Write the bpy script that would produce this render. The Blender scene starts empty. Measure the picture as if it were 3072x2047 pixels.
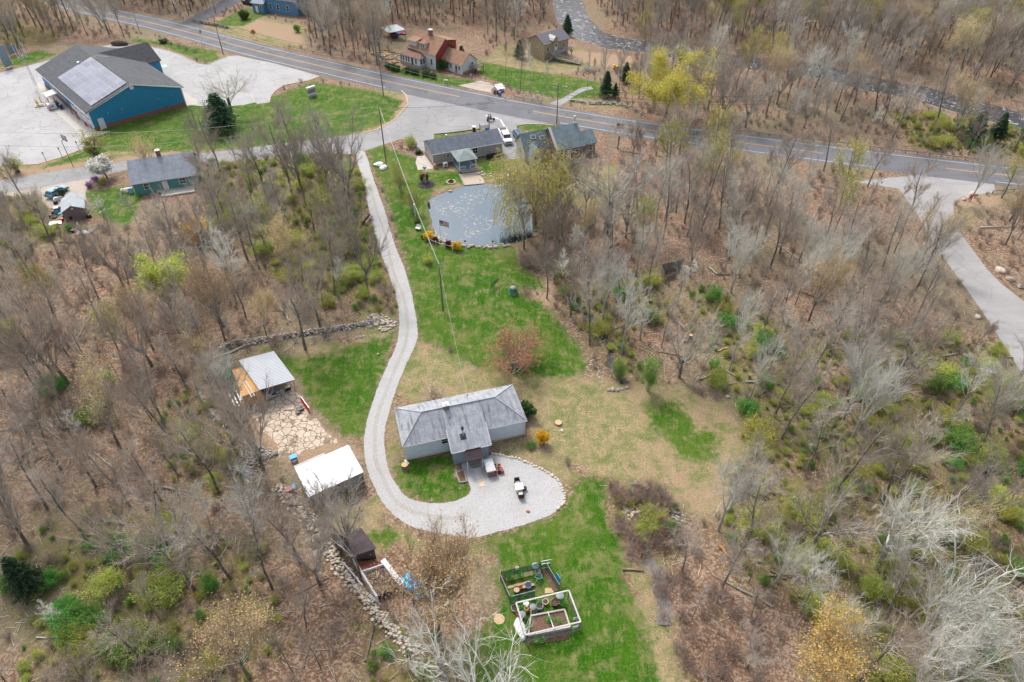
import bpy, math, random
import numpy as np
from mathutils import Vector, Matrix
R = math.radians
random.seed(7)
rng = np.random.default_rng(7)
scene = bpy.context.scene
COL = scene.collection

# ------------------------------------------------------------------ camera
FPX, PITCH, CAMH = 2048.0, 41.3, 71.0      # focal length in photo pixels, degrees down, metres up
cam_data = bpy.data.cameras.new("camera"); cam = bpy.data.objects.new("camera", cam_data); COL.objects.link(cam)
cam.location = (0, 0, CAMH); cam.rotation_euler = (R(90 - PITCH), 0, 0)
cam_data.sensor_width = 36; cam_data.lens = 24.0; cam_data.clip_start = 1; cam_data.clip_end = 6000
scene.camera = cam
# ------------------------------------------------------------------ world, sun, exposure
SUN_EL, SUN_AZ = 50.0, -28.0                # sun high, beyond the scene and a little to the left
world = bpy.data.worlds.new("World"); scene.world = world; world.use_nodes = True
wn = world.node_tree; bg = wn.nodes['Background']
sky = wn.nodes.new('ShaderNodeTexSky'); sky.sky_type = 'NISHITA'; sky.sun_disc = False
sky.sun_elevation = R(SUN_EL); sky.sun_rotation = R(SUN_AZ); sky.dust_density = 4.0; sky.air_density = 1.0; sky.ozone_density = 1.0
hs = wn.nodes.new('ShaderNodeHueSaturation'); hs.inputs['Saturation'].default_value = 0.55
wn.links.new(sky.outputs[0], hs.inputs['Color']); wn.links.new(hs.outputs[0], bg.inputs[0]); bg.inputs[1].default_value = 0.15
sd = bpy.data.lights.new("sun", 'SUN'); sd.energy = 1.25; sd.angle = R(11); sd.color = (1, 0.95, 0.88)
sun = bpy.data.objects.new("sun", sd); COL.objects.link(sun)
sdir = Vector((math.sin(R(SUN_AZ)) * math.cos(R(SUN_EL)), math.cos(R(SUN_AZ)) * math.cos(R(SUN_EL)), math.sin(R(SUN_EL))))
sun.rotation_euler = sdir.to_track_quat('Z', 'Y').to_euler(); sun.location = (-60, 60, 120)
vs = scene.view_settings; vs.view_transform = 'Standard'; vs.look = 'None'; vs.gamma = 1; vs.exposure = 0.82
scene.cycles.max_bounces = 5; scene.cycles.diffuse_bounces = 2; scene.cycles.glossy_bounces = 2; scene.cycles.transparent_max_bounces = 8

# ------------------------------------------------------------------ where things stand: crop pixel -> point on the ground
CR = {'A':(0,0,2.24),'B':(740,0,2.24),'C':(1460,0,2.24),'D':(2228,0,2.24),'E':(0,660,2.24),'F':(740,660,2.24),'G':(1460,660,2.24),
 'H':(2228,660,2.24),'I':(0,1347,2.24),'J':(740,1347,2.24),'K':(1460,1347,2.24),'L':(2228,1347,2.24),'M':(0,0,.7659),'Z':(0,0,1.0),
 'N':(1160,1140,3.1357),'O':(660,1030,5.807),'P':(1240,360,4.357),'Q':(1140,80,6.92),'R':(90,120,4.706),'S':(1470,1660,5.057),
 'T':(840,1320,1.7225),'U':(120,440,2.69),'V':(1580,60,3.2),'W':(1940,740,4.073),'X':(1560,340,2.9875),'Y':(0,240,2.49),
 'Sg':(840,180,5.6),'Pd':(1220,580,3.057)}
_t = R(PITCH); CT, ST = math.cos(_t), math.sin(_t)
def px(k, x, y): o = CR[k]; return o[0] + x / o[2], o[1] + y / o[2]
def g(k, x, y, z=0.0):
    X, Y = px(k, x, y); u = (X - 1536) / FPX; v = (Y - 1023.5) / FPX
    d = (u, CT - v * ST, -ST - v * CT); s = (z - CAMH) / d[2]
    return Vector((d[0] * s, d[1] * s, z))
def proj(P):
    a, b, c = P[0], P[1], P[2] - CAMH; zc = b * CT - c * ST; yc = b * ST + c * CT
    return 1536 + FPX * a / zc, 1023.5 - FPX * yc / zc, zc
def height_at(base, k, x, y):
    ty = px(k, x, y)[1]; lo, hi = 0, 60
    for _ in range(40):
        m = (lo + hi) / 2
        if proj((base[0], base[1], base[2] + m))[1] > ty: lo = m
        else: hi = m
    return lo
def poly(k, pts): return [g(k, *p)[:2] for p in pts]
def mpoly(pts): return [tuple(g(*p)[:2]) for p in pts]

# ------------------------------------------------------------------ materials
def nod(nt, t, ins=None, **kw):
    n = nt.nodes.new(t)
    for k, v in kw.items(): setattr(n, k, v)
    for k, v in (ins or {}).items():
        s = n.inputs[k]
        if hasattr(v, 'is_output') or isinstance(v, bpy.types.NodeSocket): nt.links.new(v, s)
        else: s.default_value = v
    return n
def c4(c): return (c[0], c[1], c[2], 1.0)
def mixc(nt, f, a, b, mode='MIX'):
    n = nt.nodes.new('ShaderNodeMix'); n.data_type = 'RGBA'; n.blend_type = mode
    for i, v in ((0, f), (6, a), (7, b)):
        if isinstance(v, bpy.types.NodeSocket): nt.links.new(v, n.inputs[i])
        else: n.inputs[i].default_value = v if i == 0 else c4(v)
    return n.outputs[2]
def noi(nt, vec, scale, detail=2, rough=.5, dist=0.0):
    return nod(nt, 'ShaderNodeTexNoise', {'Vector': vec, 'Scale': scale, 'Detail': detail, 'Roughness': rough, 'Distortion': dist}).outputs[0]
def step(nt, f, a, b, lo=0.0, hi=1.0):
    return nod(nt, 'ShaderNodeMapRange', {'Value': f, 'From Min': a, 'From Max': b, 'To Min': lo, 'To Max': hi}).outputs[0]
def mth(nt, op, a, b=0.0):
    n = nod(nt, 'ShaderNodeMath', {}, operation=op)
    for i, v in ((0, a), (1, b)):
        if isinstance(v, bpy.types.NodeSocket): nt.links.new(v, n.inputs[i])
        else: n.inputs[i].default_value = v
    return n.outputs[0]
def newmat(name, rough=.8, metal=0.0):
    m = bpy.data.materials.new(name); m.use_nodes = True; nt = m.node_tree
    b = nt.nodes['Principled BSDF']; b.inputs['Roughness'].default_value = rough; b.inputs['Metallic'].default_value = metal
    if rough > .75: b.inputs['Specular IOR Level'].default_value = 0.2
    tc = nt.nodes.new('ShaderNodeTexCoord')
    return m, nt, b, tc.outputs['Object']
def bump(nt, b, h, strength=.5, dist=.05):
    n = nod(nt, 'ShaderNodeBump', {'Height': h, 'Strength': strength, 'Distance': dist}); nt.links.new(n.outputs[0], b.inputs['Normal'])
def plain(name, col, rough=.7, var=.25, scale=2.5, metal=0.0, col2=None, bmp=0.0):
    """a colour with wear: two noises shift it lighter and darker"""
    m, nt, b, v = newmat(name, rough, metal)
    d = tuple(c * (1 - var) for c in col) if col2 is None else col2; l = tuple(min(1, c * (1 + var * .6)) for c in col)
    f = step(nt, noi(nt, v, scale, 4, .65), .3, .7); c = mixc(nt, f, d, l)
    nt.links.new(c, b.inputs['Base Color'])
    if bmp: bump(nt, b, noi(nt, v, scale * 4, 3), bmp, .03)
    return m
def shingle(name, ca, cb, streak=None, row=.16, ax='XY', s_amt=.6):
    m, nt, b, v = newmat(name, .85)
    mp = nod(nt, 'ShaderNodeMapping', {'Vector': v, 'Scale': (1, 1.15, 1)}).outputs[0]
    br = nod(nt, 'ShaderNodeTexBrick', {'Vector': mp, 'Scale': 1.0, 'Color1': c4(ca), 'Color2': c4(cb), 'Mortar': c4(tuple(x * .55 for x in ca)),
         'Mortar Size': .012, 'Brick Width': .34, 'Row Height': row, 'Bias': 0.0}); br.offset = .5
    c = mixc(nt, step(nt, noi(nt, v, .9, 4, .7), .35, .7), tuple(x * .75 for x in ca), tuple(min(1, x * 1.25) for x in cb))
    c = mixc(nt, .6, c, br.outputs[0])
    if streak:
        sv = nod(nt, 'ShaderNodeMapping', {'Vector': v, 'Scale': (2.2, .22, .22)}).outputs[0]
        c = mixc(nt, step(nt, noi(nt, sv, 1.0, 5, .75), .5, .68, 0, s_amt), c, streak)
    nt.links.new(c, b.inputs['Base Color']); bump(nt, b, br.outputs[1], -.4, .02)
    return m
def siding(name, col, pitch=.13, axis='Z', rough=.55, dirt=.15):
    m, nt, b, v = newmat(name, rough)
    w = nod(nt, 'ShaderNodeTexWave', {'Vector': v, 'Scale': 1 / pitch / 2 * .3183 * 3.1416 / 3.1416 * 2}, wave_type='BANDS', bands_direction=axis, wave_profile='SAW')
    f = step(nt, w.outputs[1], 0, .12)
    c = mixc(nt, step(nt, noi(nt, v, .8, 4, .7), .3, .75), tuple(x * (1 - dirt) for x in col), col)
    c = mixc(nt, f, tuple(x * .62 for x in col), c)
    nt.links.new(c, b.inputs['Base Color']); bump(nt, b, w.outputs[1], .6, .02)
    return m
def brickm(name, ca, cb, mo, bw=.22, rh=.075, vec='XZ'):
    m, nt, b, v = newmat(name, .85)
    sp = nod(nt, 'ShaderNodeSeparateXYZ', {'Vector': v})
    u = mth(nt, 'ADD', sp.outputs[0], sp.outputs[1])
    cb_ = nod(nt, 'ShaderNodeCombineXYZ', {'X': u, 'Y': sp.outputs[2]}).outputs[0]
    br = nod(nt, 'ShaderNodeTexBrick', {'Vector': cb_, 'Scale': 1.0, 'Color1': c4(ca), 'Color2': c4(cb), 'Mortar': c4(mo), 'Mortar Size': .01, 'Brick Width': bw, 'Row Height': rh})
    c = mixc(nt, step(nt, noi(nt, v, 1.2, 3), .3, .7, 0, .5), br.outputs[0], ca)
    nt.links.new(c, b.inputs['Base Color']); bump(nt, b, br.outputs[1], -.4, .01)
    return m
def corrug(name, col, pitch=.2, axis='X', metal=.0, rough=.4, dark=.72):
    m, nt, b, v = newmat(name, rough, metal)
    w = nod(nt, 'ShaderNodeTexWave', {'Vector': v, 'Scale': .3142 / pitch}, bands_direction=axis)
    c = mixc(nt, w.outputs[1], tuple(x * dark for x in col), col)
    c = mixc(nt, step(nt, noi(nt, v, 1.1, 4, .7), .45, .8, 0, .35), c, tuple(x * .7 for x in col))
    nt.links.new(c, b.inputs['Base Color']); bump(nt, b, w.outputs[1], .8, .05)
    return m
def glass(name, col=(.03, .04, .05)):
    m, nt, b, v = newmat(name, .08); b.inputs['Specular IOR Level'].default_value = .6
    nt.links.new(mixc(nt, noi(nt, v, 1.5), tuple(x * .5 for x in col), tuple(x * 1.6 for x in col)), b.inputs['Base Color']); return m
def bark(name, ca, cb, lichen=None, lam=.4, lscale=1.3):
    m, nt, b, v = newmat(name, .9)
    sv = nod(nt, 'ShaderNodeMapping', {'Vector': v, 'Scale': (5, 5, 1)}).outputs[0]
    c = mixc(nt, step(nt, noi(nt, sv, 1.6, 4, .7), .3, .7), ca, cb)
    if lichen: c = mixc(nt, step(nt, noi(nt, v, lscale, 3, .6), .45, .6, 0, lam), c, lichen)
    oi = nod(nt, 'ShaderNodeObjectInfo').outputs['Random']
    hv = nod(nt, 'ShaderNodeHueSaturation', {'Color': c, 'Value': step(nt, oi, 0, 1, .78, 1.22)})
    nt.links.new(hv.outputs[0], b.inputs['Base Color']); return m
def leafm(name, ca, cb, cc=None, trans=.25, scale=.6, hue=.02):
    """foliage: leaf colours vary by clump and by plant, light passes through a little"""
    m, nt, b, v = newmat(name, .7)
    c = mixc(nt, step(nt, noi(nt, v, scale, 3, .6), .35, .65), ca, cb)
    if cc: c = mixc(nt, step(nt, noi(nt, v, scale * 5, 2), .55, .7), c, cc)
    oi = nod(nt, 'ShaderNodeObjectInfo').outputs['Random']
    hv = nod(nt, 'ShaderNodeHueSaturation', {'Color': c, 'Hue': step(nt, oi, 0, 1, .5 - hue, .5 + hue), 'Value': step(nt, oi, 0, 1, .8, 1.2)}).outputs[0]
    nt.links.new(hv, b.inputs['Base Color'])
    tr = nod(nt, 'ShaderNodeBsdfTranslucent', {'Color': hv}); mx = nod(nt, 'ShaderNodeMixShader', {0: trans, 1: b.outputs[0], 2: tr.outputs[0]})
    nt.links.new(mx.outputs[0], nt.nodes['Material Output'].inputs[0]); return m

# ------------------------------------------------------------------ mesh builder
class MB:
    SPLIT = {'post','downspout','corner_trim','deck_post','lock_bar','flashing','vent_pipe','wall_vent','fascia'}
    def __init__(s, T=None): s.v = []; s.f = []; s.mi = []; s.cuts = []; s.T = T or Matrix.Identity(4); s.m = 0
    def add(s, vs_, fs):
        o = len(s.v); T = s.T; s.cuts.append((o, len(s.f)))
        for p in vs_: s.v.append(tuple(T @ Vector(p)))
        for f in fs: s.f.append([i + o for i in f]); s.mi.append(s.m)
        return s
    def box(s, c, d, rz=0, rx=0, ry=0, taper=1.0):
        M = Matrix.Translation(c) @ Matrix.Rotation(rz, 4, 'Z') @ Matrix.Rotation(ry, 4, 'Y') @ Matrix.Rotation(rx, 4, 'X')
        x, y, z = d[0] / 2, d[1] / 2, d[2] / 2; t = taper
        P = [(-x,-y,-z),(x,-y,-z),(x,y,-z),(-x,y,-z),(-x*t,-y*t,z),(x*t,-y*t,z),(x*t,y*t,z),(-x*t,y*t,z)]
        return s.add([M @ Vector(p) for p in P], [(0,3,2,1),(4,5,6,7),(0,1,5,4),(1,2,6,5),(2,3,7,6),(3,0,4,7)])
    def b2(s, x0, x1, y0, y1, z0, z1): return s.box(((x0+x1)/2,(y0+y1)/2,(z0+z1)/2),(abs(x1-x0),abs(y1-y0),abs(z1-z0)))
    def prism(s, pts, z0, z1):
        n = len(pts); a = sum(pts[i][0]*pts[(i+1)%n][1]-pts[(i+1)%n][0]*pts[i][1] for i in range(n))
        if a < 0: pts = pts[::-1]
        V = [(p[0], p[1], z0) for p in pts] + [(p[0], p[1], z1) for p in pts]
        return s.add(V, [tuple(range(n))[::-1], tuple(range(n, 2*n))] + [(i, (i+1)%n, (i+1)%n+n, i+n) for i in range(n)])
    def slab(s, pts, th):
        """closed plate: a 3-D polygon given a thickness below it"""
        n = len(pts); P = [Vector(p) for p in pts]; nrm = (P[1]-P[0]).cross(P[2]-P[0]).normalized()
        if nrm.z < 0: P = P[::-1]; nrm = -nrm
        V = P + [p - nrm * th for p in P]
        return s.add(V, [tuple(range(n)), tuple(range(n, 2*n))[::-1]] + [(i+n, (i+1)%n+n, (i+1)%n, i) for i in range(n)])
    def tube(s, a, b, r0, r1=None, n=8, cap=True):
        r1 = r0 if r1 is None else r1; a, b = Vector(a), Vector(b); d = (b - a).normalized()
        u = d.orthogonal().normalized(); w = d.cross(u); V = []
        for p, r in ((a, r0), (b, r1)):
            for i in range(n): t = 2*math.pi*i/n; V.append(p + (u*math.cos(t) + w*math.sin(t))*r)
        F = [(i, (i+1)%n, (i+1)%n+n, i+n) for i in range(n)]
        if cap: F += [tuple(range(n))[::-1], tuple(range(n, 2*n))]
        return s.add(V, F)
    def chain(s, pts, r, n=6):
        for i in range(len(pts)-1):
            s.tube(pts[i], pts[i+1], r[i] if hasattr(r,'__len__') else r, r[i+1] if hasattr(r,'__len__') else r, n)
        return s
    def lathe(s, prof, c=(0,0,0), n=16):
        V = []; F = []; m = len(prof)
        for r, z in prof:
            for i in range(n): t = 2*math.pi*i/n; V.append((c[0]+r*math.cos(t), c[1]+r*math.sin(t), c[2]+z))
        for j in range(m-1):
            for i in range(n): F.append((j*n+i, j*n+(i+1)%n, (j+1)*n+(i+1)%n, (j+1)*n+i))
        F += [tuple(range(n))[::-1], tuple(range((m-1)*n, m*n))]
        return s.add(V, F)
    def rock(s, c, r, sq=.6, seed=0, n=7, m=5):
        rr = random.Random(seed * 7919 + 13); V = [(c[0], c[1], c[2] - r[2])]; F = []
        ph = rr.uniform(0, 6)
        for j in range(1, m):
            th = math.pi * j / m
            for i in range(n):
                t = 2*math.pi*i/n + ph; k = 1 + rr.uniform(-.2, .16)
                V.append((c[0]+r[0]*math.sin(th)*math.cos(t)*k, c[1]+r[1]*math.sin(th)*math.sin(t)*k, c[2]-r[2]*math.cos(th)*(k*.5+.5)))
        V.append((c[0], c[1], c[2] + r[2]*rr.uniform(.8,1)))
        for i in range(n): F.append((0, 1+(i+1)%n, 1+i))
        for j in range(m-2):
            for i in range(n): F.append((1+j*n+i, 1+j*n+(i+1)%n, 1+(j+1)*n+(i+1)%n, 1+(j+1)*n+i))
        L = len(V)-1
        for i in range(n): F.append((L, 1+(m-2)*n+i, 1+(m-2)*n+(i+1)%n))
        return s.add(V, F)
    def build(s, name, mats, parent=None, origin=None, smooth=False):
        if parent and name in s.SPLIT and len(s.cuts) > 1:      # each piece is a part of its own
            c = s.cuts + [(len(s.v), len(s.f))]; first = None
            for (a, fa), (b, fb) in zip(c, c[1:]):
                q = MB(); q.v = s.v[a:b]; q.f = [[i-a for i in f] for f in s.f[fa:fb]]; q.mi = s.mi[fa:fb]; q.cuts = [(0,0)]; o = q.build(name, mats, parent, origin, smooth); first = first or o
            return first
        me = bpy.data.meshes.new(name); V = s.v
        if origin is not None: V = [(p[0]-origin[0], p[1]-origin[1], p[2]-origin[2]) for p in V]
        me.from_pydata(V, [], s.f)
        if not isinstance(mats, (list, tuple)): mats = [mats]
        for m in mats: me.materials.append(m)
        if len(mats) > 1: me.polygons.foreach_set('material_index', s.mi)
        if smooth: me.polygons.foreach_set('use_smooth', [True]*len(me.polygons))
        me.update(); o = bpy.data.objects.new(name, me); COL.objects.link(o)
        if parent: o.parent = parent
        if origin is not None: o.location = origin
        return o
def np_mesh(name, V, faces, mats, midx=None, parent=None, nper=4):
    """fast mesh from numpy: V (n,3), faces (m,nper)"""
    me = bpy.data.meshes.new(name); me.vertices.add(len(V)); me.vertices.foreach_set('co', np.ascontiguousarray(V, dtype=np.float32).ravel())
    m = len(faces); me.loops.add(m*nper); me.loops.foreach_set('vertex_index', np.ascontiguousarray(faces, dtype=np.int32).ravel())
    me.polygons.add(m); me.polygons.foreach_set('loop_start', np.arange(0, m*nper, nper, dtype=np.int32))
    try: me.polygons.foreach_set('loop_total', np.full(m, nper, dtype=np.int32))
    except Exception: pass
    for k in (mats if isinstance(mats, (list, tuple)) else [mats]): me.materials.append(k)
    if midx is not None: me.polygons.foreach_set('material_index', np.asarray(midx, dtype=np.int32))
    me.update(calc_edges=True); me.validate()
    o = bpy.data.objects.new(name, me); COL.objects.link(o)
    if parent: o.parent = parent
    return o
def tag(o, label=None, cat=None, group=None, kind=None):
    if label: o['label'] = label
    if cat: o['category'] = cat
    if group: o['group'] = group
    if kind: o['kind'] = kind
    return o
def thing(name, label, cat, loc=(0,0,0), rz=0, group=None):
    o = bpy.data.objects.new(name, None); COL.objects.link(o); o.location = loc; o.rotation_euler = (0,0,rz); o.empty_display_size = .5
    return tag(o, label, cat, group)
KIDS = {}
def copy_tree(o, loc, rz=0, sc=None, label=None, group=None, parent=None):
    c = o.copy(); COL.objects.link(c)
    if parent: c.parent = parent
    else:
        c.location = loc; c.rotation_euler = (0, 0, rz)
        if sc is not None: c.scale = (sc, sc, sc) if not hasattr(sc, '__len__') else sc
        if label: c['label'] = label
        if group: c['group'] = group
    if o.name not in KIDS: KIDS[o.name] = [k for k in bpy.data.objects if k.parent == o]
    for k in KIDS[o.name]:
        d = k.copy(); COL.objects.link(d); d.parent = c
        if k.name not in KIDS: KIDS[k.name] = [q for q in bpy.data.objects if q.parent == k]
        for q in KIDS[k.name]: e = q.copy(); COL.objects.link(e); e.parent = d
    return c
def ang(a, b): return math.atan2(b[1]-a[1], b[0]-a[0])
def local(root, P):
    d = Vector((P[0]-root.location.x, P[1]-root.location.y, P[2]-root.location.z)); d.rotate(Matrix.Rotation(-root.rotation_euler.z, 3, 'Z')); return d

M_ = {}
def setup_mats():
    D = M_
    D['white'] = plain('white_paint', (.74,.74,.73), .5, .12)
    D['trim'] = plain('white_trim', (.7,.71,.72), .5, .1)
    D['black'] = plain('black_paint', (.018,.018,.02), .5, .3)
    D['rubber'] = plain('rubber', (.02,.02,.02), .9, .3)
    D['steel'] = plain('galvanised_steel', (.42,.44,.46), .4, .2, metal=.5)
    D['rust'] = plain('rusty_steel', (.16,.07,.035), .85, .4)
    D['wood'] = plain('weathered_wood', (.25,.21,.17), .85, .35, 3)
    D['wood_grey'] = plain('grey_wood', (.34,.32,.29), .85, .3, 3)
    D['wood_new'] = plain('fresh_wood', (.55,.4,.22), .8, .25, 4)
    D['pole'] = plain('pole_wood', (.2,.17,.14), .9, .3, 2)
    D['red'] = plain('red_paint', (.6,.03,.02), .45, .2)
    D['orange'] = plain('orange_paint', (.75,.2,.03), .5, .2)
    D['yellow'] = plain('yellow_paint', (.72,.45,.03), .5, .2)
    D['blue'] = plain('blue_plastic', (.02,.2,.48), .5, .25)
    D['tarp'] = plain('blue_tarp', (.02,.36,.62), .4, .3, 3, bmp=.8)
    D['green_pl'] = plain('green_plastic', (.03,.12,.07), .5, .25)
    D['grey_pl'] = plain('grey_plastic', (.2,.24,.27), .5, .2)
    D['greenmesh'] = plain('green_netting', (.05,.2,.14), .7, .2)
    D['terracotta'] = plain('terracotta', (.5,.2,.1), .8, .25)
    D['soil'] = plain('soil', (.1,.065,.045), .95, .5, 6, col2=(.05,.032,.022), bmp=.8)
    D['mulch'] = plain('mulch', (.2,.12,.08), .95, .5, 9, col2=(.06,.04,.03), bmp=.8)
    D['straw'] = plain('straw', (.58,.44,.26), .9, .3, 12, col2=(.33,.23,.12), bmp=.8)
    D['stone'] = plain('field_stone', (.42,.38,.33), .85, .35, 2.5, bmp=.4)
    D['stone_pale'] = plain('pale_stone', (.6,.52,.42), .85, .25, 2.5, bmp=.3)
    D['stone_dark'] = plain('dark_stone', (.25,.23,.21), .85, .4, 2.5, bmp=.4)
    D['flag'] = plain('flagstone', (.55,.44,.35), .85, .28, 1.5, bmp=.3)
    D['concrete'] = plain('concrete', (.5,.47,.42), .85, .15, 1.2, bmp=.15)
    D['glass'] = glass('window_glass')
    D['wire'] = plain('cable', (.06,.06,.065), .6, .1)
    D['wire_pale'] = plain('worn_cable', (.32,.32,.33), .5, .1)
    D['lichen_wood'] = bark('lichened_log', (.28,.25,.21), (.45,.42,.36), (.5,.52,.44), .5)
    D['log'] = bark('log_bark', (.16,.12,.09), (.3,.24,.18))
    D['log_end'] = plain('cut_wood', (.62,.42,.22), .8, .25, 5)
    D['skin'] = plain('skin', (.5,.3,.22), .6, .1)
    D['cloth_dark'] = plain('dark_cloth', (.02,.022,.028), .9, .2)
    D['cushion'] = plain('cream_cushion', (.66,.62,.54), .9, .1)
    D['wicker'] = plain('brown_wicker', (.06,.038,.03), .8, .4, 14)
setup_mats()
# ================================================================== the setting
MAIN_MID = mpoly([('Z',277,27),('Z',491,76),('Z',768,154),('Z',963,199),('Z',1142,241),('Z',1427,301),('Z',1572,330),('Z',1772,364),('Z',1906,385),('Z',2054,406),('Z',2228,429),('Z',2505,465),('Z',2808,502),('Z',3072,533)])
MAIN_MID = [(-420,430),(-260,330)] + [(-149,257.5)] + MAIN_MID[1:] + [(190,117),(330,90)]
def smooth_line(P, it=2):
    for _ in range(it):
        Q = [P[0]]
        for a, b in zip(P, P[1:]): Q += [(a[0]*.75+b[0]*.25, a[1]*.75+b[1]*.25), (a[0]*.25+b[0]*.75, a[1]*.25+b[1]*.75)]
        P = Q + [P[-1]]
    return P
def offset(P, d):
    out = []
    for i, p in enumerate(P):
        a = P[max(0,i-1)]; b = P[min(len(P)-1,i+1)]; dx, dy = b[0]-a[0], b[1]-a[1]; L = math.hypot(dx, dy)
        out.append((p[0]-dy/L*d, p[1]+dx/L*d))
    return out
MAIN_MID = smooth_line(MAIN_MID)
def band(P, d0, d1): return offset(P, d0) + offset(P, d1)[::-1]
ROAD_HALF = 5.1
DRIVE = mpoly([('Z',x,y) for x,y in [(1068,466),(1093,558),(1110,647),(1120,690),(1133,736),(1164,816),(1186,883),(1198,955),(1191,1030),(1164,1093),(1133,1164),(1106,1245),(1093,1307),(1093,1360),(1110,1432),(1151,1512),(1209,1566),(1276,1592),(1374,1608),(1423,1613),(1508,1592),(1527,1588),(1647,1548),(1683,1517),(1697,1494),(1690,1463),(1674,1436),(1639,1414),(1585,1387),(1527,1369),(1487,1363),(1466,1368),(1440,1382),(1386,1392),(1396,1421),(1412,1472),(1383,1497),(1340,1508),(1294,1510),(1224,1494),(1186,1449),(1166,1411),(1158,1370),(1153,1330),(1155,1285),(1182,1187),(1213,1106),(1249,1026),(1251,972),(1235,883),(1213,807),(1186,740),(1164,669),(1155,634),(1120,536),(1100,469),(1085,452)]])
SIDE = mpoly([('Z',-400,660),('Z',-150,585),('Z',0,542),('Z',134,518),('Z',277,498),('Z',450,474),('Z',600,460),('Z',740,446),('Z',850,430),('Z',963,417),('Z',1060,404),('Z',1120,393),('Z',1186,360),('Z',1220,325),('Z',1228,305),('Z',1218,286),
   ('Z',1260,277),('Z',1400,305),('Z',1560,340),('Z',1720,372),('Z',1661,371),('Z',1620,371),('Z',1570,374),('Z',1549,379),('Z',1553,390),('Z',1572,412),('Z',1600,440),('Z',1604,470),('Z',1515,480),('Z',1505,440),('Z',1492,400),('Z',1440,385),('Z',1303,404),('Z',1300,425),('Z',1330,465),('Z',1310,468),('Z',1262,450),('Z',1240,430),('Z',1220,412),('Z',1186,422),('Z',1140,437),('Z',1102,450),('Z',1061,464),('Z',963,458),('Z',850,470),('Z',740,484),('Z',600,492),('Z',500,496),('Z',420,502),('Z',380,510),('Z',254,540),('Z',220,548),('Z',134,564),('Z',0,588),('Z',-150,634),('Z',-380,720)])
LOT = mpoly([('A',-400,620),('A',0,490),('A',200,440),('A',330,405),('A',500,380),('A',600,330),('A',740,302),('A',880,303),('A',1010,315),('A',1110,335),('A',1220,372),('A',1330,425),('A',1400,433),('A',1450,410),('A',1530,378),('B',-60,375),('B',200,430),('B',490,512),('B',420,540),('B',250,572),('B',190,610),('B',160,650),('B',150,690),('B',70,700),('A',1720,688),('A',1640,705),('A',1500,720),('A',1380,716),('A',1290,708),('A',1240,690),('A',1150,650),('A',900,720),('A',640,800),('A',650,890),('A',600,930),('A',560,1000),('A',470,1030),('A',400,1060),('A',330,1085),('A',250,1103),('A',50,1112),('A',0,1117),('A',-500,1150)])
POND = mpoly([('P',1000,825),('P',860,828),('P',650,852),('P',560,885),('P',400,940),('P',230,1015),('P',178,1075),('P',190,1180),('P',225,1290),('Pd',230,300),('Pd',270,385),('Pd',330,440),('Pd',430,465),('Pd',560,475),('Pd',700,480),('Pd',820,470),('Pd',960,462),('Pd',1090,430),('Pd',1165,390),('Pd',1180,320),('Pd',1165,230),('Pd',1150,150),('Pd',1120,60),('P',1560,1020),('P',1420,880),('P',1200,815)])
RIVER = mpoly([('Z',1700,-60),('Z',1705,0),('Z',1720,50),('Z',1770,95),('Z',1850,120),('Z',1960,130),('Z',2060,150),('Z',2170,168),('Z',2280,180),('Z',2400,190),('Z',2520,215),('Z',2640,245),('Z',2760,265),('Z',2880,300),('Z',3000,330),('Z',3100,360),('Z',3400,440)])
STREAM = mpoly([('G',500,440),('G',560,520),('G',640,590),('G',700,640),('G',740,720),('G',790,800),('G',830,880),('G',850,960),('G',915,1090)])
STREAM2 = mpoly([('K',1060,740),('K',1120,800),('K',1160,880),('K',1180,960),('K',1195,1060),('K',1210,1180)])
LANE = mpoly([('Z',2560,545),('Z',2697,567),('Z',2755,647),('Z',2786,705),('Z',2822,763),('Z',2889,852),('Z',2942,928),('Z',3009,1030),('Z',3072,1133),('Z',3260,1440),('Z',3500,1300),('Z',3200,1020),('Z',3072,905),('Z',3005,852),('Z',2960,807),('Z',2924,758),('Z',2885,705),('Z',2862,650),('Z',2860,610),('Z',2885,590),('Z',2987,577),('Z',2980,545),('Z',2800,520)])
FARROAD = mpoly([('Z',2640,-60),('Z',2790,-40),('Z',2880,0),('Z',2960,40),('Z',3072,95),('Z',3300,190)])
DRIVE_TL = mpoly([('A',1290,180),('A',1220,155),('A',1330,95),('A',1450,30),('A',1530,-30),('A',1680,-30),('A',1560,45),('A',1480,90),('A',1390,130),('A',1350,185)])
DRIVE_RED = mpoly([('Q',1640,1225),('Q',1800,1190),('Q',1950,1160),('Q',2080,1120),('Q',2250,1170),('Q',2400,1240),('C',30,600),('C',30,650),('Q',2353,1480),('Q',2290,1370),('Q',1980,1310)])
WALK_COT = mpoly([('V',215,800),('V',350,750),('V',430,700),('V',530,650),('V',620,640),('V',640,665),('V',560,680),('V',450,735),('V',380,790),('V',310,830)])
DRIVE_LEFT = mpoly([('A',20,1300),('A',300,1258),('A',570,1205),('A',610,1205),('A',575,1320),('A',560,1400),('A',330,1400),('A',250,1300),('A',60,1330)])
PATIO = mpoly([('O',560,1290),('O',600,1150),('O',760,1000),('O',900,800),('O',1250,780),('O',1400,930),('O',1480,1060),('O',1560,1250),('O',1742,1370),('F',610,1500),('J',420,0),('J',350,40),('J',220,50),('F',200,1500),('F',80,1370),('F',60,1330)])
APRON = mpoly([('R',60,660),('R',130,600),('R',915,1290),('R',1140,1290),('R',1000,1345),('R',780,1400),('R',330,990)])
APRON2 = mpoly([('R',2130,715),('R',2360,850),('R',2360,905),('R',2215,930),('R',2190,850)])
PARK_GAZ = mpoly([('P',605,712),('P',840,675),('P',925,790),('P',930,830),('P',660,855),('P',630,790)])
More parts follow.
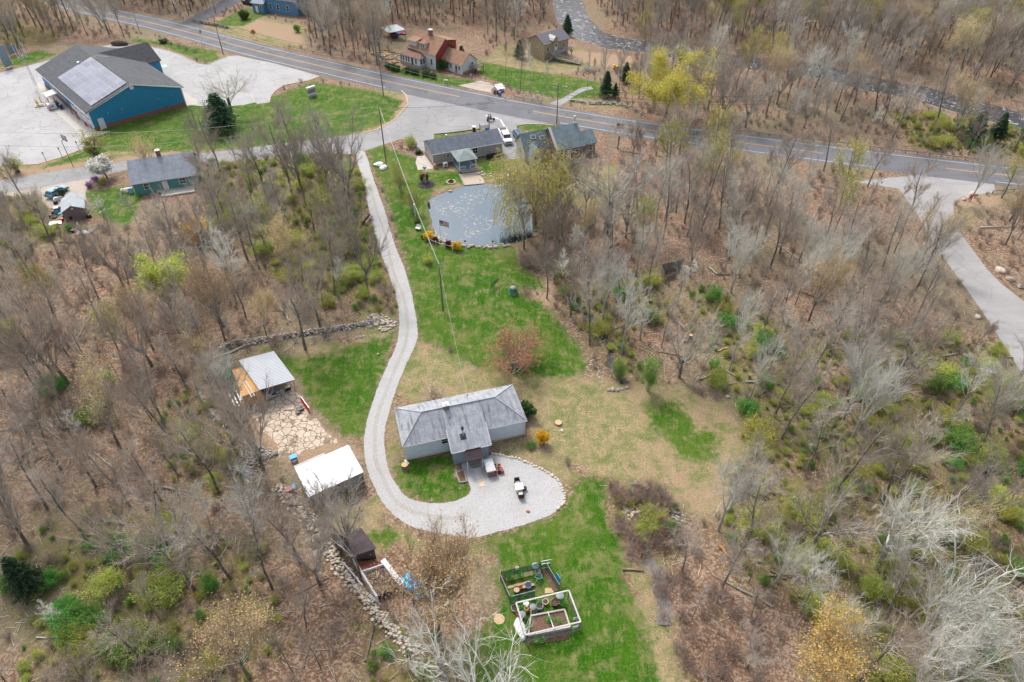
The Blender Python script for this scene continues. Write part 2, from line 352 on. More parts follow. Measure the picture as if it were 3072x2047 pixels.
SLAB_GREY = mpoly([('P',50,480),('P',150,465),('P',262,612),('P',255,640),('P',60,655),('P',30,560)])

def sdf(poly_, X, Y):
    """signed distance (negative inside) from arrays of points to a polygon"""
    P = np.array(poly_); d = np.full(X.shape, 1e18); ins = np.zeros(X.shape, bool)
    for i in range(len(P)):
        a = P[i-1]; b = P[i]; e = b - a; wx = X - a[0]; wy = Y - a[1]
        t = np.clip((wx*e[0] + wy*e[1]) / max(e @ e, 1e-9), 0, 1)
        d = np.minimum(d, (wx - e[0]*t)**2 + (wy - e[1]*t)**2)
        c = ((a[1] > Y) != (b[1] > Y))
        if c.any(): xi = e[0] * (Y - a[1]) / (e[1] if abs(e[1]) > 1e-9 else 1e-9) + a[0]; ins ^= c & (X < xi)
    d = np.sqrt(d); return np.where(ins, -d, d)
def ldist(line, X, Y):
    P = np.array(line); d = np.full(np.shape(X), 1e18)
    for a, b in zip(P, P[1:]):
        e = b - a; wx = X - a[0]; wy = Y - a[1]; t = np.clip((wx*e[0]+wy*e[1])/max(e@e,1e-9), 0, 1)
        d = np.minimum(d, (wx-e[0]*t)**2 + (wy-e[1]*t)**2)
    return np.sqrt(d)
def hz_np(X, Y):
    z = np.clip(sdf(POND, X, Y) * .5, -.8, 0)
    z = np.minimum(z, np.clip((ldist(RIVER, X, Y) - 9.5) * .3, -1.7, 0))
    z = np.minimum(z, np.clip((ldist(STREAM, X, Y) - 1.1 + .35*np.sin(X*2.3+Y*1.1)) * .35, -.35, 0))
    z = np.minimum(z, np.clip((ldist(STREAM2, X, Y) - 1.3 + .35*np.sin(X*2.1+Y*1.7)) * .35, -.35, 0))
    return z
def hz(x, y): return float(hz_np(np.array([float(x)]), np.array([float(y)]))[0])
def gz(k, x, y):
    p = g(k, x, y); p.z = hz(p.x, p.y); return p

def Mp(pts): return mpoly([('M', x, y) for x, y in pts])
LAWNS = [Mp(p) for p in [
 [(845,345),(870,332),(960,365),(975,395),(1060,395),(1000,430),(985,460),(990,545),(1040,570),(1170,562),(1190,610),(1245,640),(1250,665),(1180,668),(1250,700),(1290,740),(1335,800),(1352,850),(1300,868),(1200,862),(1100,848),(1010,800),(965,780),(957,700),(938,620),(912,540),(888,450),(850,370)],
 [(690,830),(720,815),(800,800),(905,765),(900,800),(880,850),(860,920),(845,970),(838,1000),(790,1005),(740,960),(690,890)],
 [(910,1060),(1040,1040),(1060,1110),(1080,1120),(1075,1150),(1000,1155),(940,1140),(905,1100)],
 [(1120,1240),(1250,1195),(1300,1165),(1320,1115),(1350,1095),(1390,1100),(1400,1180),(1430,1260),(1440,1340),(1470,1420),(1500,1500),(1560,1700),(1040,1700),(1070,1490),(1150,1400),(1140,1290)],
 [(1480,930),(1560,925),(1600,985),(1650,990),(1640,1060),(1560,1060),(1540,1020),(1500,980)],
 [(425,240),(520,236),(640,218),(720,188),(860,210),(925,232),(900,278),(820,305),(700,328),(560,340),(400,350),(250,348),(216,312),(222,300)],
 [(90,388),(230,330),(250,348),(180,368),(100,388)],
 [(300,88),(420,103),(500,118),(505,140),(470,143),(420,125),(370,105),(310,98)],
 [(192,440),(290,428),(330,440),(310,500),(290,520),(215,495)],
 [(905,150),(940,160),(1090,185),(1080,205),(960,185),(900,168)],
 [(1100,140),(1200,160),(1330,180),(1420,200),(1400,225),(1290,228),(1180,205),(1100,170)],
 [(935,310),(1090,292),(1110,297),(950,330)],[(1165,286),(1250,285),(1300,292),(1250,302),(1180,300)],
 [(0,152),(60,150),(130,125),(90,115),(0,140)],[(480,60),(560,20),(640,20),(560,60)],[(2200,-60),(2353,-60),(2353,50),(2310,30)],
 [(960,395),(1090,395),(1080,420),(1000,430),(965,420)],[(1090,372),(1160,372),(1150,400),(1110,400)],[(930,590),(960,600),(1000,760),(960,770)],
 [(820,1240),(900,1200),(920,1250),(880,1262)],[(1000,560),(1180,565),(1200,610),(1060,620)],[(600,800),(700,830),(690,880),(610,830)]]]
TANS = [Mp(p) for p in [
 [(955,785),(1010,800),(1100,850),(1350,865),(1450,880),(1560,890),(1700,950),(1700,1060),(1640,1120),(1560,1160),(1430,1120),(1300,1060),(1210,1020),(1200,900),(960,940),(905,900),(925,850)],
 [(1640,1080),(1690,1080),(1660,1180),(1600,1200),(1560,1130)],[(900,930),(910,1060),(900,1120),(940,1145),(890,1060)],[(1060,1000),(1220,1010),(1330,1090),(1300,1110),(1200,1060),(1140,1040)],
 [(1430,1280),(1500,1280),(1540,1400),(1560,1500),(1600,1700),(1500,1700),(1480,1450)],[(950,370),(1110,400),(1110,430),(980,440)],[(1240,390),(1420,380),(1400,480),(1260,470)],
 [(840,720),(910,720),(905,780),(700,830),(690,800),(800,790)],[(840,950),(860,1150),(900,1260),(1060,1265),(1100,1290),(1140,1300),(1080,1260),(960,1240),(880,1180),(842,1060)],
 [(660,1120),(880,1150),(910,1250),(860,1290),(760,1200)],[(430,245),(930,205),(940,260),(800,330),(450,350)],[(0,370),(250,330),(460,360),(200,400),(0,420)],[(560,30),(700,60),(700,110),(560,100),(470,60)],[(1150,100),(1330,110),(1420,140),(1300,170),(1100,160)],
 [(1300,225),(1440,235),(1440,255),(1330,245)],[(290,75),(540,130),(520,160),(380,110)],[(1400,1090),(1470,1110),(1460,1130)],[(1130,340),(1230,380),(1200,420),(1080,420)]]]
MOSS = [Mp(p) for p in [
 [(430,380),(560,365),(700,345),(830,345),(860,450),(870,600),(905,640),(915,720),(840,745),(790,690),(740,720),(640,640),(560,560),(480,480),(430,420)],
 [(430,900),(500,930),(560,950),(560,1100),(430,1160),(380,1080),(340,960)],
 [(120,1180),(420,1170),(600,1250),(640,1400),(640,1500),(400,1700),(60,1700),(40,1300)],[(0,30),(150,80),(120,110),(0,110)],
 [(1560,690),(1620,660),(1720,720),(1850,760),(2353,800),(2353,1700),(2000,1700),(1850,1400),(1700,1320),(1640,1200),(1700,1060),(1690,900),(1600,800)],
 [(1260,610),(1420,700),(1500,900),(1420,880),(1330,760)],[(820,1400),(1080,1480),(1080,1700),(820,1700)],[(1400,1090),(1560,1120),(1540,1260),(1430,1230)],[(2050,260),(2353,300),(2353,360),(2100,340)],[(0,370),(140,400),(190,520),(60,600),(0,560)],
 [(1400,620),(1520,640),(1560,740),(1440,760)]]]
DIRTS = [Mp(p) for p in [
 [(930,205),(945,232),(905,285),(880,300),(890,270),(915,235)],[(0,395),(200,372),(420,345),(420,360),(200,398),(0,425)],[(640,120),(850,150),(840,180),(700,150)],[(880,130),(1000,120),(1000,150),(900,160)],
 [(1240,110),(1460,130),(1440,160),(1330,140)],[(2160,445),(2300,450),(2290,475),(2200,475)],[(560,880),(700,950),(790,1020),(840,1050),(670,1080),(580,990)],[(1180,640),(1260,650),(1280,700),(1230,710),(1200,670)],[(1390,1100),(1400,1140),(1420,1240),(1440,1290),(1470,1300),(1420,1180)],[(480,40),(700,110),(680,60),(560,40)]]]

def axis(lo, hi, stp, far_lo, far_hi):
    mid = np.arange(lo, hi + 1e-6, stp); a = []; d = stp; x = lo
    while x > far_lo: d *= 1.5; x -= d; a.append(x)
    b = []; d = stp; x = mid[-1]
    while x < far_hi: d *= 1.5; x += d; b.append(x)
    return np.array(a[::-1] + list(mid) + b)
def make_ground(mat):
    xs = axis(-200, 205, .7, -2500, 2500); ys = axis(8, 330, .7, -300, 3500)
    X, Y = np.meshgrid(xs, ys); nx, ny = len(xs), len(ys); Z = hz_np(X, Y)
    V = np.stack([X, Y, Z], -1).reshape(-1, 3)
    i = np.arange(nx*ny).reshape(ny, nx); F = np.stack([i[:-1,:-1], i[:-1,1:], i[1:,1:], i[1:,:-1]], -1).reshape(-1, 4)
    o = np_mesh('ground', V, F, mat)
    def wgt(polys, soft):
        w = np.zeros(X.shape)
        for p in polys:
            P = np.array(p); m = (X > P[:,0].min()-soft) & (X < P[:,0].max()+soft) & (Y > P[:,1].min()-soft) & (Y < P[:,1].max()+soft)
            if m.any(): w[m] = np.maximum(w[m], np.clip(.5 - sdf(p, X[m], Y[m]) / soft, 0, 1))
        return w
    C = np.stack([wgt(LAWNS, 4.0), wgt(TANS, 4.0), wgt(MOSS, 9.0), wgt(DIRTS, 4.0)], -1).astype(np.float32)
    for nm, k in (('cover', C[..., :3]), ('dirt', np.repeat(C[..., 3:], 3, -1))):
        at_ = o.data.color_attributes.new(nm, 'FLOAT_COLOR', 'POINT')
        at_.data.foreach_set('color', np.concatenate([k, np.ones(k.shape[:2]+(1,), np.float32)], -1).astype(np.float32).ravel())
    o.data.polygons.foreach_set('use_smooth', [True]*len(o.data.polygons))
    tag(o, kind='structure'); return o
def ground_mat():
    m, nt, b, v = newmat('ground_cover', .95)
    at_ = nod(nt, 'ShaderNodeAttribute', attribute_name='cover'); se = nod(nt, 'ShaderNodeSeparateColor', {'Color': at_.outputs['Color']})
    di = nod(nt, 'ShaderNodeAttribute', attribute_name='dirt').outputs['Fac']
    n_f = noi(nt, v, 3.2, 3, .7); n_m = noi(nt, v, .55, 5, .7); n_l = noi(nt, v, .12, 4, .65); n_x = noi(nt, v, 7.0, 2, .7)
    vo = nod(nt, 'ShaderNodeTexVoronoi', {'Vector': v, 'Scale': 4.5}); leafrnd = nod(nt, 'ShaderNodeSeparateColor', {'Color': vo.outputs['Color']}).outputs[0]
    # leaf litter
    lit = mixc(nt, step(nt, n_l, .38, .62), (.235,.145,.095), (.335,.24,.175))
    lit = mixc(nt, step(nt, leafrnd, .35, .9), mixc(nt, .5, lit, (.1,.06,.04)), mixc(nt, .5, lit, (.54,.42,.33)))
    lit = mixc(nt, step(nt, n_m, .5, .68, 0, .6), lit, (.13,.09,.065))
    lit = mixc(nt, step(nt, noi(nt, v, .045, 3, .6), .48, .6, 0, .55), lit, (.21,.2,.13))
    lit = mixc(nt, step(nt, n_x, .62, .75, 0, .7), lit, (.5,.42,.36))
    # mossy, weedy undergrowth
    n_k = noi(nt, v, .3, 6, .75, .5); n_g = noi(nt, v, .06, 4, .6)
    mo = mixc(nt, step(nt, n_f, .35, .65), (.13,.12,.04), (.27,.25,.08)); mo = mixc(nt, step(nt, n_m, .4, .6), mo, (.16,.18,.05)); mo = mixc(nt, step(nt, n_x, .45, .6, 0, .85), mo, (.2,.15,.1))
    mo = mixc(nt, step(nt, n_k, .44, .56, 0, .9), mo, lit)
    # dry grass
    ta = mixc(nt, step(nt, n_f, .35, .65), (.24,.185,.105), (.44,.36,.22)); ta = mixc(nt, step(nt, n_m, .44, .58, 0, .8), ta, (.17,.19,.075)); ta = mixc(nt, step(nt, n_g, .45, .62, 0, .75), ta, (.36,.26,.18))
    ta = mixc(nt, step(nt, n_k, .5, .62, 0, .7), ta, (.1,.16,.04)); ta = mixc(nt, step(nt, n_x, .55, .68, 0, .7), ta, (.5,.42,.3)); ta = mixc(nt, step(nt, n_x, .32, .42, .7, 0), ta, (.13,.11,.05))
    # lawn, mown in streaks
    sv = nod(nt, 'ShaderNodeMapping', {'Vector': v, 'Rotation': (0,0,.5), 'Scale': (1.6,.35,1)}).outputs[0]; n_s = noi(nt, sv, .9, 4, .7)
    la = mixc(nt, step(nt, n_s, .36, .64), (.02,.085,.008), (.065,.155,.018)); la = mixc(nt, step(nt, n_g, .42, .6), la, mixc(nt, .5, la, (.13,.18,.04)))
    la = mixc(nt, step(nt, n_f, .5, .68, 0, .7), la, (.15,.19,.055)); la = mixc(nt, step(nt, n_k, .5, .62, 0, .8), la, (.2,.2,.085)); la = mixc(nt, step(nt, n_k, .3, .42, .8, 0), la, (.02,.1,.012))
    la = mixc(nt, mth(nt, 'MULTIPLY', step(nt, n_m, .5, .62), step(nt, n_s, .45, .6, .2, .85)), la, (.27,.235,.12)); la = mixc(nt, step(nt, n_x, .36, .5, .55, 0), la, (.02,.08,.01)); la = mixc(nt, step(nt, n_x, .6, .72, 0, .45), la, (.2,.26,.08))
    dt = mixc(nt, step(nt, n_f, .3, .7), (.3,.2,.13), (.45,.35,.26))
    def edge(w, n, k, amp): return mth(nt, 'MINIMUM', mth(nt, 'MAXIMUM', mth(nt, 'MULTIPLY_ADD', mth(nt, 'SUBTRACT', mth(nt, 'ADD', w, mth(nt, 'MULTIPLY', mth(nt, 'SUBTRACT', n, .5), amp)), .5), k), 0), 1)
    def edge2(w, n, k, amp):
        a = mth(nt, 'MULTIPLY', mth(nt, 'SUBTRACT', n, .5), amp); s_ = mth(nt, 'ADD', w, a); return step(nt, s_, .5 - .5/k, .5 + .5/k)
    n_e = noi(nt, v, .8, 6, .75)
    c = mixc(nt, edge2(se.outputs[2], n_k, 2.2, 3.0), lit, mo)
    c = mixc(nt, edge2(se.outputs[1], n_k, 3, 2.2), c, ta)
    c = mixc(nt, edge2(di, n_e, 3, 1.3), c, dt)
    c = mixc(nt, edge2(se.outputs[0], mth(nt,'ADD',mth(nt,'MULTIPLY',n_e,.6),mth(nt,'MULTIPLY',n_k,.4)), 3.5, 2.4), c, la)
    sat_ = nod(nt, 'ShaderNodeHueSaturation', {'Color': c, 'Saturation': 1.12, 'Value': .93}).outputs[0]
    nt.links.new(sat_, b.inputs['Base Color']); bump(nt, b, mth(nt, 'ADD', n_x, mth(nt, 'MULTIPLY', leafrnd, .5)), .7, .12)
    return m
ground = make_ground(ground_mat())

def sheet(name, P, z, mat, kind='structure'):
    """flat sheet from an outline, triangulated"""
    from mathutils.geometry import tessellate_polygon
    V = [Vector((p[0], p[1], z)) for p in P]; T = tessellate_polygon([V])
    me = bpy.data.meshes.new(name); me.from_pydata(V, [], [tuple(t) for t in T]); me.materials.append(mat)
    import bmesh as bm_; b = bm_.new(); b.from_mesh(me); bm_.ops.recalc_face_normals(b, faces=b.faces)
    if b.faces and sum(f.normal.z for f in b.faces) < 0: bm_.ops.reverse_faces(b, faces=b.faces)
    b.to_mesh(me); b.free()
    o = bpy.data.objects.new(name, me); COL.objects.link(o); tag(o, kind=kind); return o
def strip(name, P, d0, d1, z, mat):
    a = offset(P, d0); b = offset(P, d1); n = len(P); mb = MB()
    mb.add([(p[0], p[1], z) for p in a] + [(p[0], p[1], z) for p in b], [(i+n, i+1+n, i+1, i) if d1 < d0 else (i, i+1, i+1+n, i+n) for i in range(n-1)])
    return tag(mb.build(name, mat), kind='structure')
def asphalt(name, col, crack=.5, var=.15, scale=.25, fine=1.0, stain=0.3):
    m, nt, b, v = newmat(name, .85)
    wv = nod(nt, 'ShaderNodeVectorMath', {0: v, 1: nod(nt, 'ShaderNodeVectorMath', {0: nod(nt, 'ShaderNodeTexNoise', {'Vector': v, 'Scale': .3, 'Detail': 4}).outputs[1], 'Scale': 2.5}, operation='SCALE').outputs[0]}, operation='ADD').outputs[0]
    vo = nod(nt, 'ShaderNodeTexVoronoi', {'Vector': wv, 'Scale': scale}, feature='DISTANCE_TO_EDGE')
    c = mixc(nt, step(nt, noi(nt, v, .15, 5, .6), .35, .65), tuple(x*(1-var) for x in col), tuple(x*(1+var) for x in col))
    c = mixc(nt, step(nt, noi(nt, v, 6, 3, .7), .35, .65, 0, .35), c, tuple(x*.6 for x in col))
    sv = nod(nt, 'ShaderNodeMapping', {'Vector': v, 'Rotation': (0,0,.5), 'Scale': (.05,.9,1)}).outputs[0]
    c = mixc(nt, step(nt, noi(nt, sv, 1, 4, .6), .5, .7, 0, stain), c, tuple(x*.62 for x in col))
    vis = step(nt, noi(nt, v, .14, 4), .44, .52)
    cr = mth(nt, 'MULTIPLY', step(nt, vo.outputs[0], .006, .02, crack, 0), vis)
    nt.links.new(mixc(nt, cr, c, tuple(x*.25 for x in col)), b.inputs['Base Color']); return m
def gravelm(name, ca, cb, cc, scale=9):
    m, nt, b, v = newmat(name, .9)
    vo = nod(nt, 'ShaderNodeTexVoronoi', {'Vector': v, 'Scale': scale}); r = nod(nt, 'ShaderNodeSeparateColor', {'Color': vo.outputs['Color']}).outputs[0]
    c = mixc(nt, r, ca, cb); c = mixc(nt, step(nt, noi(nt, v, .35, 5, .6), .45, .75, 0, .6), c, cc)
    c = mixc(nt, step(nt, noi(nt, v, 5, 4, .8), .52, .7, 0, .6), c, tuple(x*.6 for x in cc)); c = mixc(nt, step(nt, noi(nt, v, 6, 3, .8), .56, .7, 0, .6), c, (.62,.62,.6))
    nt.links.new(c, b.inputs['Base Color']); bump(nt, b, vo.outputs[0], -.8, .05); return m
m_main = asphalt('main_asphalt', (.165,.168,.18), .45, .14, .12, stain=.35)
m_side = asphalt('old_asphalt', (.31,.305,.305), .7, .12, .4, stain=.3)
m_lot = asphalt('bleached_asphalt', (.41,.405,.4), .6, .1, .3, stain=.1)
m_dark = asphalt('dark_asphalt', (.12,.12,.13), .3, .2, .3)
m_grav = gravelm('grey_gravel', (.33,.33,.335), (.5,.495,.485), (.34,.325,.3), 16)
m_dirt = gravelm('sandy_gravel', (.36,.3,.24), (.52,.46,.4), (.3,.25,.2))
m_line = plain('road_paint_white', (.62,.62,.6), .7, .3, 3); m_yel = plain('road_paint_yellow', (.68,.36,.07), .7, .25, 3)
m_faded = plain('faded_yellow_paint', (.55,.45,.25), .7, .2, 3); m_fblue = plain('faded_blue_paint', (.45,.62,.7), .7, .2)
def gwobble(P, amp, stp=.8, seed=1):
    """break a straight outline into a ragged edge"""
    rr = random.Random(seed); out = []
    for i in range(len(P)):
        a, b = Vector(P[i]), Vector(P[(i+1)%len(P)]); L = (b-a).length; n = max(1, int(L/stp)); nr = Vector((-(b-a).y, (b-a).x)).normalized()
        for k in range(n): out.append(tuple(a + (b-a)*k/n + (nr*rr.uniform(-amp, amp) if k else nr*0)))
    return out
def catmull(P, n=4):
    out = []; N = len(P)
    for i in range(N):
        p0, p1, p2, p3 = [np.array(P[(i+k)%N]) for k in (-1,0,1,2)]
        for j in range(n):
            t = j/n; out.append(tuple(.5*((2*p1)+(-p0+p2)*t+(2*p0-5*p1+4*p2-p3)*t*t+(-p0+3*p1-3*p2+p3)*t**3)))
    return out
sheet('side_road', SIDE, .004, m_side)
sheet('parking_lot', LOT, .008, m_lot)
sheet('gravel_driveway', gwobble(catmull(DRIVE, 3), .07, .25, 3), .016, m_grav)
sheet('right_lane', LANE, .005, asphalt('lane_asphalt', (.36,.35,.345), .3, .1, .3))
mr = strip('main_road', MAIN_MID, -ROAD_HALF, ROAD_HALF, .024, m_main)
strip('far_edge_line', MAIN_MID, 3.78, 3.92, .030, m_line)
def sub(P, y0, y1): return [p for p in P if y0 <= p[0] <= y1]
def xr(k, x, y): return g(k, x, y).x
for a, b in ((-400, xr('B',1060,612)), (xr('C',470,830), xr('D',1280,1270)-3), (xr('D',1590,1215), 330)):
    strip('near_edge_line', sub(MAIN_MID, a, b), -3.95, -3.8, .030, m_line)
for a, b in ((-400, xr('B',1540,675)), (xr('C',250,740), xr('D',620,1043)), (xr('D',1300,1125), 330)):
    for d in (-.22, .1): strip('centre_line', sub(MAIN_MID, a, b), d, d+.12, .030, m_yel)
for i in range(8):
    t0 = xr('B',1110,630) + i*2.1; s_ = [p for p in smooth_line(MAIN_MID, 2) if t0 <= p[0] <= t0+.9]
    if len(s_) > 1: strip('dashed_line', s_, -3.95, -3.82, .030, m_line)
far = smooth_line(FARROAD); strip('far_road', far, -3.6, 3.6, .01, m_side)
sheet('house_drive', DRIVE_TL, .012, m_dark); sheet('red_house_drive', DRIVE_RED, .012, m_dirt); sheet('cottage_walk', WALK_COT, .012, m_side); sheet('left_drive', gwobble(DRIVE_LEFT,.3,1.2,4), .012, m_dirt)
mb = MB(); mb.prism(APRON, .004, .02); tag(mb.build('concrete_apron', M_['concrete']), kind='structure')
mb = MB(); mb.prism(APRON2, .004, .02); tag(mb.build('concrete_walk', M_['concrete']), kind='structure')
sheet('pond_beach', PARK_GAZ, .014, gravelm('beach_sand', (.4,.32,.25), (.52,.43,.35), (.34,.27,.2)))
sheet('concrete_pad', SLAB_GREY, .015, plain('pad_concrete', (.5,.45,.4), .85, .2, .8))
mb = MB(); P_ = [g('P',1125,-5), g('P',1150,-5), g('P',1205,90), g('P',1180,90)]; mb.prism([p[:2] for p in P_], .031, .034); tag(mb.build('stop_line', m_line), kind='structure')
mb = MB(); P_ = [g('C',-5,773), g('C',80,795), g('C',82,805), g('C',-5,783)]; mb.prism([p[:2] for p in P_], .031, .034); tag(mb.build('stop_line', m_line), kind='structure')
# parking bays, faded
def bars(name, segs, w, mat, z=.012):
    mb = MB()
    for a, b in segs:
        d = (b-a); nr = Vector((-d.y, d.x, 0)).normalized()*w/2; q = [a+nr, b+nr, b-nr, a-nr]; mb.prism([p[:2] for p in q], z, z+.003)
    return tag(mb.build(name, mat), kind='structure')
bars('parking_bays', [(g('R',1640,285),g('R',1800,262)),(g('R',1700,310),g('R',1810,285)),(g('R',1740,370),g('R',1900,330)),(g('R',1780,390),g('R',1950,382)),(g('R',1760,330),g('R',1890,318)),(g('Y',90,110),g('Y',190,80)),(g('Y',110,90),g('Y',200,64)),(g('A',1690,640),g('A',1715,690)),(g('B',250,575),g('B',270,600))], .14, m_faded)
for x, y in ((1695,260),(1885,368)):
    c_ = g('R', x, y); mb = MB(); mb.lathe([(1.0,.012),(1.0,.015)], (c_.x,c_.y,0), 18); tag(mb.build('faded_bay_symbol', m_fblue), kind='structure')
# curbs: a real step along the lot and the junction
def kerb(name, pts, w=.18, h=.12, mat=None):
    P = [g(*p)[:2] for p in pts]; a = offset(P, w/2); b = offset(P, -w/2); mb = MB()
    for i in range(len(P)-1): mb.prism([a[i], a[i+1], b[i+1], b[i]], 0, h)
    return tag(mb.build(name, mat or M_['concrete']), kind='structure')
m_kerb = plain('sandy_edge', (.5,.38,.28), .9, .3, 2)
kerb('lot_kerb', [('A',880,303),('A',1010,315),('A',1110,335),('A',1220,372),('A',1330,425),('A',1400,433),('A',1450,410),('A',1530,378)], mat=m_kerb)
kerb('lot_kerb', [('B',490,514),('B',420,541),('B',250,574),('B',190,612),('B',160,652),('B',150,692)], .35, .1, m_kerb)
kerb('junction_kerb', [('B',1040,610),('B',1072,640),('B',1085,700),('B',1000,800),('B',920,850),('B',850,880),('B',780,893)], .4, .08, m_kerb)
kerb('lot_kerb', [('A',20,1114),('A',250,1105),('A',400,1062),('A',560,1002)], .3, .08, m_kerb)
kerb('road_kerb', [('P',265,190),('P',550,165),('P',865,125)], .15, .12, M_['rust'])
kerb('road_kerb', [('P',1350,75),('P',1480,55),('P',1700,60),('P',1830,72)], .2, .12)

# water
def water(name, P, z, mat): return sheet(name, P, z, mat)
def pond_mat():
    m, nt, b, v = newmat('pond_water', .04); b.inputs['Specular IOR Level'].default_value = .85; b.inputs['IOR'].default_value = 1.5
    c = mixc(nt, noi(nt, v, .12, 2), (.015,.05,.085), (.03,.085,.13))
    sc = mth(nt, 'MULTIPLY', step(nt, noi(nt, v, 1.5, 6, .78, .6), .565, .60), step(nt, noi(nt, v, .16, 3, .6), .44, .56))
    nt.links.new(mixc(nt, mth(nt,'MULTIPLY',sc,.85), c, (.5,.42,.34)), b.inputs['Base Color']); nt.links.new(step(nt, sc, 0, 1, .04, .9), b.inputs['Roughness'])
    bump(nt, b, noi(nt, v, 3, 3), .05, .02); return m
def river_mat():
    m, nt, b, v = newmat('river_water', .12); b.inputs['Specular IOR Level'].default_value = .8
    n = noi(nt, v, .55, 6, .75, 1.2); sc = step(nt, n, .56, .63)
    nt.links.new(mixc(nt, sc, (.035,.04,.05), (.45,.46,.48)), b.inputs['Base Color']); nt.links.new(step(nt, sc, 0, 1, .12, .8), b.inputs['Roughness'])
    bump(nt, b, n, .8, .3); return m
big = [tuple((Vector(p) - Vector((-6,118))) * 1.02 + Vector((-6,118))) for p in POND]
water('pond_water', big, -.12, pond_mat())
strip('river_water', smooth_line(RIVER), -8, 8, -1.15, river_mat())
m_str = plain('stream_water', (.05,.047,.045), .2, .5, 1.5); m_str2 = plain('muddy_stream', (.2,.17,.15), .35, .5, 2.2, col2=(.06,.052,.047))
def wiggle(P, seed):
    return smooth_line(P, 2)
strip('stream_water', wiggle(STREAM,1), -1.2, 1.2, -.17, m_str); strip('stream_water', wiggle(STREAM2,2), -1.0, 1.0, -.17, m_str2)
# broken flagstone patio in front of the carport
mb = MB(); rr = random.Random(5); Pn = np.array(PATIO); lo, hi = Pn.min(0), Pn.max(0); pt = []
y = lo[1]
while y < -hi[1]:
    x = lo[0] + rr.uniform(0,.5)
    while x < hi[0]:
        pt.append((x + rr.uniform(-.2,.2), y + rr.uniform(-.2,.2))); x += rr.uniform(.6,1.15)
    y += .72
pt = []; s_ = []
for (x, y), d in zip(pt, s_):
    w = local(ground, (x,y,0))
    if d < -.1 and not (rr.random() < .35 and y > 66.0):
        n = rr.choice((4,5,5)); a0 = rr.uniform(0,6)
        q = [(x + math.cos(a0+2*math.pi*i/n)*rr.uniform(.42,.56)*1.05, y + math.sin(a0+2*math.pi*i/n)*rr.uniform(.38,.5)) for i in range(n)]; mb.prism(q, -.01, rr.uniform(.02,.06))
def cracked(name, ca, cb, dark, scale):
    m, nt, b, v = newmat(name, .85)
    wv = nod(nt, 'ShaderNodeVectorMath', {0: v, 1: nod(nt, 'ShaderNodeVectorMath', {0: nod(nt, 'ShaderNodeTexNoise', {'Vector': v, 'Scale': .8, 'Detail': 3}).outputs[1], 'Scale': .9}, operation='SCALE').outputs[0]}, operation='ADD').outputs[0]
    vo = nod(nt, 'ShaderNodeTexVoronoi', {'Vector': wv, 'Scale': scale}, feature='DISTANCE_TO_EDGE'); vc = nod(nt, 'ShaderNodeTexVoronoi', {'Vector': wv, 'Scale': scale}); r = nod(nt, 'ShaderNodeSeparateColor', {'Color': vc.outputs['Color']}).outputs[0]
    c = mixc(nt, r, ca, cb); c = mixc(nt, step(nt, noi(nt, v, 4, 4, .7), .4, .7, 0, .5), c, tuple(x*.7 for x in ca)); gap = step(nt, vo.outputs[0], .02, .06, 1, 0)
    c = mixc(nt, step(nt, noi(nt, v, .35, 4, .7), .55, .62, 0, .75), c, dark); nt.links.new(mixc(nt, gap, c, dark), b.inputs['Base Color']); bump(nt, b, gap, -.6, .05); return m
sheet('flagstone_patio', gwobble(PATIO, .35, .7, 8), .01, cracked('cracked_slabs', (.5,.4,.31), (.62,.52,.42), (.13,.1,.06), 1.1))
CROWN = mpoly([('Z',x,y) for x,y in [(1109,552),(1129,634),(1155,700),(1173,790),(1190,845),(1211,883),(1224,964),(1220,1028),(1189,1099),(1158,1175),(1130,1250),(1123,1307),(1126,1390),(1148,1430),(1168,1480),(1210,1528),(1290,1550),(1380,1555)]])
m_crown = gravelm('worn_gravel', (.3,.29,.27), (.45,.43,.4), (.3,.28,.22), 16)
strip('driveway_crown', smooth_line(CROWN), -.28, .28, .021, m_crown)

# ================================================================== buildings
ROT = {'S': 0, 'E': R(90), 'N': R(180), 'W': R(-90)}
def window(root, x, y, z, w, h, side='S', mx=1, my=2, name='window', frame=None, pane=None, fw=.09):
    """framed window on a wall; (x,y) centre on the wall plane, z sill height; pane is its child"""
    T = Matrix.Translation((x, y, z)) @ Matrix.Rotation(ROT[side] if isinstance(side, str) else side, 4, 'Z')
    mb = MB(T); d = .07
    mb.b2(-w/2-fw, w/2+fw, -d, .0, h, h+fw); mb.b2(-w/2-fw, w/2+fw, -d-.02, .0, -fw, 0)
    mb.b2(-w/2-fw, -w/2, -d, 0, 0, h); mb.b2(w/2, w/2+fw, -d, 0, 0, h)
    for i in range(1, mx): X = -w/2 + w*i/mx; mb.b2(X-.02, X+.02, -d+.01, 0, 0, h)
    for i in range(1, my): Z = h*i/my; mb.b2(-w/2, w/2, -d+.012, 0, Z-.025, Z+.025)
    f = mb.build(name + '_frame' if name != 'window' else 'window', frame or M_['trim'], root)
    mb = MB(T); mb.b2(-w/2+.001, w/2-.001, -.03, -.004, .001, h-.001); mb.build('pane', pane or M_['glass'], f); return f
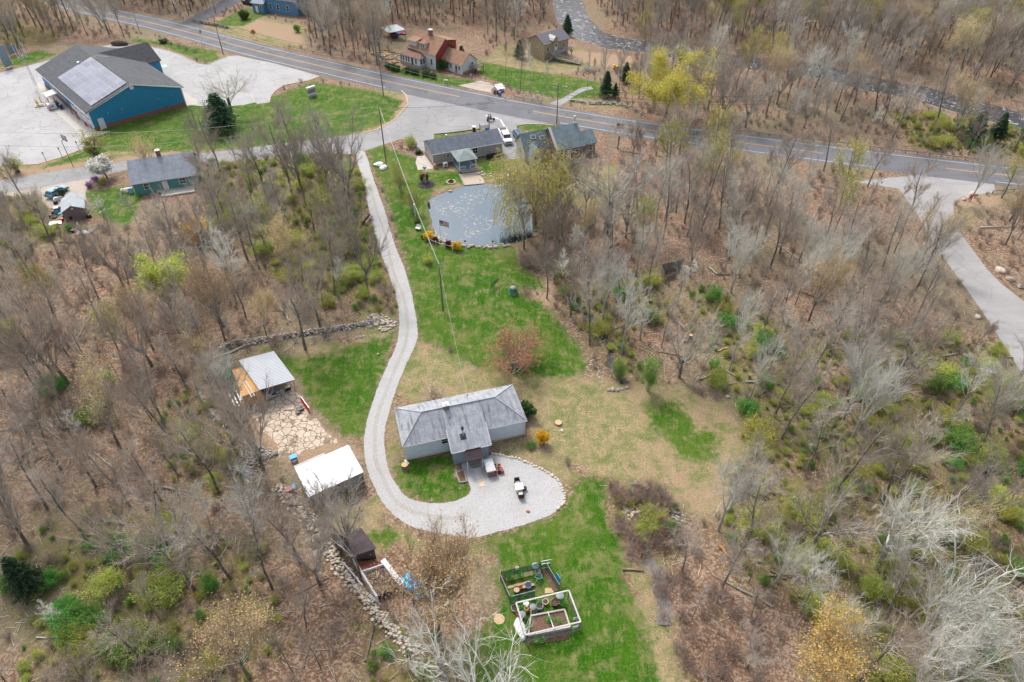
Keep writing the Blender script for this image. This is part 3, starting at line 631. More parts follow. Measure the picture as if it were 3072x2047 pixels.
def door(root, x, y, z, w, h, side, mat, frame=None, glassy=False):
    T = Matrix.Translation((x, y, z)) @ Matrix.Rotation(ROT[side] if isinstance(side, str) else side, 4, 'Z')
    mb = MB(T); mb.b2(-w/2, w/2, -.06, -.003, 0, h); d = mb.build('door', mat, root)
    mb = MB(T); f = .08; mb.b2(-w/2-f, w/2+f, -.08, 0, h, h+f); mb.b2(-w/2-f, -w/2, -.08, 0, 0, h); mb.b2(w/2, w/2+f, -.08, 0, 0, h); mb.build('door_frame', frame or M_['trim'], d)
    mb = MB(T); mb.box((w/2-.1, -.09, 1.0), (.1, .06, .04)); mb.build('handle', M_['steel'], d)
    if glassy: mb = MB(T); mb.b2(-w/2+.15, w/2-.15, -.075, -.062, h*.5, h*.92); mb.build('pane', M_['glass'], d)
    return d
def gable_walls(mb, x0, x1, y0, y1, ze, zr, axis='X', z0=0.0, yr=None):
    """walls with gable ends; ridge runs along axis"""
    if axis == 'X':
        ym = (y0+y1)/2 if yr is None else yr
        V = [(x0,y0,z0),(x1,y0,z0),(x1,y1,z0),(x0,y1,z0),(x0,y0,ze),(x1,y0,ze),(x1,y1,ze),(x0,y1,ze),(x0,ym,zr),(x1,ym,zr)]
        F = [(0,3,2,1),(0,1,5,4),(2,3,7,6),(1,2,6,9,5),(3,0,4,8,7),(4,5,9,8),(6,7,8,9)]
    else:
        xm = (x0+x1)/2 if yr is None else yr
        V = [(x0,y0,z0),(x1,y0,z0),(x1,y1,z0),(x0,y1,z0),(x0,y0,ze),(x1,y0,ze),(x1,y1,ze),(x0,y1,ze),(xm,y0,zr),(xm,y1,zr)]
        F = [(0,3,2,1),(0,1,5,8,4),(2,3,7,9,6),(1,2,6,5),(3,0,4,7),(5,6,9,8),(7,4,8,9)]
    return mb.add(V, F)
def gable_roof(mb, x0, x1, y0, y1, ze, zr, axis='X', ov=.35, eo=.3, th=.14, yr=None, lift=.03):
    """two slabs; eaves overhang ov beyond the wall line, ends eo"""
    if axis == 'X':
        ym = (y0+y1)/2 if yr is None else yr; s0 = (zr-ze)/(ym-y0); s1 = (zr-ze)/(y1-ym); r = zr+th+lift
        mb.slab([(x0-eo,y0-ov,ze-ov*s0+th+lift),(x1+eo,y0-ov,ze-ov*s0+th+lift),(x1+eo,ym,r),(x0-eo,ym,r)], th)
        mb.slab([(x1+eo,y1+ov,ze-ov*s1+th+lift),(x0-eo,y1+ov,ze-ov*s1+th+lift),(x0-eo,ym,r),(x1+eo,ym,r)], th)
    else:
        xm = (x0+x1)/2 if yr is None else yr; s0 = (zr-ze)/(xm-x0); s1 = (zr-ze)/(x1-xm); r = zr+th+lift
        mb.slab([(x0-ov,y1+eo,ze-ov*s0+th+lift),(x0-ov,y0-eo,ze-ov*s0+th+lift),(xm,y0-eo,r),(xm,y1+eo,r)], th)
        mb.slab([(x1+ov,y0-eo,ze-ov*s1+th+lift),(x1+ov,y1+eo,ze-ov*s1+th+lift),(xm,y1+eo,r),(xm,y0-eo,r)], th)
    return mb
def hip_roof(mb, x0, x1, y0, y1, ze, zr, xa, xb, yr=None, th=.15):
    yr = (y0+y1)/2 if yr is None else yr
    V = [(x0,y0,ze),(x1,y0,ze),(x1,y1,ze),(x0,y1,ze),(x0,y0,ze-th),(x1,y0,ze-th),(x1,y1,ze-th),(x0,y1,ze-th),(xa,yr,zr),(xb,yr,zr)]
    return mb.add(V, [(0,1,9,8),(1,2,9),(2,3,8,9),(3,0,8),(4,5,1,0),(5,6,2,1),(6,7,3,2),(7,4,0,3),(7,6,5,4)])
def tri_box(root, name, pts, z0, z1, mat): mb = MB(); mb.prism(pts, z0, z1); return mb.build(name, mat, root)

# ---- the grey ranch house in the middle
a = g('N',190,755); b = g('N',1292,515)
H1 = thing('ranch_house', 'pale blue-grey ranch house with streaked grey hip roof beside the gravel circle', 'house', a, ang(a,b))
m_sid = siding('pale_vinyl', (.68,.76,.84), .2, dirt=.06); m_bb = siding('blue_board', (.26,.33,.4), .3, 'X'); m_shg = shingle('grey_shingle', (.29,.305,.335), (.4,.415,.445), (.07,.07,.08), row=.17, s_amt=.75)
mb = MB(); mb.b2(0,16.05,0,6.2,0,3.0); mb.build('wall', m_sid, H1)
mb = MB(); mb.b2(-.06,16.11,-.06,6.26,0,.28); mb.build('foundation', M_['stone_pale'], H1)
mb = MB()
for x, y in ((0,0),(16.05,0),(0,6.2),(16.05,6.2)): mb.box((x,y,1.65),(.16,.16,2.7))
mb.build('corner_trim', M_['trim'], H1)
mb = MB(); hip_roof(mb, -.35, 16.4, -.35, 6.75, 3.12, 5.05, 2.9, 12.9, 3.2); rf = mb.build('roof', m_shg, H1)
mb = MB(); mb.chain([(-.33,-.33,3.14),(2.9,3.2,5.09)], .07, 5); mb.chain([(-.33,6.73,3.14),(2.9,3.2,5.09),(12.9,3.2,5.09),(16.38,-.33,3.14)], .07, 5); mb.chain([(12.9,3.2,5.09),(16.38,6.73,3.14)], .07, 5); mb.build('ridge_cap', shingle('ridge_shingle',(.4,.41,.43),(.5,.51,.53)), rf)
mb = MB(); mb.b2(-.37,5.6,-.38,-.35,2.95,3.11); mb.b2(10.75,16.42,-.38,-.35,2.95,3.11); mb.build('fascia', M_['trim'], rf)
mb = MB(); mb.b2(5.85,10.5,-2.4,-.01,0,2.62); mb.add([(5.85,-2.4,2.62),(5.85,0,2.62),(5.85,0,3.6),(10.5,-2.4,2.62),(10.5,0,2.62),(10.5,0,3.6)], [(0,1,2),(3,5,4),(0,2,5,3)]); mb.build('addition_wall', m_bb, H1)
mb = MB(); mb.slab([(5.6,-2.75,2.78),(10.8,-2.75,2.78),(10.8,2.7,4.98),(5.6,2.7,4.98)], .13); ra = mb.build('addition_roof', m_shg, H1)
mb = MB(); mb.b2(5.56,5.6,-2.77,-2.6,2.6,2.76); mb.slab([(10.8,-2.76,2.83),(10.86,-2.76,2.83),(10.86,.2,4.0),(10.8,.2,4.0)], .2); mb.slab([(5.54,-2.76,2.83),(5.6,-2.76,2.83),(5.6,.2,4.0),(5.54,.2,4.0)], .2); mb.b2(5.6,7.3,-2.81,-2.77,2.62,2.77); mb.b2(9.4,10.8,-2.81,-2.77,2.62,2.77); mb.build('fascia', M_['trim'], ra)
cx, cy = 6.2, 3.0
mb = MB(); mb.b2(cx-.35,cx+.35,cy-.3,cy+.3,4.6,5.75); ch = mb.build('chimney', brickm('chimney_brick',(.16,.12,.11),(.24,.18,.15),(.3,.28,.25)), rf)
mb = MB(); mb.b2(cx-.42,cx+.42,cy-.37,cy+.37,5.75,5.87); mb.b2(cx-.2,cx+.2,cy-.2,cy+.2,5.87,6.0); mb.build('chimney_cap', M_['white'], ch)
mb = MB(); mb.b2(cx-.55,cx+.55,cy-.75,cy-.3,4.72,4.8); mb.build('flashing', M_['black'], ch)
mb = MB(); mb.lathe([(.09,0),(.09,1.35),(.14,1.38),(.15,1.6),(.08,1.65)], (7.5,-1.0,3.55), 10); pv = mb.build('stove_pipe', M_['steel'], ra)
mb = MB(); mb.slab([(7.1,-1.45,3.33),(7.9,-1.45,3.33),(7.9,-.65,3.66),(7.1,-.65,3.66)], .05); mb.lathe([(.17,1.3),(.17,1.7),(.05,1.78)], (7.5,-1.0,3.55), 10); mb.build('flashing', M_['black'], pv)
mb = MB(); mb.tube((6.35,1.6,4.3),(6.35,1.6,4.85),.05); mb.tube((9.6,5.6,3.6),(9.6,5.6,4.15),.05); mb.build('vent_pipe', M_['black'], rf)
window(H1, 5.2, 0, 1.75, .75, .95, 'S', 1, 2)
window(H1, 13.6, 6.2, 1.2, 1.2, 1.1, 'N'); window(H1, 3.0, 6.2, 1.2, 1.2, 1.1, 'N'); window(H1, 0, 3, 1.2, 1.0, 1.1, 'W'); window(H1, 10.5, -1.1, 1.1, .7, 1.1, 'E')
door(H1, 8.35, -2.4, .25, 1.0, 2.0, 'S', M_['white'], glassy=True)
mb = MB(); mb.slab([(7.15,-4.15,2.2),(9.45,-4.15,2.2),(9.45,-2.42,2.74),(7.15,-2.42,2.74)], .08); pr = mb.build('porch_roof', plain('brown_felt',(.055,.04,.045),.85,.3), H1)
mb = MB(); mb.tube((7.3,-3.95,0),(7.3,-3.95,2.2),.05); mb.tube((9.3,-3.95,0),(9.3,-3.95,2.2),.05); mb.build('post', M_['trim'], pr)
mb = MB(); mb.box((3.9,-.05,1.0),(.28,.08,.1)); mb.box((4.2,-.05,.6),(.14,.08,.14)); mb.build('wall_vent', M_['trim'], H1)
mb = MB(); mb.box((-.05,-.4,.1),(.3,.9,.14),rz=.4); mb.tube((-.12,-.12,0),(-.12,-.12,2.9),.04); mb.tube((16.15,-.12,0),(16.15,-.12,2.9),.04); mb.build('downspout', M_['trim'], H1)

# ---- white-roofed shed by the drive
z0 = 2.6; c0, c1, c2, c3 = [g('T',*p,z0) for p in ((40,140),(145,290),(430,160),(330,28))]
r0 = Vector((c1.x, c1.y, 0)); sh = thing('long_shed', 'long open shed with a bright white flat metal roof left of the driveway', 'shed', r0, ang(c1,c2))
L1 = (c2-c1).length; W1 = (c3-c2).length
mb = MB(); mb.b2(.15,L1-.15,.1,W1-.3,0,2.35); mb.build('wall', siding('grey_plank',(.26,.27,.28),.28,'X',.8,.4), sh)
mb = MB(); mb.slab([(0,-.1,2.5),(L1,-.1,2.5),(L1,W1*.93,2.72),(0,W1*.93,2.72)], .08); mb.build('roof', corrug('white_metal',(.78,.82,.87),.6,'X',dark=.85,rough=.35), sh)
mb = MB(); mb.slab([(0,W1*.93,2.66),(4.0,W1*.93,2.66),(4.0,W1*1.03,2.6),(0,W1*1.03,2.6)], .05); mb.build('roof_edge', corrug('grey_metal_strip',(.45,.46,.48),.3,'Y'), sh)
mb = MB()
for i in range(5): mb.box((L1*i/4*.96+.12,-.02,1.2),(.12,.12,2.4))
mb.build('post', M_['wood_grey'], sh)
mb = MB(); mb.b2(.3,L1-.3,.05,.09,1.0,1.1); mb.b2(L1*.4,L1*.75,.04,.08,1.7,2.2); mb.build('rail', M_['wood'], sh)

# ---- shipping container and carport
c0, c1, c2 = [g('O',*p,2.6) for p in ((172,480),(390,925),(720,810))]
K = thing('shipping_container', 'ochre yellow steel shipping container against the carport', 'container', (c1.x,c1.y,0), ang(c1,c2))
m_con = corrug('ochre_steel', (.58,.3,.07), .28, 'Y', rough=.6, dark=.78)
m_con2 = corrug('ochre_door', (.5,.25,.06), .28, 'X', rough=.6, dark=.8)
mb = MB(); mb.b2(0,2.44,.05,6.05,.12,2.55); mb.build('body', m_con, K)
mb = MB()
for x in (0,2.44):
    for y in (0,6.06): mb.box((x,y,1.3),(.16,.16,2.6))
for z in (.08,2.55):
    mb.b2(0,2.44,-.03,.05,z-.06,z+.06); mb.b2(0,2.44,6.03,6.1,z-.06,z+.06)
    for x in (0,2.44): mb.b2(x-.05,x+.05,0,6.06,z-.06,z+.065)
mb.build('frame', plain('ochre_frame',(.5,.24,.05),.6,.3), K)
for x in (.64,1.8):
    mb = MB(); mb.b2(x-.56,x+.56,-.02,.045,.15,2.48); dd = mb.build('door', m_con2, K)
    mb = MB()
    for q in (-.35,.3): mb.tube((x+q,-.05,.12),(x+q,-.05,2.5),.022,n=6)
    mb.box((x+.1,-.06,1.2),(.45,.03,.06)); mb.build('lock_bar', M_['steel'], dd)
mb = MB(); mb.box((1.55,-.03,.75),(.3,.02,.22)); mb.build('label_plate', M_['white'], K)
lad = thing('roof_ladder', 'white ladder lying on the ochre container roof', 'ladder', (c1.x,c1.y,2.66), ang(c1,c2))
def ladder(root, L=4.2, w=.42, step_=.3, mat=None, hook=False):
    mb = MB(); mb.b2(0,L,-w/2-.03,-w/2+.03,0,.09); mb.b2(0,L,w/2-.03,w/2+.03,0,.09); r = mb.build('rail', mat or M_['white'], root)
    mb = MB(); x = .2
    while x < L: mb.tube((x,-w/2,.045),(x,w/2,.045),.018,n=5); x += step_
    mb.build('rung', mat or M_['white'], root)
    if hook: mb = MB(); mb.chain([(.1,-w/2-.35,.02),(.0,-w/2,.08),(0,w/2,.08),(.1,w/2+.35,.02)],.035,6); mb.build('stabiliser', M_['steel'], root)
lad.location = g('O',580,930,2.66); p2 = g('O',430,680,2.66); lad.rotation_euler.z = ang(lad.location, p2); ladder(lad, 3.6, hook=True)
# carport
q = [g('O',*p,2.9) for p in ((680,810),(1310,625),(940,150),(330,310))]
CP = thing('carport', 'open carport with ribbed grey metal roof beside the ochre container', 'carport', (q[0].x,q[0].y,0), ang(q[0],q[1]))
lq = [local(CP, (p.x,p.y,0)) for p in q]
mb = MB(); mb.slab([(lq[0].x,lq[0].y,2.85),(lq[1].x,lq[1].y,2.8),(lq[2].x,lq[2].y,3.05),(lq[3].x,lq[3].y,3.05)], .06); mb.build('roof', corrug('ribbed_metal',(.46,.49,.54),.3,'Y',dark=.55), CP)
mb = MB(); mb.b2(lq[0].x+.1,lq[1].x-.1,.12,.24,2.6,2.78); mb.build('beam', plain('red_oxide',(.3,.06,.04),.7,.2), CP)
for fx, fy in ((.98,.15),(.98,.5),(.98,.95),(.05,.97)):
    a_ = lq[0].lerp(lq[1], fx); b_ = lq[3].lerp(lq[2], fx); p = a_.lerp(b_, fy); mb = MB(); mb.tube((p.x,p.y,0),(p.x,p.y,2.8),.05,n=6); mb.build('post', M_['steel'], CP)

# ---- collapsed felt-roofed sheds below
p0, p1, p2, p3 = g('T',265,508,1.9), g('T',385,600,1.9), g('T',498,560,2.3), g('T',420,455,2.3)
fs = thing('felt_roof_shed', 'low lean-to shed with dark brown felt roof among bare trunks', 'shed', (p1.x,p1.y,0), ang(p1,p2)); l = [local(fs,(p.x,p.y,0)) for p in (p0,p1,p2,p3)]
m_felt = plain('brown_roof_felt', (.085,.065,.07), .8, .3, 1.2, bmp=.3); m_wh = plain('peeling_white_board', (.7,.69,.67), .8, .3, 6)
mb = MB(); mb.slab([(l[0].x,l[0].y,1.9),(l[1].x,l[1].y,1.9),(l[2].x,l[2].y,2.3),(l[3].x,l[3].y,2.3)], .1); mb.build('roof', m_felt, fs)
m4 = sum((Vector((v_.x,v_.y,0)) for v_ in l), Vector())/4; ins_ = [m4 + (Vector((v_.x,v_.y,0))-m4)*.88 for v_ in l]
mb = MB(); mb.prism([(v_.x,v_.y) for v_ in ins_], 0, 1.82); mb.build('wall', siding('dark_plank',(.12,.1,.09),.25,'X',.85,.4), fs)
mb = MB(); mb.slab([(l[0].x-.05,l[0].y,1.98),(l[1].x-.05,l[1].y-.15,1.98),(l[1].x-.05,l[1].y-.15,1.8),(l[0].x-.05,l[0].y,1.8)],.05); mb.build('edge_board', m_wh, fs)
# roofless enclosure beside it
e = [g('T',*p,1.2) for p in ((378,612),(500,808),(628,745),(530,618))]
en = thing('roofless_shed', 'collapsed shed with white board walls, rust-red plank floor and dark sheet', 'shed', (e[1].x,e[1].y,0), ang(e[1],e[2])); l = [local(en,(p.x,p.y,0)) for p in e]
def board_wall(root, A, B, z0, z1, th, mat, name='wall'):
    d = (B-A); nr = Vector((-d.y,d.x,0)).normalized()*th/2; mb = MB(); mb.prism([(v_.x,v_.y) for v_ in (A+nr,B+nr,B-nr,A-nr)], z0, z1); return mb.build(name, mat, root)
board_wall(en, l[0], l[1], 0, 1.25, .22, m_wh); board_wall(en, l[3], l[2], 0, 1.2, .6, m_wh); board_wall(en, l[0].lerp(l[1],.35), l[3].lerp(l[2],.15), 0, 1.15, .12, m_wh)
mb = MB(); qq = [l[0].lerp(l[1],.4), l[1], l[2], l[3].lerp(l[2],.15)]; mb.prism([(v_.x,v_.y) for v_ in [v0.lerp(sum(qq,Vector())/4,.1) for v0 in qq]], 0, .85); mb.build('roof_sheet', m_felt, en)
mb = MB(); qq = [l[0], l[0].lerp(l[1],.33), l[3].lerp(l[2],.13), l[3].lerp(l[0],.1)]; mb.prism([(v_.x,v_.y) for v_ in qq], .5, .75); mb.build('plank_floor', siding('rust_plank',(.26,.09,.06),.22,'Y',.85,.4), en)
mb = MB(); mb.slab([tuple(local(en,g('T',445,805,.2))),tuple(local(en,g('T',515,850,.2))),tuple(local(en,g('T',508,838,.5))),tuple(local(en,g('T',470,800,.5)))],.05); mb.build('fallen_board', m_wh, en)
f0 = g('T',335,655); fw = thing('fallen_white_fence', 'peeling white fence rail leaning beside the stone wall', 'fence', f0, ang(f0, g('T',430,768)))
L_ = (g('T',430,768)-f0).length; mb = MB(); mb.b2(0,L_,-.05,.05,.75,.9); mb.b2(0,L_,-.04,.04,.35,.48); mb.build('rail', m_wh, fw)
mb = MB()
for i in range(4): mb.box((L_*i/3,0,.45),(.12,.12,.9+.1*(i%2)))
mb.build('post', m_wh, fw)

# ---- grey ranch by the pond
a = g('P',262,600); b = g('P',1160,440); GH = thing('pond_house', 'long taupe cottage with dark shingle roof behind the pond', 'house', a, ang(a,b)); L_ = (b-a).length; W_ = 6.7
m_tau = siding('taupe_siding', (.42,.39,.37), .16); m_dsh = shingle('charcoal_shingle', (.11,.125,.15), (.18,.2,.235), (.22,.24,.27), s_amt=.3)
mb = MB(); gable_walls(mb, 0, L_, 0, W_, 2.75, 4.45, z0=.35); mb.build('wall', m_tau, GH)
mb = MB(); mb.b2(.05,L_-.05,.05,W_-.05,0,.36); mb.build('foundation', M_['stone_dark'], GH)
mb = MB(); gable_roof(mb, 0, L_, 0, W_, 2.75, 4.45, ov=.3, eo=.2); rf = mb.build('roof', m_dsh, GH)
mb = MB(); mb.b2(-.25,L_+.25,-.36,-.32,2.62,2.78); mb.b2(-.05,L_+.05,-.03,-.005,.33,.45)
for x in (0,L_): mb.box((x,0,1.6),(.14,.14,2.4))
mb.build('trim', M_['trim'], GH)
window(GH, 3.55, 0, 1.35, .6, .8, 'S', 2, 2); window(GH, 9.9, 0, 1.2, 1.1, 1.3, 'S', 2, 2); window(GH, 0, 4.6, 1.3, .8, 1.2, 'W'); window(GH, 13.9, 0, 1.2, .1, .1, 'S'); door(GH, 8.4, 0, .45, .9, 2.0, 'S', M_['white'])
mb = MB(); mb.lathe([(.16,0),(.16,.5),(.24,.52),(.24,.68),(.1,.72)], (4.6,4.0,4.15), 10); mb.build('flue', M_['steel'], rf)
mb = MB(); mb.chain([(12.3,-.06,2.6),(12.3,-.06,.5),(11,-.06,.42)],.05,6); mb.build('downspout', M_['trim'], GH)
wr = local(GH, g('P',600,690)); wl = local(GH, g('P',830,655)); x0, x1 = wr.x, wl.x; yf = (wr.y+wl.y)/2
mb = MB(); mb.b2(x0,x1,yf,-.36,.05,.4); dk = mb.build('deck', siding('blue_deck',(.26,.36,.4),.2,'X',.7), GH)
mb = MB(); mb.b2(x0+.5,x1+.3,yf-.35,yf,.02,.2); mb.build('step', M_['concrete'], dk)
xm = (x0+x1)/2; ym = yf/2
mb = MB(); V = [(x0-.3,yf-.3,2.75),(x1+.3,yf-.3,2.75),(x1+.3,.0,2.75),(x0-.3,.0,2.75),(x0-.3,yf-.3,2.65),(x1+.3,yf-.3,2.65),(x1+.3,0,2.65),(x0-.3,0,2.65),(xm,ym-.1,3.85)]
mb.add(V, [(0,1,8),(1,2,8),(2,3,8),(3,0,8),(4,5,1,0),(5,6,2,1),(6,7,3,2),(7,4,0,3),(7,6,5,4)]); mb.build('porch_roof', shingle('sage_shingle',(.2,.24,.24),(.28,.32,.32)), GH)
for x, y in ((x0+.1,yf+.1),(x1-.1,yf+.1),(x0+.1,-.5),(x1-.1,-.5)):
    mb = MB(); mb.box((x,y,1.52),(.14,.14,2.25)); mb.tube((x,y,2.0),(x+(.5 if x<xm else -.5),y,2.6),.04,n=5); mb.build('post', M_['white'], GH)
for xa, xb in ((x0+.2,x0+1.5),(x1-1.4,x1-.2)):
    mb = MB(); mb.b2(xa,xb,yf+.07,yf+.13,.45,.55); mb.b2(xa,xb,yf+.07,yf+.13,1.2,1.3); mb.b2(xa,xa+.08,yf+.07,yf+.13,.55,1.2); mb.b2(xb-.08,xb,yf+.07,yf+.13,.55,1.2); pn = mb.build('railing', M_['white'], GH)
    mb = MB(); mb.b2(xa+.08,xb-.08,yf+.09,yf+.11,.55,1.2); mb.build('infill', M_['grey_pl'], pn)

# ---- slate roofed house right of the cars
a = g('X',325,455); b = g('X',650,395); SH = thing('slate_house', 'brown walled house with large slate-blue roof and skylights behind the willow', 'house', a, ang(a,b)+.02)
m_sl = shingle('slate_blue', (.15,.2,.22), (.22,.28,.3), None); m_br = siding('brown_siding', (.24,.17,.13), .25, 'Z')
mb = MB(); gable_walls(mb, 0, 6.6, 0, 8.5, 3.4, 6.6, z0=0); mb.build('wall', m_br, SH)
mb = MB(); gable_roof(mb, 0, 6.6, 0, 8.5, 3.4, 6.6, ov=.4, eo=.3); rf = mb.build('roof', m_sl, SH)
mb = MB(); mb.b2(-6.2,-.02,3.5,8.3,0,3.0); mb.add([(-6.2,3.5,3),(-.02,3.5,3),(-.02,8.3,3),(-6.2,8.3,3),(-6.2,5.9,5.6),(-.02,5.9,5.6)],[(0,1,5,4),(2,3,4,5),(3,0,4),(1,2,5)]); mb.build('wing_wall', siding('white_siding',(.6,.6,.58),.18), SH)
mb = MB(); gable_roof(mb, -6.2, -.32, 3.5, 8.3, 3.0, 5.6, ov=.4, eo=.25); rw = mb.build('wing_roof', m_sl, SH)
mb = MB(); mb.b2(-5.4,-3.0,1.5,3.48,0,2.6); mb.add([(-5.4,1.5,2.6),(-3.0,1.5,2.6),(-3.0,4.5,2.6),(-5.4,4.5,2.6),(-4.2,1.5,4.0),(-4.2,4.5,4.0)],[(0,1,4),(1,2,5,4),(3,0,4,5)]); mb.build('gable_wall', M_['white'], SH)
mb = MB(); gable_roof(mb, -5.4, -3.0, 1.5, 4.3, 2.6, 4.0, 'Y', ov=.35, eo=.3); mb.build('gable_roof', m_sl, SH)
for X, Y, Z in ((-3.6,5.0,4.75),(-1.6,4.6,4.4)):
    mb = MB(Matrix.Translation((X,Y,Z+.12)) @ Matrix.Rotation(math.atan2(2.6,2.4),4,'X')); mb.b2(-.6,.6,-.45,.45,0,.14); sk = mb.build('skylight', M_['white'], rw)
    mb = MB(Matrix.Translation((X,Y,Z+.12)) @ Matrix.Rotation(math.atan2(2.6,2.4),4,'X')); mb.b2(-.48,.48,-.34,.34,.141,.16); mb.build('pane', glass('skylight_glass',(.2,.17,.15)), sk)
mb = MB(); mb.slab([(-.32,-.42,3.42),(.25,-.42,3.42),(.25,4.25,6.85),(-.32,4.25,6.85)], .12); mb.build('verge_board', plain('tan_board',(.5,.46,.38),.7,.15), rf)
mb = MB(); mb.b2(6.62,10.4,1.5,6.5,0,2.8); mb.add([(6.62,1.5,2.8),(10.4,1.5,2.8),(10.4,6.5,2.8),(6.62,6.5,2.8),(6.62,4,4.6),(10.4,4,4.6)],[(0,1,5,4),(2,3,4,5),(1,2,5),(3,0,4)]); mb.build('porch_wall', m_br, SH)
mb = MB(); gable_roof(mb, 6.95, 10.4, 1.5, 6.5, 2.8, 4.6, ov=.4, eo=.3); mb.build('east_roof', m_sl, SH)
mb = MB(); mb.tube((6.2,4.2,6.5),(6.2,4.2,8.2),.14); mb.lathe([(.28,8.2),(.3,8.45),(.1,8.5)],(6.2,4.2,0),10); mb.b2(5.9,6.5,3.9,4.5,6.4,6.95); mb.build('flue', M_['steel'], rf)
mb = MB(); mb.b2(.3,5.6,-2.4,-.02,.5,.7); dk = mb.build('deck', M_['wood_grey'], SH); mb = MB()
for i in range(24): mb.box((.35+i*.228,-2.35,1.1),(.05,.05,.85))
mb.b2(.3,5.6,-2.4,-2.3,1.5,1.58); mb.build('railing', M_['wood_grey'], dk); mb = MB()
for x in (.4,2.9,5.4): mb.box((x,-2.3,.25),(.14,.14,.5))
mb.build('deck_post', M_['wood_grey'], dk)
window(SH, 1.2, 0, 1.4, .8, 1.2, 'S'); window(SH, 5.0, 0, 1.3, .9, 1.3, 'S'); door(SH, 3.0, 0, .72, .9, 2.0, 'S', M_['white']); window(SH, -1.6, 3.5, 1.2, .9, 1.2, 'S'); window(SH, -6.2, 6, 1.2, .9, 1.2, 'W'); window(SH, -4.2, 1.5, 1.2, .8, 1.2, 'S')
window(SH, 9.3, 1.5, 1.0, .9, 1.3, 'S')

# ---- white and red house across the road
a = g('Q',1165,910); b = g('Q',575,455,4); a2 = g('Q',1145,635,4)
# local frame: x runs along the long front toward the right/near corner
o_ = Vector((a.x,a.y,0)); dirn = (Vector((b.x,b.y,0))-Vector((a2.x,a2.y,0))).normalized(); Lh = (Vector((b.x,b.y,0))-Vector((a2.x,a2.y,0))).length
o0 = o_ + dirn*Lh
RH = thing('farm_house', 'white clapboard house with red gable, tan shingle roofs and glazed porch', 'house', o0, ang(o0,o_))
m_wsid = siding('white_clapboard', (.66,.67,.68), .17); m_rsid = siding('red_clapboard', (.34,.045,.04), .2); m_tan = shingle('tan_shingle', (.27,.15,.095), (.37,.23,.15), (.2,.12,.09), s_amt=.4)
W_ = 8.4; ze, zr = 4.2, 7.6
mb = MB(); gable_walls(mb, 0, Lh, 0, W_, ze, zr, z0=0); mb.build('wall', m_wsid, RH)
mb = MB(); mb.add([(Lh+.02,.15,.02),(Lh+.02,W_-.05,.02),(Lh+.02,W_-.05,ze-.02),(Lh+.02,W_/2,zr-.05),(Lh+.02,.15,ze-.0),(Lh+.0,.15,.02),(Lh+.0,W_-.05,.02),(Lh+.0,W_-.05,ze-.02),(Lh+.0,W_/2,zr-.05),(Lh+.0,.15,ze)],[(0,1,2,3,4),(9,8,7,6,5),(0,4,9,5),(1,0,5,6),(2,1,6,7),(3,2,7,8),(4,3,8,9)]); mb.build('gable_wall', m_rsid, RH)
mb = MB(); mb.b2(0,3.2,-.03,-.004,2.6,4.1); mb.build('red_wall', m_rsid, RH)
mb = MB(); gable_roof(mb, 0, Lh, 0, W_, ze, zr, ov=.35, eo=.3); rf = mb.build('roof', m_tan, RH)
mb = MB(); mb.slab([(Lh*.52,W_/2+.1,7.45),(Lh+.35,W_/2+.1,7.45),(Lh+.35,W_+.6,6.4),(Lh*.52,W_+.6,6.4)],.15); mb.build('rear_dormer_roof', m_tan, RH); mb = MB(); mb.b2(Lh*.54,Lh+.02,W_/2+.9,W_+.3,4.4,6.4); mb.build('rear_dormer', m_rsid, RH)
mb = MB()
for x in (0,Lh): mb.box((x,0,2.1),(.18,.18,4.2))
mb.build('corner_trim', M_['trim'], RH)
cx = Lh*.5; mb = MB(); mb.b2(cx-.5,cx+.5,W_/2-.45,W_/2+.45,7.1,9.0); ch = mb.build('chimney', brickm('red_brick',(.3,.09,.06),(.22,.06,.045),(.35,.3,.27)), rf); mb = MB(); mb.b2(cx-.58,cx+.58,W_/2-.52,W_/2+.52,9.0,9.15); mb.build('chimney_cap', M_['white'], ch)
sl = (zr-ze)/(W_/2)
def dormer(xc, w, y0, h0, rise, kind):
    zb = ze + y0*sl; yb = W_/2 - .6
    mb = MB(); mb.b2(xc-w/2, xc+w/2, y0, y0+2.4, zb-.3, zb+h0); d = mb.build('dormer', m_wsid, RH)
    mb = MB()
    if kind == 'shed': mb.slab([(xc-w/2-.2,y0-.3,zb+h0+.08),(xc+w/2+.2,y0-.3,zb+h0+.08),(xc+w/2+.2,y0+3.0,zb+h0+.75),(xc-w/2-.2,y0+3.0,zb+h0+.75)],.12)
    else: hip_roof(mb, xc-w/2-.25, xc+w/2+.25, y0-.3, y0+3.1, zb+h0+.15, zb+h0+.8, xc-.1, xc+.1, y0+1.3)
    mb.build('dormer_roof', m_tan, d); return d, zb
dormer(1.6, 3.2, .5, 1.45, 0, 'shed'); d_, zb = dormer(Lh*.5, 2.3, .7, 1.3, 0, 'hip')
for x in (Lh*.5-.5,Lh*.5+.5): window(RH, x, .7, zb+.25, .6, .85, 'S')
window(RH, Lh+.02, 5.2, 4.6, .75, 1.2, 'E', frame=plain('dark_frame',(.1,.08,.08)))
window(RH, Lh+.02, 2.0, 1.3, .8, 1.3, 'E')
for x in (Lh-4.2,Lh-1.6): window(RH, x, 0, 1.2, .7, 1.6, 'S')
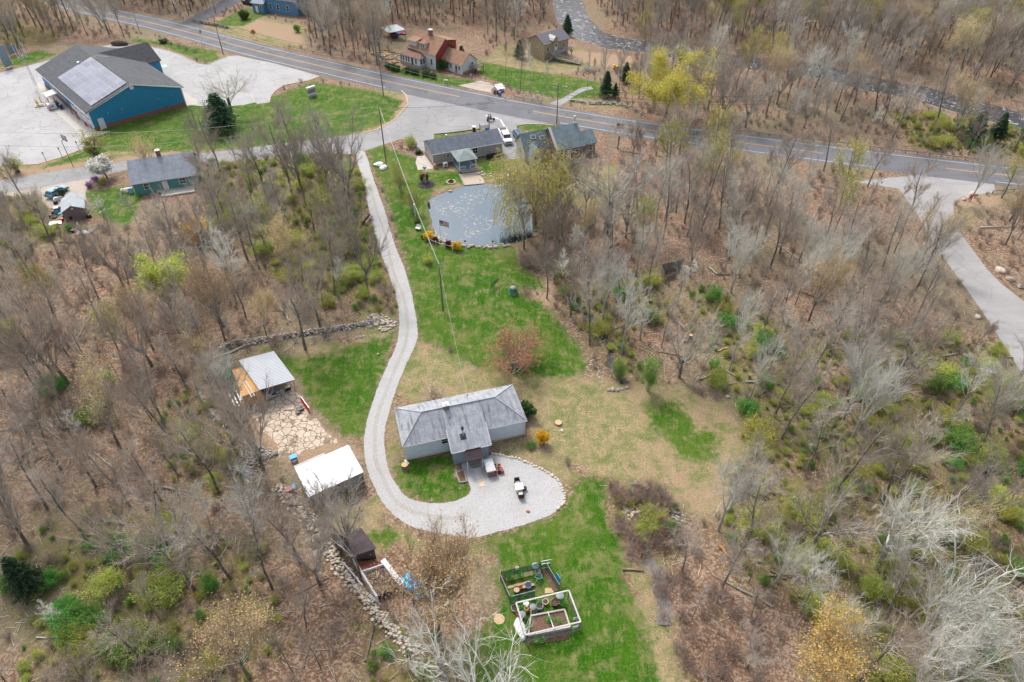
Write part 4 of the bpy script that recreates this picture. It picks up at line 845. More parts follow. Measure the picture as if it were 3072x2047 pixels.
# glazed porch
pa, pb, pc = [local(RH, g('Q',*p)) for p in ((455,760),(830,890),(975,840))]
x0, x1, yf = pa.x+.3, pb.x, (pa.y+pb.y)/2; x0 = min(x0, -1.2)
mb = MB(); mb.b2(x0,x1,yf,-.02,0,.9); mb.build('porch_foundation', M_['stone'], RH)
mb = MB(); mb.b2(x0+.02,x1-.02,yf+.02,-.03,.9,2.75); mb.build('porch_wall', M_['white'], RH)
mb = MB(); mb.add([(x0-.3,yf-.3,2.85),(x1+.3,yf-.3,2.85),(x1+.3,-.01,2.85),(x0-.3,-.01,2.85),(x0-.3,yf-.3,2.75),(x1+.3,yf-.3,2.75),(x1+.3,-.01,2.75),(x0-.3,-.01,2.75),(x0+1.7,-.02,3.75),(x1-1.7,-.02,3.75)],[(0,1,9,8),(1,2,9),(2,3,8,9),(3,0,8),(4,5,1,0),(5,6,2,1),(6,7,3,2),(7,4,0,3),(7,6,5,4)]); mb.build('porch_roof', shingle('brown_shingle',(.2,.12,.09),(.27,.17,.13)), RH)
Lp = x1-x0
for f in (.08,.2,.34,.46,.82): window(RH, x0+Lp*f, yf+.02, 1.15, .6, 1.35, 'S')
door(RH, x0+Lp*.64, yf+.02, .6, .8, 2.0, 'S', M_['black'])
for f in (.28,.72): window(RH, x1-.02, yf*(1-f), 1.15, .75, 1.35, 'E')
# low white wing
wa = local(RH, g('Q',1715,1010)); wb = local(RH, g('Q',1975,880)); y0 = wa.y; Lw = wa.x-Lh; Ww = 6.0
mb = MB(); gable_walls(mb, Lh+.04, wa.x, y0, y0+Ww, 2.75, 5.1, z0=0); mb.build('wing_wall', m_wsid, RH)
mb = MB(); gable_roof(mb, Lh+.3, wa.x, y0, y0+Ww, 2.75, 5.1, ov=.3, eo=.22); rw = mb.build('wing_roof', m_tan, RH)
mb = MB(); mb.b2(wa.x-.05,wa.x+.05,y0+.1,y0+Ww,0,.75); mb.build('wing_foundation', plain('tan_wood_base',(.32,.24,.17),.85,.3), RH)
mb = MB(); X = Lh+Lw*.62; mb.b2(X-.22,X+.22,y0+Ww/2+.4,y0+Ww/2+.85,4.7,5.9); mb.build('chimney', M_['rust'], rw)
window(RH, Lh+Lw*.48, y0, 1.1, .6, 1.3, 'S'); door(RH, Lh+Lw*.72, y0, .2, .8, 2.0, 'S', plain('brown_door',(.3,.16,.08)), glassy=True); window(RH, Lh+Lw*.86, y0, 1.2, .7, .9, 'S'); window(RH, wa.x, y0+Ww*.68, 1.35, .75, 1.2, 'E')
mb = MB(); mb.b2(wa.x+.05,wa.x+2.4,y0+2.8,y0+6.4,1.5,1.65); dk = mb.build('deck', M_['wood'], RH); mb = MB()
for i in range(12): mb.box((wa.x+2.35,y0+2.9+i*.3,2.05),(.05,.08,.85)); 
for i in range(7): mb.box((wa.x+.3+i*.32,y0+2.85,2.05),(.08,.05,.85))
mb.b2(wa.x+.1,wa.x+2.4,y0+2.8,y0+2.88,2.45,2.53); mb.b2(wa.x+2.3,wa.x+2.42,y0+2.8,y0+6.4,2.45,2.54); mb.build('railing', M_['wood_grey'], dk); mb = MB(); mb.box((wa.x+2.25,y0+3.0,.7),(.14,.14,1.5)); mb.box((wa.x+2.25,y0+6.2,.7),(.14,.14,1.5)); mb.build('deck_post', M_['black'], dk)

# ---- stone cottage by the river
c0, c1, c2, c3 = [g('V',*p,4.6) for p in ((97,140),(175,240),(420,170),(335,70))]
CT_ = thing('river_cottage', 'tan stuccoed cottage with dark metal roof beside the river', 'cottage', (c1.x,c1.y,0), ang(c1,c2)); Lc = (c2-c1).length; Wc = 7.5
m_tn = plain('tan_stucco', (.4,.31,.2), .85, .2); m_met = corrug('dark_metal', (.16,.145,.16), .4, 'X', dark=.75)
mb = MB(); gable_walls(mb, .3, Lc-.3, .5, Wc, 4.5, 6.3, z0=0); mb.build('wall', m_tn, CT_)
mb = MB(); gable_roof(mb, .3, Lc-.3, .5, Wc, 4.5, 6.3, ov=.5, eo=.4); rf = mb.build('roof', m_met, CT_)
mb = MB(); xx = Lc*.42; mb.b2(xx-.9,xx+.9,.2,2.2,4.3,5.5); dm = mb.build('dormer', m_tn, rf); mb = MB(); gable_roof(mb, xx-.9,xx+.9,.2,2.6,5.2,6.0,'Y',ov=.3,eo=.2); mb.build('dormer_roof', plain('pale_metal',(.5,.46,.42),.5,.2), dm)
door(CT_, Lc*.48, .5, 1.9, .9, 2.1, 'S', M_['white'], glassy=True); window(CT_, Lc*.16, .5, 2.3, .8, 1.2, 'S'); window(CT_, Lc*.78, .5, 2.3, .9, 1.2, 'S', 2, 2); window(CT_, .3, 3.5, 2.2, .7, .7, 'W')
mb = MB(); mb.b2(Lc*.2,Lc*.95,-1.5,.48,1.7,1.88); dk = mb.build('deck', M_['wood_grey'], CT_)
mb = MB()
for i in range(9): mb.box((Lc*.2+i*Lc*.75/8,-1.45,2.3),(.07,.07,.9))
mb.b2(Lc*.2,Lc*.4,-1.5,-1.4,2.7,2.78); mb.b2(Lc*.6,Lc*.95,-1.5,-1.4,2.7,2.78)
for x in (.2,.45,.7,.95): mb.box((Lc*x,-1.4,.85),(.14,.14,1.7))
mb.build('railing', M_['wood_grey'], dk)
s1 = local(CT_, g('V',205,400)); s0 = Vector((Lc*.35,-1.5,1.8)); mb = MB()
for i in range(9): p = s0.lerp(s1, (i+.5)/9); mb.box((p.x,p.y,p.z),(1.2,.32,.06),rz=.35)
for o in (-.6,.6): mb.slab([(s0.x+o,s0.y,1.85),(s0.x+o+.1,s0.y,1.85),(s1.x+o+.1,s1.y,.1),(s1.x+o,s1.y,.1)],.22); mb.slab([(s0.x+o,s0.y,2.8),(s0.x+o+.1,s0.y,2.8),(s1.x+o+.1,s1.y,1.05),(s1.x+o,s1.y,1.05)],.1)
mb.build('stairs', M_['wood_grey'], CT_)
r0 = g('V',240,395); r1 = g('V',515,440); rp = thing('access_ramp', 'long weathered timber ramp with railings below the river cottage', 'ramp', r0, ang(r0,r1)); Lr = (r1-r0).length
mb = MB(); mb.slab([(0,0,1.2),(Lr,0,.35),(Lr,1.5,.35),(0,1.5,1.2)],.15); mb.build('deck', M_['wood'], rp)
for yy in (0,1.5):
    mb = MB()
    for i in range(7): mb.box((Lr*i/6,yy,.9-.35*i/6),(.1,.1,1.9-.5*i/6))
    for h in (1.05,.6): mb.slab([(0,yy-.04,1.2+h),(Lr,yy-.04,.35+h),(Lr,yy+.04,.35+h),(0,yy+.04,1.2+h)],.08)
    mb.build('railing', M_['wood_grey'], rp)

# ---- blue commercial building
a = g('R',920,1290); b = g('R',2215,925); BB = thing('blue_garage', 'large blue commercial garage with brick base, dark gable roof and solar panels', 'building', a, ang(a,b)); W_ = (b-a).length; e2 = local(BB, g('R',80,468,3.6)); Lb = e2.y-1.2
m_blu = siding('blue_vinyl', (.02,.24,.43), .17, 'Z', .6, .2); m_bri = brickm('brown_brick', (.2,.075,.05), (.27,.11,.075), (.25,.2,.17)); m_asp = shingle('dark_asphalt_shingle', (.075,.08,.088), (.105,.11,.12), (.14,.145,.15), s_amt=.5)
ze, zr = 4.7, 8.4; yb = Lb
mb = MB(); gable_walls(mb, .15, W_-.15, .1, yb, ze, zr, 'Y', z0=.9); mb.build('wall', m_blu, BB)
mb = MB(); mb.b2(.05,W_-.05,0,yb+.1,0,.95); mb.build('brick_base', m_bri, BB)
mb = MB(); gable_roof(mb, 0, W_, 0, yb, ze, zr, 'Y', ov=.6, eo=.35, th=.2); rf = mb.build('roof', m_asp, BB)
gl, gr_ = local(BB, g('R',1610,275,4.7)), local(BB, g('R',1455,70,6.6))
mb = MB(); # entrance gable over the far right side
gy0, gy1 = yb*.60, yb*.97; ym = (gy0+gy1)/2
mb.b2(W_-.2,W_+4,gy0+.6,gy1-.6,0,4.6); mb.add([(W_-.2,gy0+.6,4.6),(W_+4,gy0+.6,4.6),(W_+4,gy1-.6,4.6),(W_-.2,gy1-.6,4.6),(W_-.2,ym,6.9),(W_+4,ym,6.9)],[(0,1,5,4),(1,2,5),(2,3,4,5)]); mb.build('entrance_wall', m_blu, BB)
mb = MB(); gable_roof(mb, W_*.55, W_+4, gy0+.6, gy1-.6, 4.6, 7.6, 'X', ov=.5, eo=.4, th=.2); mb.build('entrance_roof', shingle('black_asphalt_shingle', (.04,.042,.048), (.07,.072,.08)), BB)
sl = (zr-ze)/(W_/2)
mb = MB(); mb.slab([(-.55,-.4,ze-.2),(-.4,-.4,ze-.1),(W_/2,-.4,zr+.18),(W_/2,-.4,zr-.08)],.06)
mb.slab([(W_+.55,-.38,ze-.2),(W_/2,-.38,zr-.1),(W_/2,-.38,zr+.18),(W_+.55,-.38,ze+.08)],.06); mb.b2(-.66,-.6,-.35,yb+.35,ze-.25,ze-.02)
for x in (.1,W_-.1): mb.box((x,.06,2.8),(.25,.25,3.9))
mb.build('trim', M_['white'], BB)
mb = MB(Matrix.Translation((W_/2,-.0,zr-.75)) @ Matrix.Rotation(R(90),4,'X')); mb.lathe([(.5,0),(.5,.12)],(0,0,-.02),18); mb.build('gable_vent', M_['white'], BB)
door(BB, 2.1, .0, .05, 1.2, 2.5, 'S', plain('pale_door',(.6,.66,.66),.5,.1))
for x in (3.2,W_*.33,W_*.72,W_*.88):
    mb = MB(); mb.box((x if x > 3.3 else 4.2,-.08,3.3),(.3,.2,.25)); mb.build('wall_light', M_['steel'], BB)
# roll-up doors on the left side
x_ = 0.0; m_rd = siding('white_roller_door', (.68,.71,.73), .5, 'Z', .5, .08)
dw = 3.0
for i in range(3):
    yc = 2.3 + i*3.9; mb = MB(); mb.b2(.02,.14,yc-dw/2,yc+dw/2,.05,3.9); d = mb.build('roller_door', m_rd, BB)
    mb = MB(); mb.b2(.0,.1,yc-dw/2-.22,yc-dw/2-.02,.05,4.1); mb.b2(.0,.1,yc+dw/2+.02,yc+dw/2+.22,.05,4.1); mb.b2(.0,.1,yc-dw/2-.22,yc+dw/2+.22,3.92,4.12); mb.build('door_frame', M_['white'], d)
    mb = MB(); mb.b2(.0,.019,yc-dw/2+.3,yc+dw/2-.3,2.3,2.65); mb.build('door_window', M_['glass'], d)
for i in range(5): window(BB, .15, yb*.55+i*2.3, 1.3, 1.1, 1.5, 'W')
door(BB, .15, 15.0, .05, 1.1, 2.2, 'W', M_['white']); door(BB, .15, 13.3, .05, 1.1, 2.2, 'W', M_['white'])
mb = MB(); mb.slab([(-3.4,yb*.56,3.05),(-.4,yb*.56,3.4),(-.4,yb*.56+3.6,3.4),(-3.4,yb*.56+3.6,3.05)],.1); aw = mb.build('awning', corrug('striped_awning',(.6,.65,.68),.5,'Y',dark=.35), BB)
mb = MB(); mb.tube((-3.3,yb*.56+.1,0),(-3.3,yb*.56+.1,3.0),.06); mb.tube((-3.3,yb*.56+3.5,0),(-3.3,yb*.56+3.5,3.0),.06); mb.build('post', M_['white'], aw)
# solar array: 7 columns of panels lying on the left slope
pc_ = [local(BB, g('R',*p,z)) for p, z in (((405,565),5.2),((895,955),5.2),((1415,600),8.3),((905,235),8.3))]
ya, yz = .9, pc_[0].y*.5 + pc_[3].y*.5; xa_, xb_ = 1.6, W_/2-.5
def panel_mat():
    m, nt, b, v = newmat('solar_cell', .3); b.inputs['Specular IOR Level'].default_value = .5
    oi = nod(nt,'ShaderNodeObjectInfo').outputs['Random']
    c = mixc(nt, oi, (.085,.095,.15), (.17,.18,.26)); br = nod(nt,'ShaderNodeTexBrick',{'Vector':v,'Scale':1.0,'Color1':c4((1,1,1)),'Color2':c4((.88,.88,.9)),'Mortar':c4((.6,.62,.7)),'Mortar Size':.02,'Brick Width':1.7,'Row Height':.42}); br.offset = 0
    nt.links.new(mixc(nt, 1.0, c, br.outputs[0], 'MULTIPLY'), b.inputs['Base Color']); return m
m_pv = panel_mat(); al = math.atan(sl); nx_, ny_ = 6, 11; Ls = (xb_-xa_)/math.cos(al); pw, pl = Ls/nx_, (yz-ya)/ny_
T0 = Matrix.Translation((xa_,ya,ze+xa_*sl+.36)) @ Matrix.Rotation(-al,4,'Y')
mb = MB(T0)
for i in range(nx_+1): mb.b2(i*pw-.05,i*pw+.05,0,yz-ya,-.06,.03)
rail = mb.build('panel_rail', M_['wire_pale'], BB)
for i in range(nx_):
    for j in range(ny_):
        mb = MB(T0); mb.b2(i*pw+.06,(i+1)*pw-.06,j*pl+.02,(j+1)*pl-.02,.0,.05); mb.build('solar_panel', m_pv, BB)
mb = MB(T0); mb.box((pw*4,yz-ya+.7,.2),(.5,.9,.3)); mb.build('roof_box', M_['white'], BB)
mb = MB(); x_ = W_*.3; mb.tube((x_,yb*.82,ze+x_*sl),(x_,yb*.82,ze+x_*sl+1.2),.06); mb.box((W_/2,yb*.6,zr+.6),(.1,.1,1.0)); mb.chain([(W_/2-3,yb*.62,zr-.3),(W_/2,yb*.6,zr+1.1),(W_/2+3,yb*.6,zr+.2)],.03,4); mb.build('vent_pipe', M_['white'], BB)

# ---- small blue house at the top edge
a = g('B',65,80); b = g('B',205,90); BH = thing('blue_cottage', 'blue clapboard house with white window trim at the top edge of the woods', 'house', a, ang(a,b)-.15)
m_b2 = siding('mid_blue_clapboard', (.1,.25,.42), .2)
mb = MB(); gable_walls(mb, 3.5, 17, .8, 9, 4.6, 8, z0=0); mb.build('wall', m_b2, BH); mb = MB(); gable_roof(mb, 3.5, 17, .8, 9, 4.6, 8); mb.build('roof', m_dsh, BH)
mb = MB(); mb.b2(-.5,4.2,-.8,.78,0,3.0); mb.build('porch_wall', m_b2, BH); mb = MB(); mb.slab([(-.8,-1.2,3.1),(4.5,-1.2,3.1),(4.5,1.2,4.3),(-.8,1.2,4.3)],.15); mb.build('porch_roof', shingle('pale_shingle',(.3,.33,.36),(.36,.4,.43)), BH)
for x in (6,9,13): window(BH, x, .8, 1.3, .9, 1.7, 'S')
door(BH, 1.2, -.8, .1, .9, 2.1, 'S', M_['white']); window(BH, 3.0, -.8, 1.2, .7, 1.2, 'S'); window(BH, 17, 5, 1.3, .9, 1.7, 'E')

# ---- teal house among trees on the left
a = g('U',780,395); b = g('U',1210,325); TH = thing('teal_house', 'teal house with faded grey shingle roof half hidden by bare trees', 'house', a, ang(a,b)-.02)
m_tl = siding('teal_siding', (.09,.3,.3), .2); m_fsh = shingle('faded_shingle', (.24,.27,.31), (.34,.37,.41), None)
mb = MB(); gable_walls(mb, 0, 12.4, 0, 9, 2.8, 5.6, z0=0); mb.build('wall', m_tl, TH); mb = MB(); gable_roof(mb, 0, 12.4, 0, 9, 2.8, 5.6, ov=.5, eo=.3); rf = mb.build('roof', m_fsh, TH)
mb = MB(); mb.b2(5.6,6.4,4.4,5.2,5.2,6.9); ch = mb.build('chimney', m_bri, rf); mb = MB(); mb.b2(5.55,6.45,4.35,5.25,6.9,7.0); mb.tube((6,4.8,7),(6,4.8,7.3),.12); mb.build('chimney_cap', M_['white'], ch)
window(TH, 2.5, 0, 1.1, 1.0, 1.2, 'S'); window(TH, 9.5, 0, 1.1, 1.2, 1.2, 'S'); door(TH, 6, 0, .1, .9, 2.0, 'S', M_['white']); window(TH, 0, 4.5, 1.1, 1.0, 1.2, 'W')
mb = MB(); mb.b2(5,11.5,-2.8,-.02,.05,.35); mb.build('patio_deck', M_['concrete'], TH)

# ---- grey garden shed on the left
a = g('U',215,612); b = g('U',390,575); GS = thing('garden_shed', 'small grey-brown shed with pale shingle gable roof beside the blue car', 'shed', a, ang(a,b)); Ws = (b-a).length
Ls = 5.6; mb = MB(); gable_walls(mb, 0, Ws, 0, Ls, 2.15, 3.15, 'Y', z0=0); mb.build('wall', siding('mauve_board',(.21,.17,.17),.16), GS)
mb = MB(); gable_roof(mb, 0, Ws, 0, Ls, 2.15, 3.15, 'Y', ov=.2, eo=.15, th=.1); mb.build('roof', shingle('pale_grey_shingle',(.36,.4,.42),(.46,.5,.52)), GS)
mb = MB(); mb.box((Ws/2,-.04,2.55),(.3,.06,.35)); mb.build('gable_vent', M_['white'], GS); door(GS, Ws, 3.2, .05, 1.4, 1.8, 'E', M_['white'])
for x, z in ((1.0,.75),): mb = MB(Matrix.Translation((x,-.1,z)) @ Matrix.Rotation(R(90),4,'X')); mb.lathe([(.18,-.06),(.32,-.06),(.32,.06),(.18,.06)],n=16); mb.build('hung_wheel', M_['black'], GS)

# ---- lean-to roof in the upper woods, and the ruin on the right
a = g('Q',40,175); b = g('Q',290,130,3); LT = thing('log_lean_to', 'open lean-to with slanted blue-grey metal roof in the woods behind the red house', 'shelter', (a.x,a.y,0), ang(a,(b.x,b.y)))
mb = MB(); mb.slab([(-.5,-.3,2.3),(6.3,-.3,2.3),(9,4.2,3.2),(2.6,4.2,3.2)],.08); mb.build('roof', corrug('blue_grey_metal',(.36,.44,.47),.5,'X',dark=.8), LT)
mb = MB()
for x, y, z in ((0,0,2.2),(6,0,2.2),(3,4,3.1),(8.6,4,3.1)): mb.box((x,y,z/2),(.15,.15,z))
mb.build('post', M_['wood'], LT)
a = g('W',175,420); b = g('W',350,365); RU = thing('timber_ruin', 'roofless shelter of grey upright planks in the leaf-strewn wood', 'ruin', gz('W',190,400), 0.05)
mb = MB()
P0 = [local(RU,g('W',*p)) for p in ((170,330),(430,270),(490,300),(350,370),(200,430))]
m_gr = siding('grey_upright_plank', (.3,.26,.22), .18, 'X', .9, .4)
for (A_, B_, h, nm) in ((P0[0],P0[1],2.3,'back_wall'),(P0[4],P0[0],1.9,'side_wall'),(P0[4],P0[3],1.1,'front_wall')):
    mb = MB(); d = B_-A_; n = max(2,int(d.length/.24))
    for i in range(n):
        p = A_.lerp(B_,(i+.5)/n); hh = h*random.uniform(.82,1.05); mb.box((p.x,p.y,hh/2),(d.length/n*.93,.08,hh),rz=math.atan2(d.y,d.x))
    mb.build(nm, m_gr, RU)
mb = MB()
for A_, B_ in ((P0[1],P0[2]),): 
    for i in range(12): p = A_.lerp(B_,i/11); mb.box((p.x+.3*(i%3),p.y-.15*(i%2),.15+.12*(11-i)/3),(.5,.25,.22),rz=random.uniform(-.3,.3))
mb.build('rubble_wall', M_['stone_pale'], RU)
# ================================================================== objects
CR.update({'a1':(1420,320,11.2),'a2':(0,100,3.893),'a3':(700,0,6.725),'a4':(140,560,5.975),'a5':(1440,1440,8.406),'a6':(2850,560,6.059),'a7':(1180,1700,6.893),'a8':(1440,240,7.472),
 'b1':(560,40,7.0),'b2':(640,1000,2.2417),'b3':(700,1250,2.9867),'b4':(1100,450,3.585),'b5':(1460,820,7.4667),'b6':(1740,1050,5.973)})
def one(name, mb, mat, label, cat, loc, group=None, rz=0, sc=1, smooth=False):
    o = mb.build(name, mat, smooth=smooth); o.location = loc; o.rotation_euler.z = rz; o.scale = (sc,)*3; return tag(o, label, cat, group)
def ext(root, name, prof, w, mat, x=True, tw=1.0, zt=None):
    """side profile (y,z) extruded across x with the upper part narrowed by tw above zt"""
    n = len(prof); V = []
    for s_ in (-1, 1):
        for y, z in prof: k = tw if (zt is not None and z > zt) else 1; V.append((s_*w/2*k, y, z))
    a_ = sum(prof[i][0]*prof[(i+1)%n][1]-prof[(i+1)%n][0]*prof[i][1] for i in range(n))
    F = [tuple(range(n)), tuple(range(n,2*n))[::-1]] + [(i+n,(i+1)%n+n,(i+1)%n,i) for i in range(n)]
    if a_ > 0: F = [f[::-1] for f in F]
    mb = MB(); mb.add(V, F); o = mb.build(name, mat, root)
    bv = o.modifiers.new('bevel','BEVEL'); bv.width = .05; bv.segments = 2; bv.limit_method = 'ANGLE'; return o
def carpaint(name, col):
    m, nt, b, v = newmat(name, .3); b.inputs['Coat Weight'].default_value = .5
    nt.links.new(mixc(nt, step(nt, noi(nt, v, 2), .3, .7), tuple(x*.85 for x in col), col), b.inputs['Base Color']); return m
m_lamp = plain('headlamp_lens', (.7,.72,.74), .15, .1); m_tail = plain('tail_lamp', (.5,.02,.02), .3, .1)
def wheels(root, W, ys, r=.38):
    for y in ys:
        for s_ in (-1,1):
            T = Matrix.Translation((s_*(W/2-.1), y, r)) @ Matrix.Rotation(R(90),4,'Y')
            mb = MB(T); mb.lathe([(r*.55,-.12),(r*.93,-.12),(r,-.07),(r,.07),(r*.93,.12),(r*.55,.12)], n=18); t = mb.build('wheel', M_['rubber'], root)
            mb = MB(T); mb.lathe([(r*.55,-.1),(r*.55,.1)], n=14); mb.build('rim', M_['steel'], t)
def vehicle(name, label, cat, front, rear, mat, kind, group=None, lenv=None, w=1.9):
    """front points along -y in local space"""
    d = Vector((front.x-rear.x, front.y-rear.y, 0)).normalized(); L = lenv or (front-rear).length
    mid = (front+rear)/2; t = thing(name, label, cat, (mid.x, mid.y, 0.016), math.atan2(d.y, d.x)+R(90), group); h = L/2
    if kind == 'pickup':
        ext(t,'body',[(-h,.45),(-h,1.0),(-h+.2,1.12),(-h+1.5,1.22),(-.4,1.25),(h,1.25),(h,.5),(h*.3,.42)],w,mat)
        ext(t,'cab',[(-h+1.35,1.2),(-h+2.15,1.9),(h*.22,1.93),(h*.32,1.2)],w*.96,mat,tw=.8,zt=1.5)
        ext(t,'windscreen',[(-h+1.42,1.22),(-h+1.40,1.28),(-h+2.02,1.84),(-h+2.1,1.78)],w*.8,M_['glass'])
        mb = MB(); mb.b2(-w/2*.8,w/2*.8,h*.36,h-.08,1.2,1.262); mb.build('truck_bed', M_['black'], t)
        for s_ in (-1,1): ext(t,'side_window',[(-h+1.75,1.3),(-h+2.2,1.8),(h*.18,1.82),(h*.24,1.3)],.04,M_['glass']).location.x = s_*w*.435
        mb = MB(); mb.b2(-w/2*.7,w/2*.7,-h-.03,-h+.1,.62,.98); mb.build('grille', M_['black'], t)
        mb = MB(); mb.b2(-w/2*.98,w/2*.98,-h-.1,-h+.05,.4,.6); mb.build('bumper', M_['steel'], t); top = .98
    else:
        rh = 1.72 if kind == 'suv' else 1.5
        ext(t,'body',[(-h,.35),(-h,.72),(-h+.15,.86),(-h+1.2,.98),(h-.1,1.02),(h,.9),(h,.35)],w,mat)
        ext(t,'cabin',[(-h+1.05,.95),(-h+1.75,rh-.1),(-h+2.1,rh),(h-.75,rh),(h-.15,.98)],w*.94,mat,tw=.8,zt=1.2)
        ext(t,'windscreen',[(-h+1.12,1.0),(-h+1.07,1.04),(-h+1.66,rh-.12),(-h+1.73,rh-.16)],w*.78,M_['glass']); ext(t,'rear_window',[(h-.14,1.04),(h-.19,1.02),(h-.68,rh-.1),(h-.62,rh-.1)],w*.74,M_['glass'])
        for s_ in (-1,1): ext(t,'side_window',[(-h+1.5,1.06),(-h+1.95,rh-.12),(h-.8,rh-.1),(h-.5,1.06)],.04,M_['glass']).location.x = s_*w*.425
        mb = MB(); mb.b2(-w*.25,w*.25,-h+2.2,h-1.1,rh,rh+.015); mb.build('roof_panel', M_['glass'] if kind == 'suv' else mat, t)
        mb = MB(); mb.b2(-w/2*.55,w/2*.55,-h-.02,-h+.1,.5,.72); mb.build('grille', M_['black'], t)
        mb = MB(); mb.b2(-w/2*.96,w/2*.96,-h-.06,-h+.08,.28,.46); mb.build('bumper', mat, t); top = .8
    for s_ in (-1,1):
        mb = MB(); mb.b2(s_*w*.32-.18,s_*w*.32+.18,-h-.035,-h+.12,top-.2,top-.02); mb.build('headlight', m_lamp, t)
        mb = MB(); mb.b2(s_*w*.42-.08,s_*w*.42+.08,h-.06,h+.03,.7,1.0); mb.build('tail_light', m_tail, t)
        mb = MB(); mb.box((s_*(w/2+.1),-h+1.55,1.12),(.2,.1,.15)); mb.build('wing_mirror', M_['black'], t)
    mb = MB(); mb.b2(-.26,.26,-h-.11,-h-.09,.42,.54); mb.build('number_plate', M_['white'], t)
    wheels(t, w, (-h+.95, h-1.0), .42 if kind == 'pickup' else .36); return t
vehicle('pickup_truck', 'white pickup truck with open black bed parked beside the taupe cottage', 'pickup truck', g('P',1245,338), g('P',1163,165), carpaint('white_car_paint',(.75,.75,.76)), 'pickup', w=2.05)
vehicle('parked_car', 'dark blue SUV with glass roof parked right of the white pickup', 'car', g('P',1432,322), g('P',1340,190), carpaint('navy_car_paint',(.03,.09,.2)), 'suv')
vehicle('parked_car', 'pale blue wagon parked on the drive above the small garden shed', 'car', g('U',190,358), g('U',100,412), carpaint('pale_blue_paint',(.08,.28,.4)), 'car', lenv=4.6)
fr, re_ = g('O',935,925), g('O',760,640); vehicle('old_pickup', 'old blue pickup parked nose out under the carport roof', 'pickup truck', fr, re_, carpaint('old_blue_paint',(.06,.13,.2)), 'pickup', lenv=5.0, w=1.85)
vehicle('pickup_truck', 'black pickup truck parked beside the blue cottage at the top edge', 'pickup truck', g('a3',440,115), g('a3',215,70), carpaint('black_car_paint',(.01,.012,.03)), 'pickup', lenv=5.6, w=2.0)

# motorcycle and two riders
w0, w1 = g('a1',490,505), g('a1',705,465); mc = thing('motorcycle', 'dark motorcycle waiting at the white stop line carrying two riders', 'motorcycle', (w0.x,w0.y,.03), ang(w0,w1)); wb = 1.6
for x in (0,wb):
    T = Matrix.Translation((x,0,.34)) @ Matrix.Rotation(R(90),4,'X'); mb = MB(T); mb.lathe([(.25,-.06),(.34,-.05),(.34,.05),(.25,.06)], n=18); t_ = mb.build('wheel', M_['rubber'], mc); mb = MB(T); mb.lathe([(.24,-.02),(.24,.02)], n=12); mb.tube((0,0,-.1),(0,0,.1),.05); mb.build('rim', M_['steel'], t_)
mb = MB(); mb.rock((.85,0,.82),(.34,.16,.16),seed=3); mb.build('fuel_tank', M_['black'], mc, smooth=True)
mb = MB(); mb.box((.78,0,.48),(.55,.3,.4)); mb.tube((.0,.16,.3),(.9,.18,.34),.05); mb.build('engine', M_['steel'], mc)
mb = MB(); mb.box((.35,0,.8),(.7,.28,.12)); mb.box((-.1,0,.86),(.4,.24,.1)); mb.build('saddle', M_['rubber'], mc)
mb = MB(); mb.tube((wb,0.09,.34),(wb-.35,.09,1.0),.03); mb.tube((wb,-.09,.34),(wb-.35,-.09,1.0),.03); mb.build('fork', M_['steel'], mc)
mb = MB(); mb.chain([(wb-.65,.38,1.08),(wb-.4,.1,1.02),(wb-.4,-.1,1.02),(wb-.65,-.38,1.08)],.02,6); mb.build('handlebar', M_['steel'], mc)
mb = MB(); mb.rock((wb-.22,0,.92),(.1,.12,.1),seed=9); mb.build('headlight', m_lamp, mc, smooth=True)
def person(label, seatx, reach, jacket, hel, group=None):
    base = mc.location + Vector((math.cos(mc.rotation_euler.z), math.sin(mc.rotation_euler.z), 0))*seatx
    V = []; E = []; Rr = []
    def add(p, r, par=None): V.append(p); Rr.append(r); (E.append((par, len(V)-1)) if par is not None else None); return len(V)-1
    pel = add((0,0,.92),.15); sp = add((.05,0,1.12),.15,pel); chs = add((.1,0,1.32),.17,sp); nk = add((.13,0,1.48),.06,chs); hd = add((.17,0,1.56),.09,nk); add((.17,0,1.68),.10,hd)
    for s_ in (-1,1):
        sh_ = add((.1,s_*.17,1.4),.075,chs); el = add((.1+reach*.45,s_*.3,1.18),.05,sh_); wr_ = add((.1+reach,s_*.34,1.1),.033,el); pm = add((.17+reach,s_*.35,1.1),.035,wr_)
        for k,(dy,l) in enumerate(((-.03,.06),(-.01,.075),(.01,.07),(.03,.055))): f1 = add((.2+reach,s_*.35+dy,1.1),.011,pm); add((.2+reach+l*.6,s_*.35+dy,1.07),.009,f1)
        th = add((.17+reach,s_*.35-.05*s_,1.08),.012,pm); add((.21+reach,s_*.35-.06*s_,1.05),.01,th)
        hp = add((.05,s_*.1,.88),.1,pel); kn = add((.48,s_*.24,.74),.07,hp); ak = add((.35,s_*.26,.34),.05,kn); add((.5,s_*.26,.28),.045,ak)
    me = bpy.data.meshes.new('person'); me.from_pydata(V, E, []); me.materials.append(jacket); o = bpy.data.objects.new('person', me); COL.objects.link(o)
    o.location = base; o.rotation_euler.z = mc.rotation_euler.z; sk = o.modifiers.new('skin','SKIN'); me.skin_vertices
    for i, r in enumerate(Rr): me.skin_vertices[0].data[i].radius = (r, r)
    me.skin_vertices[0].data[0].use_root = True; o.modifiers.new('sub','SUBSURF').levels = 1
    mb = MB(); mb.lathe([(.02,-.02),(.12,.0),(.15,.1),(.13,.2),(.06,.26),(.01,.27)], (.17,0,1.56), 14); mb.build('helmet', hel, o, smooth=True)
    mb = MB(); mb.box((.31,0,1.64),(.04,.17,.09)); mb.build('visor', M_['glass'], o); tag(o, label, 'person', group); return o
person('person in dark jacket and helmet steering the motorcycle, hands on the handlebar', .55, .42, M_['cloth_dark'], plain('pink_helmet',(.55,.05,.2),.3,.1))
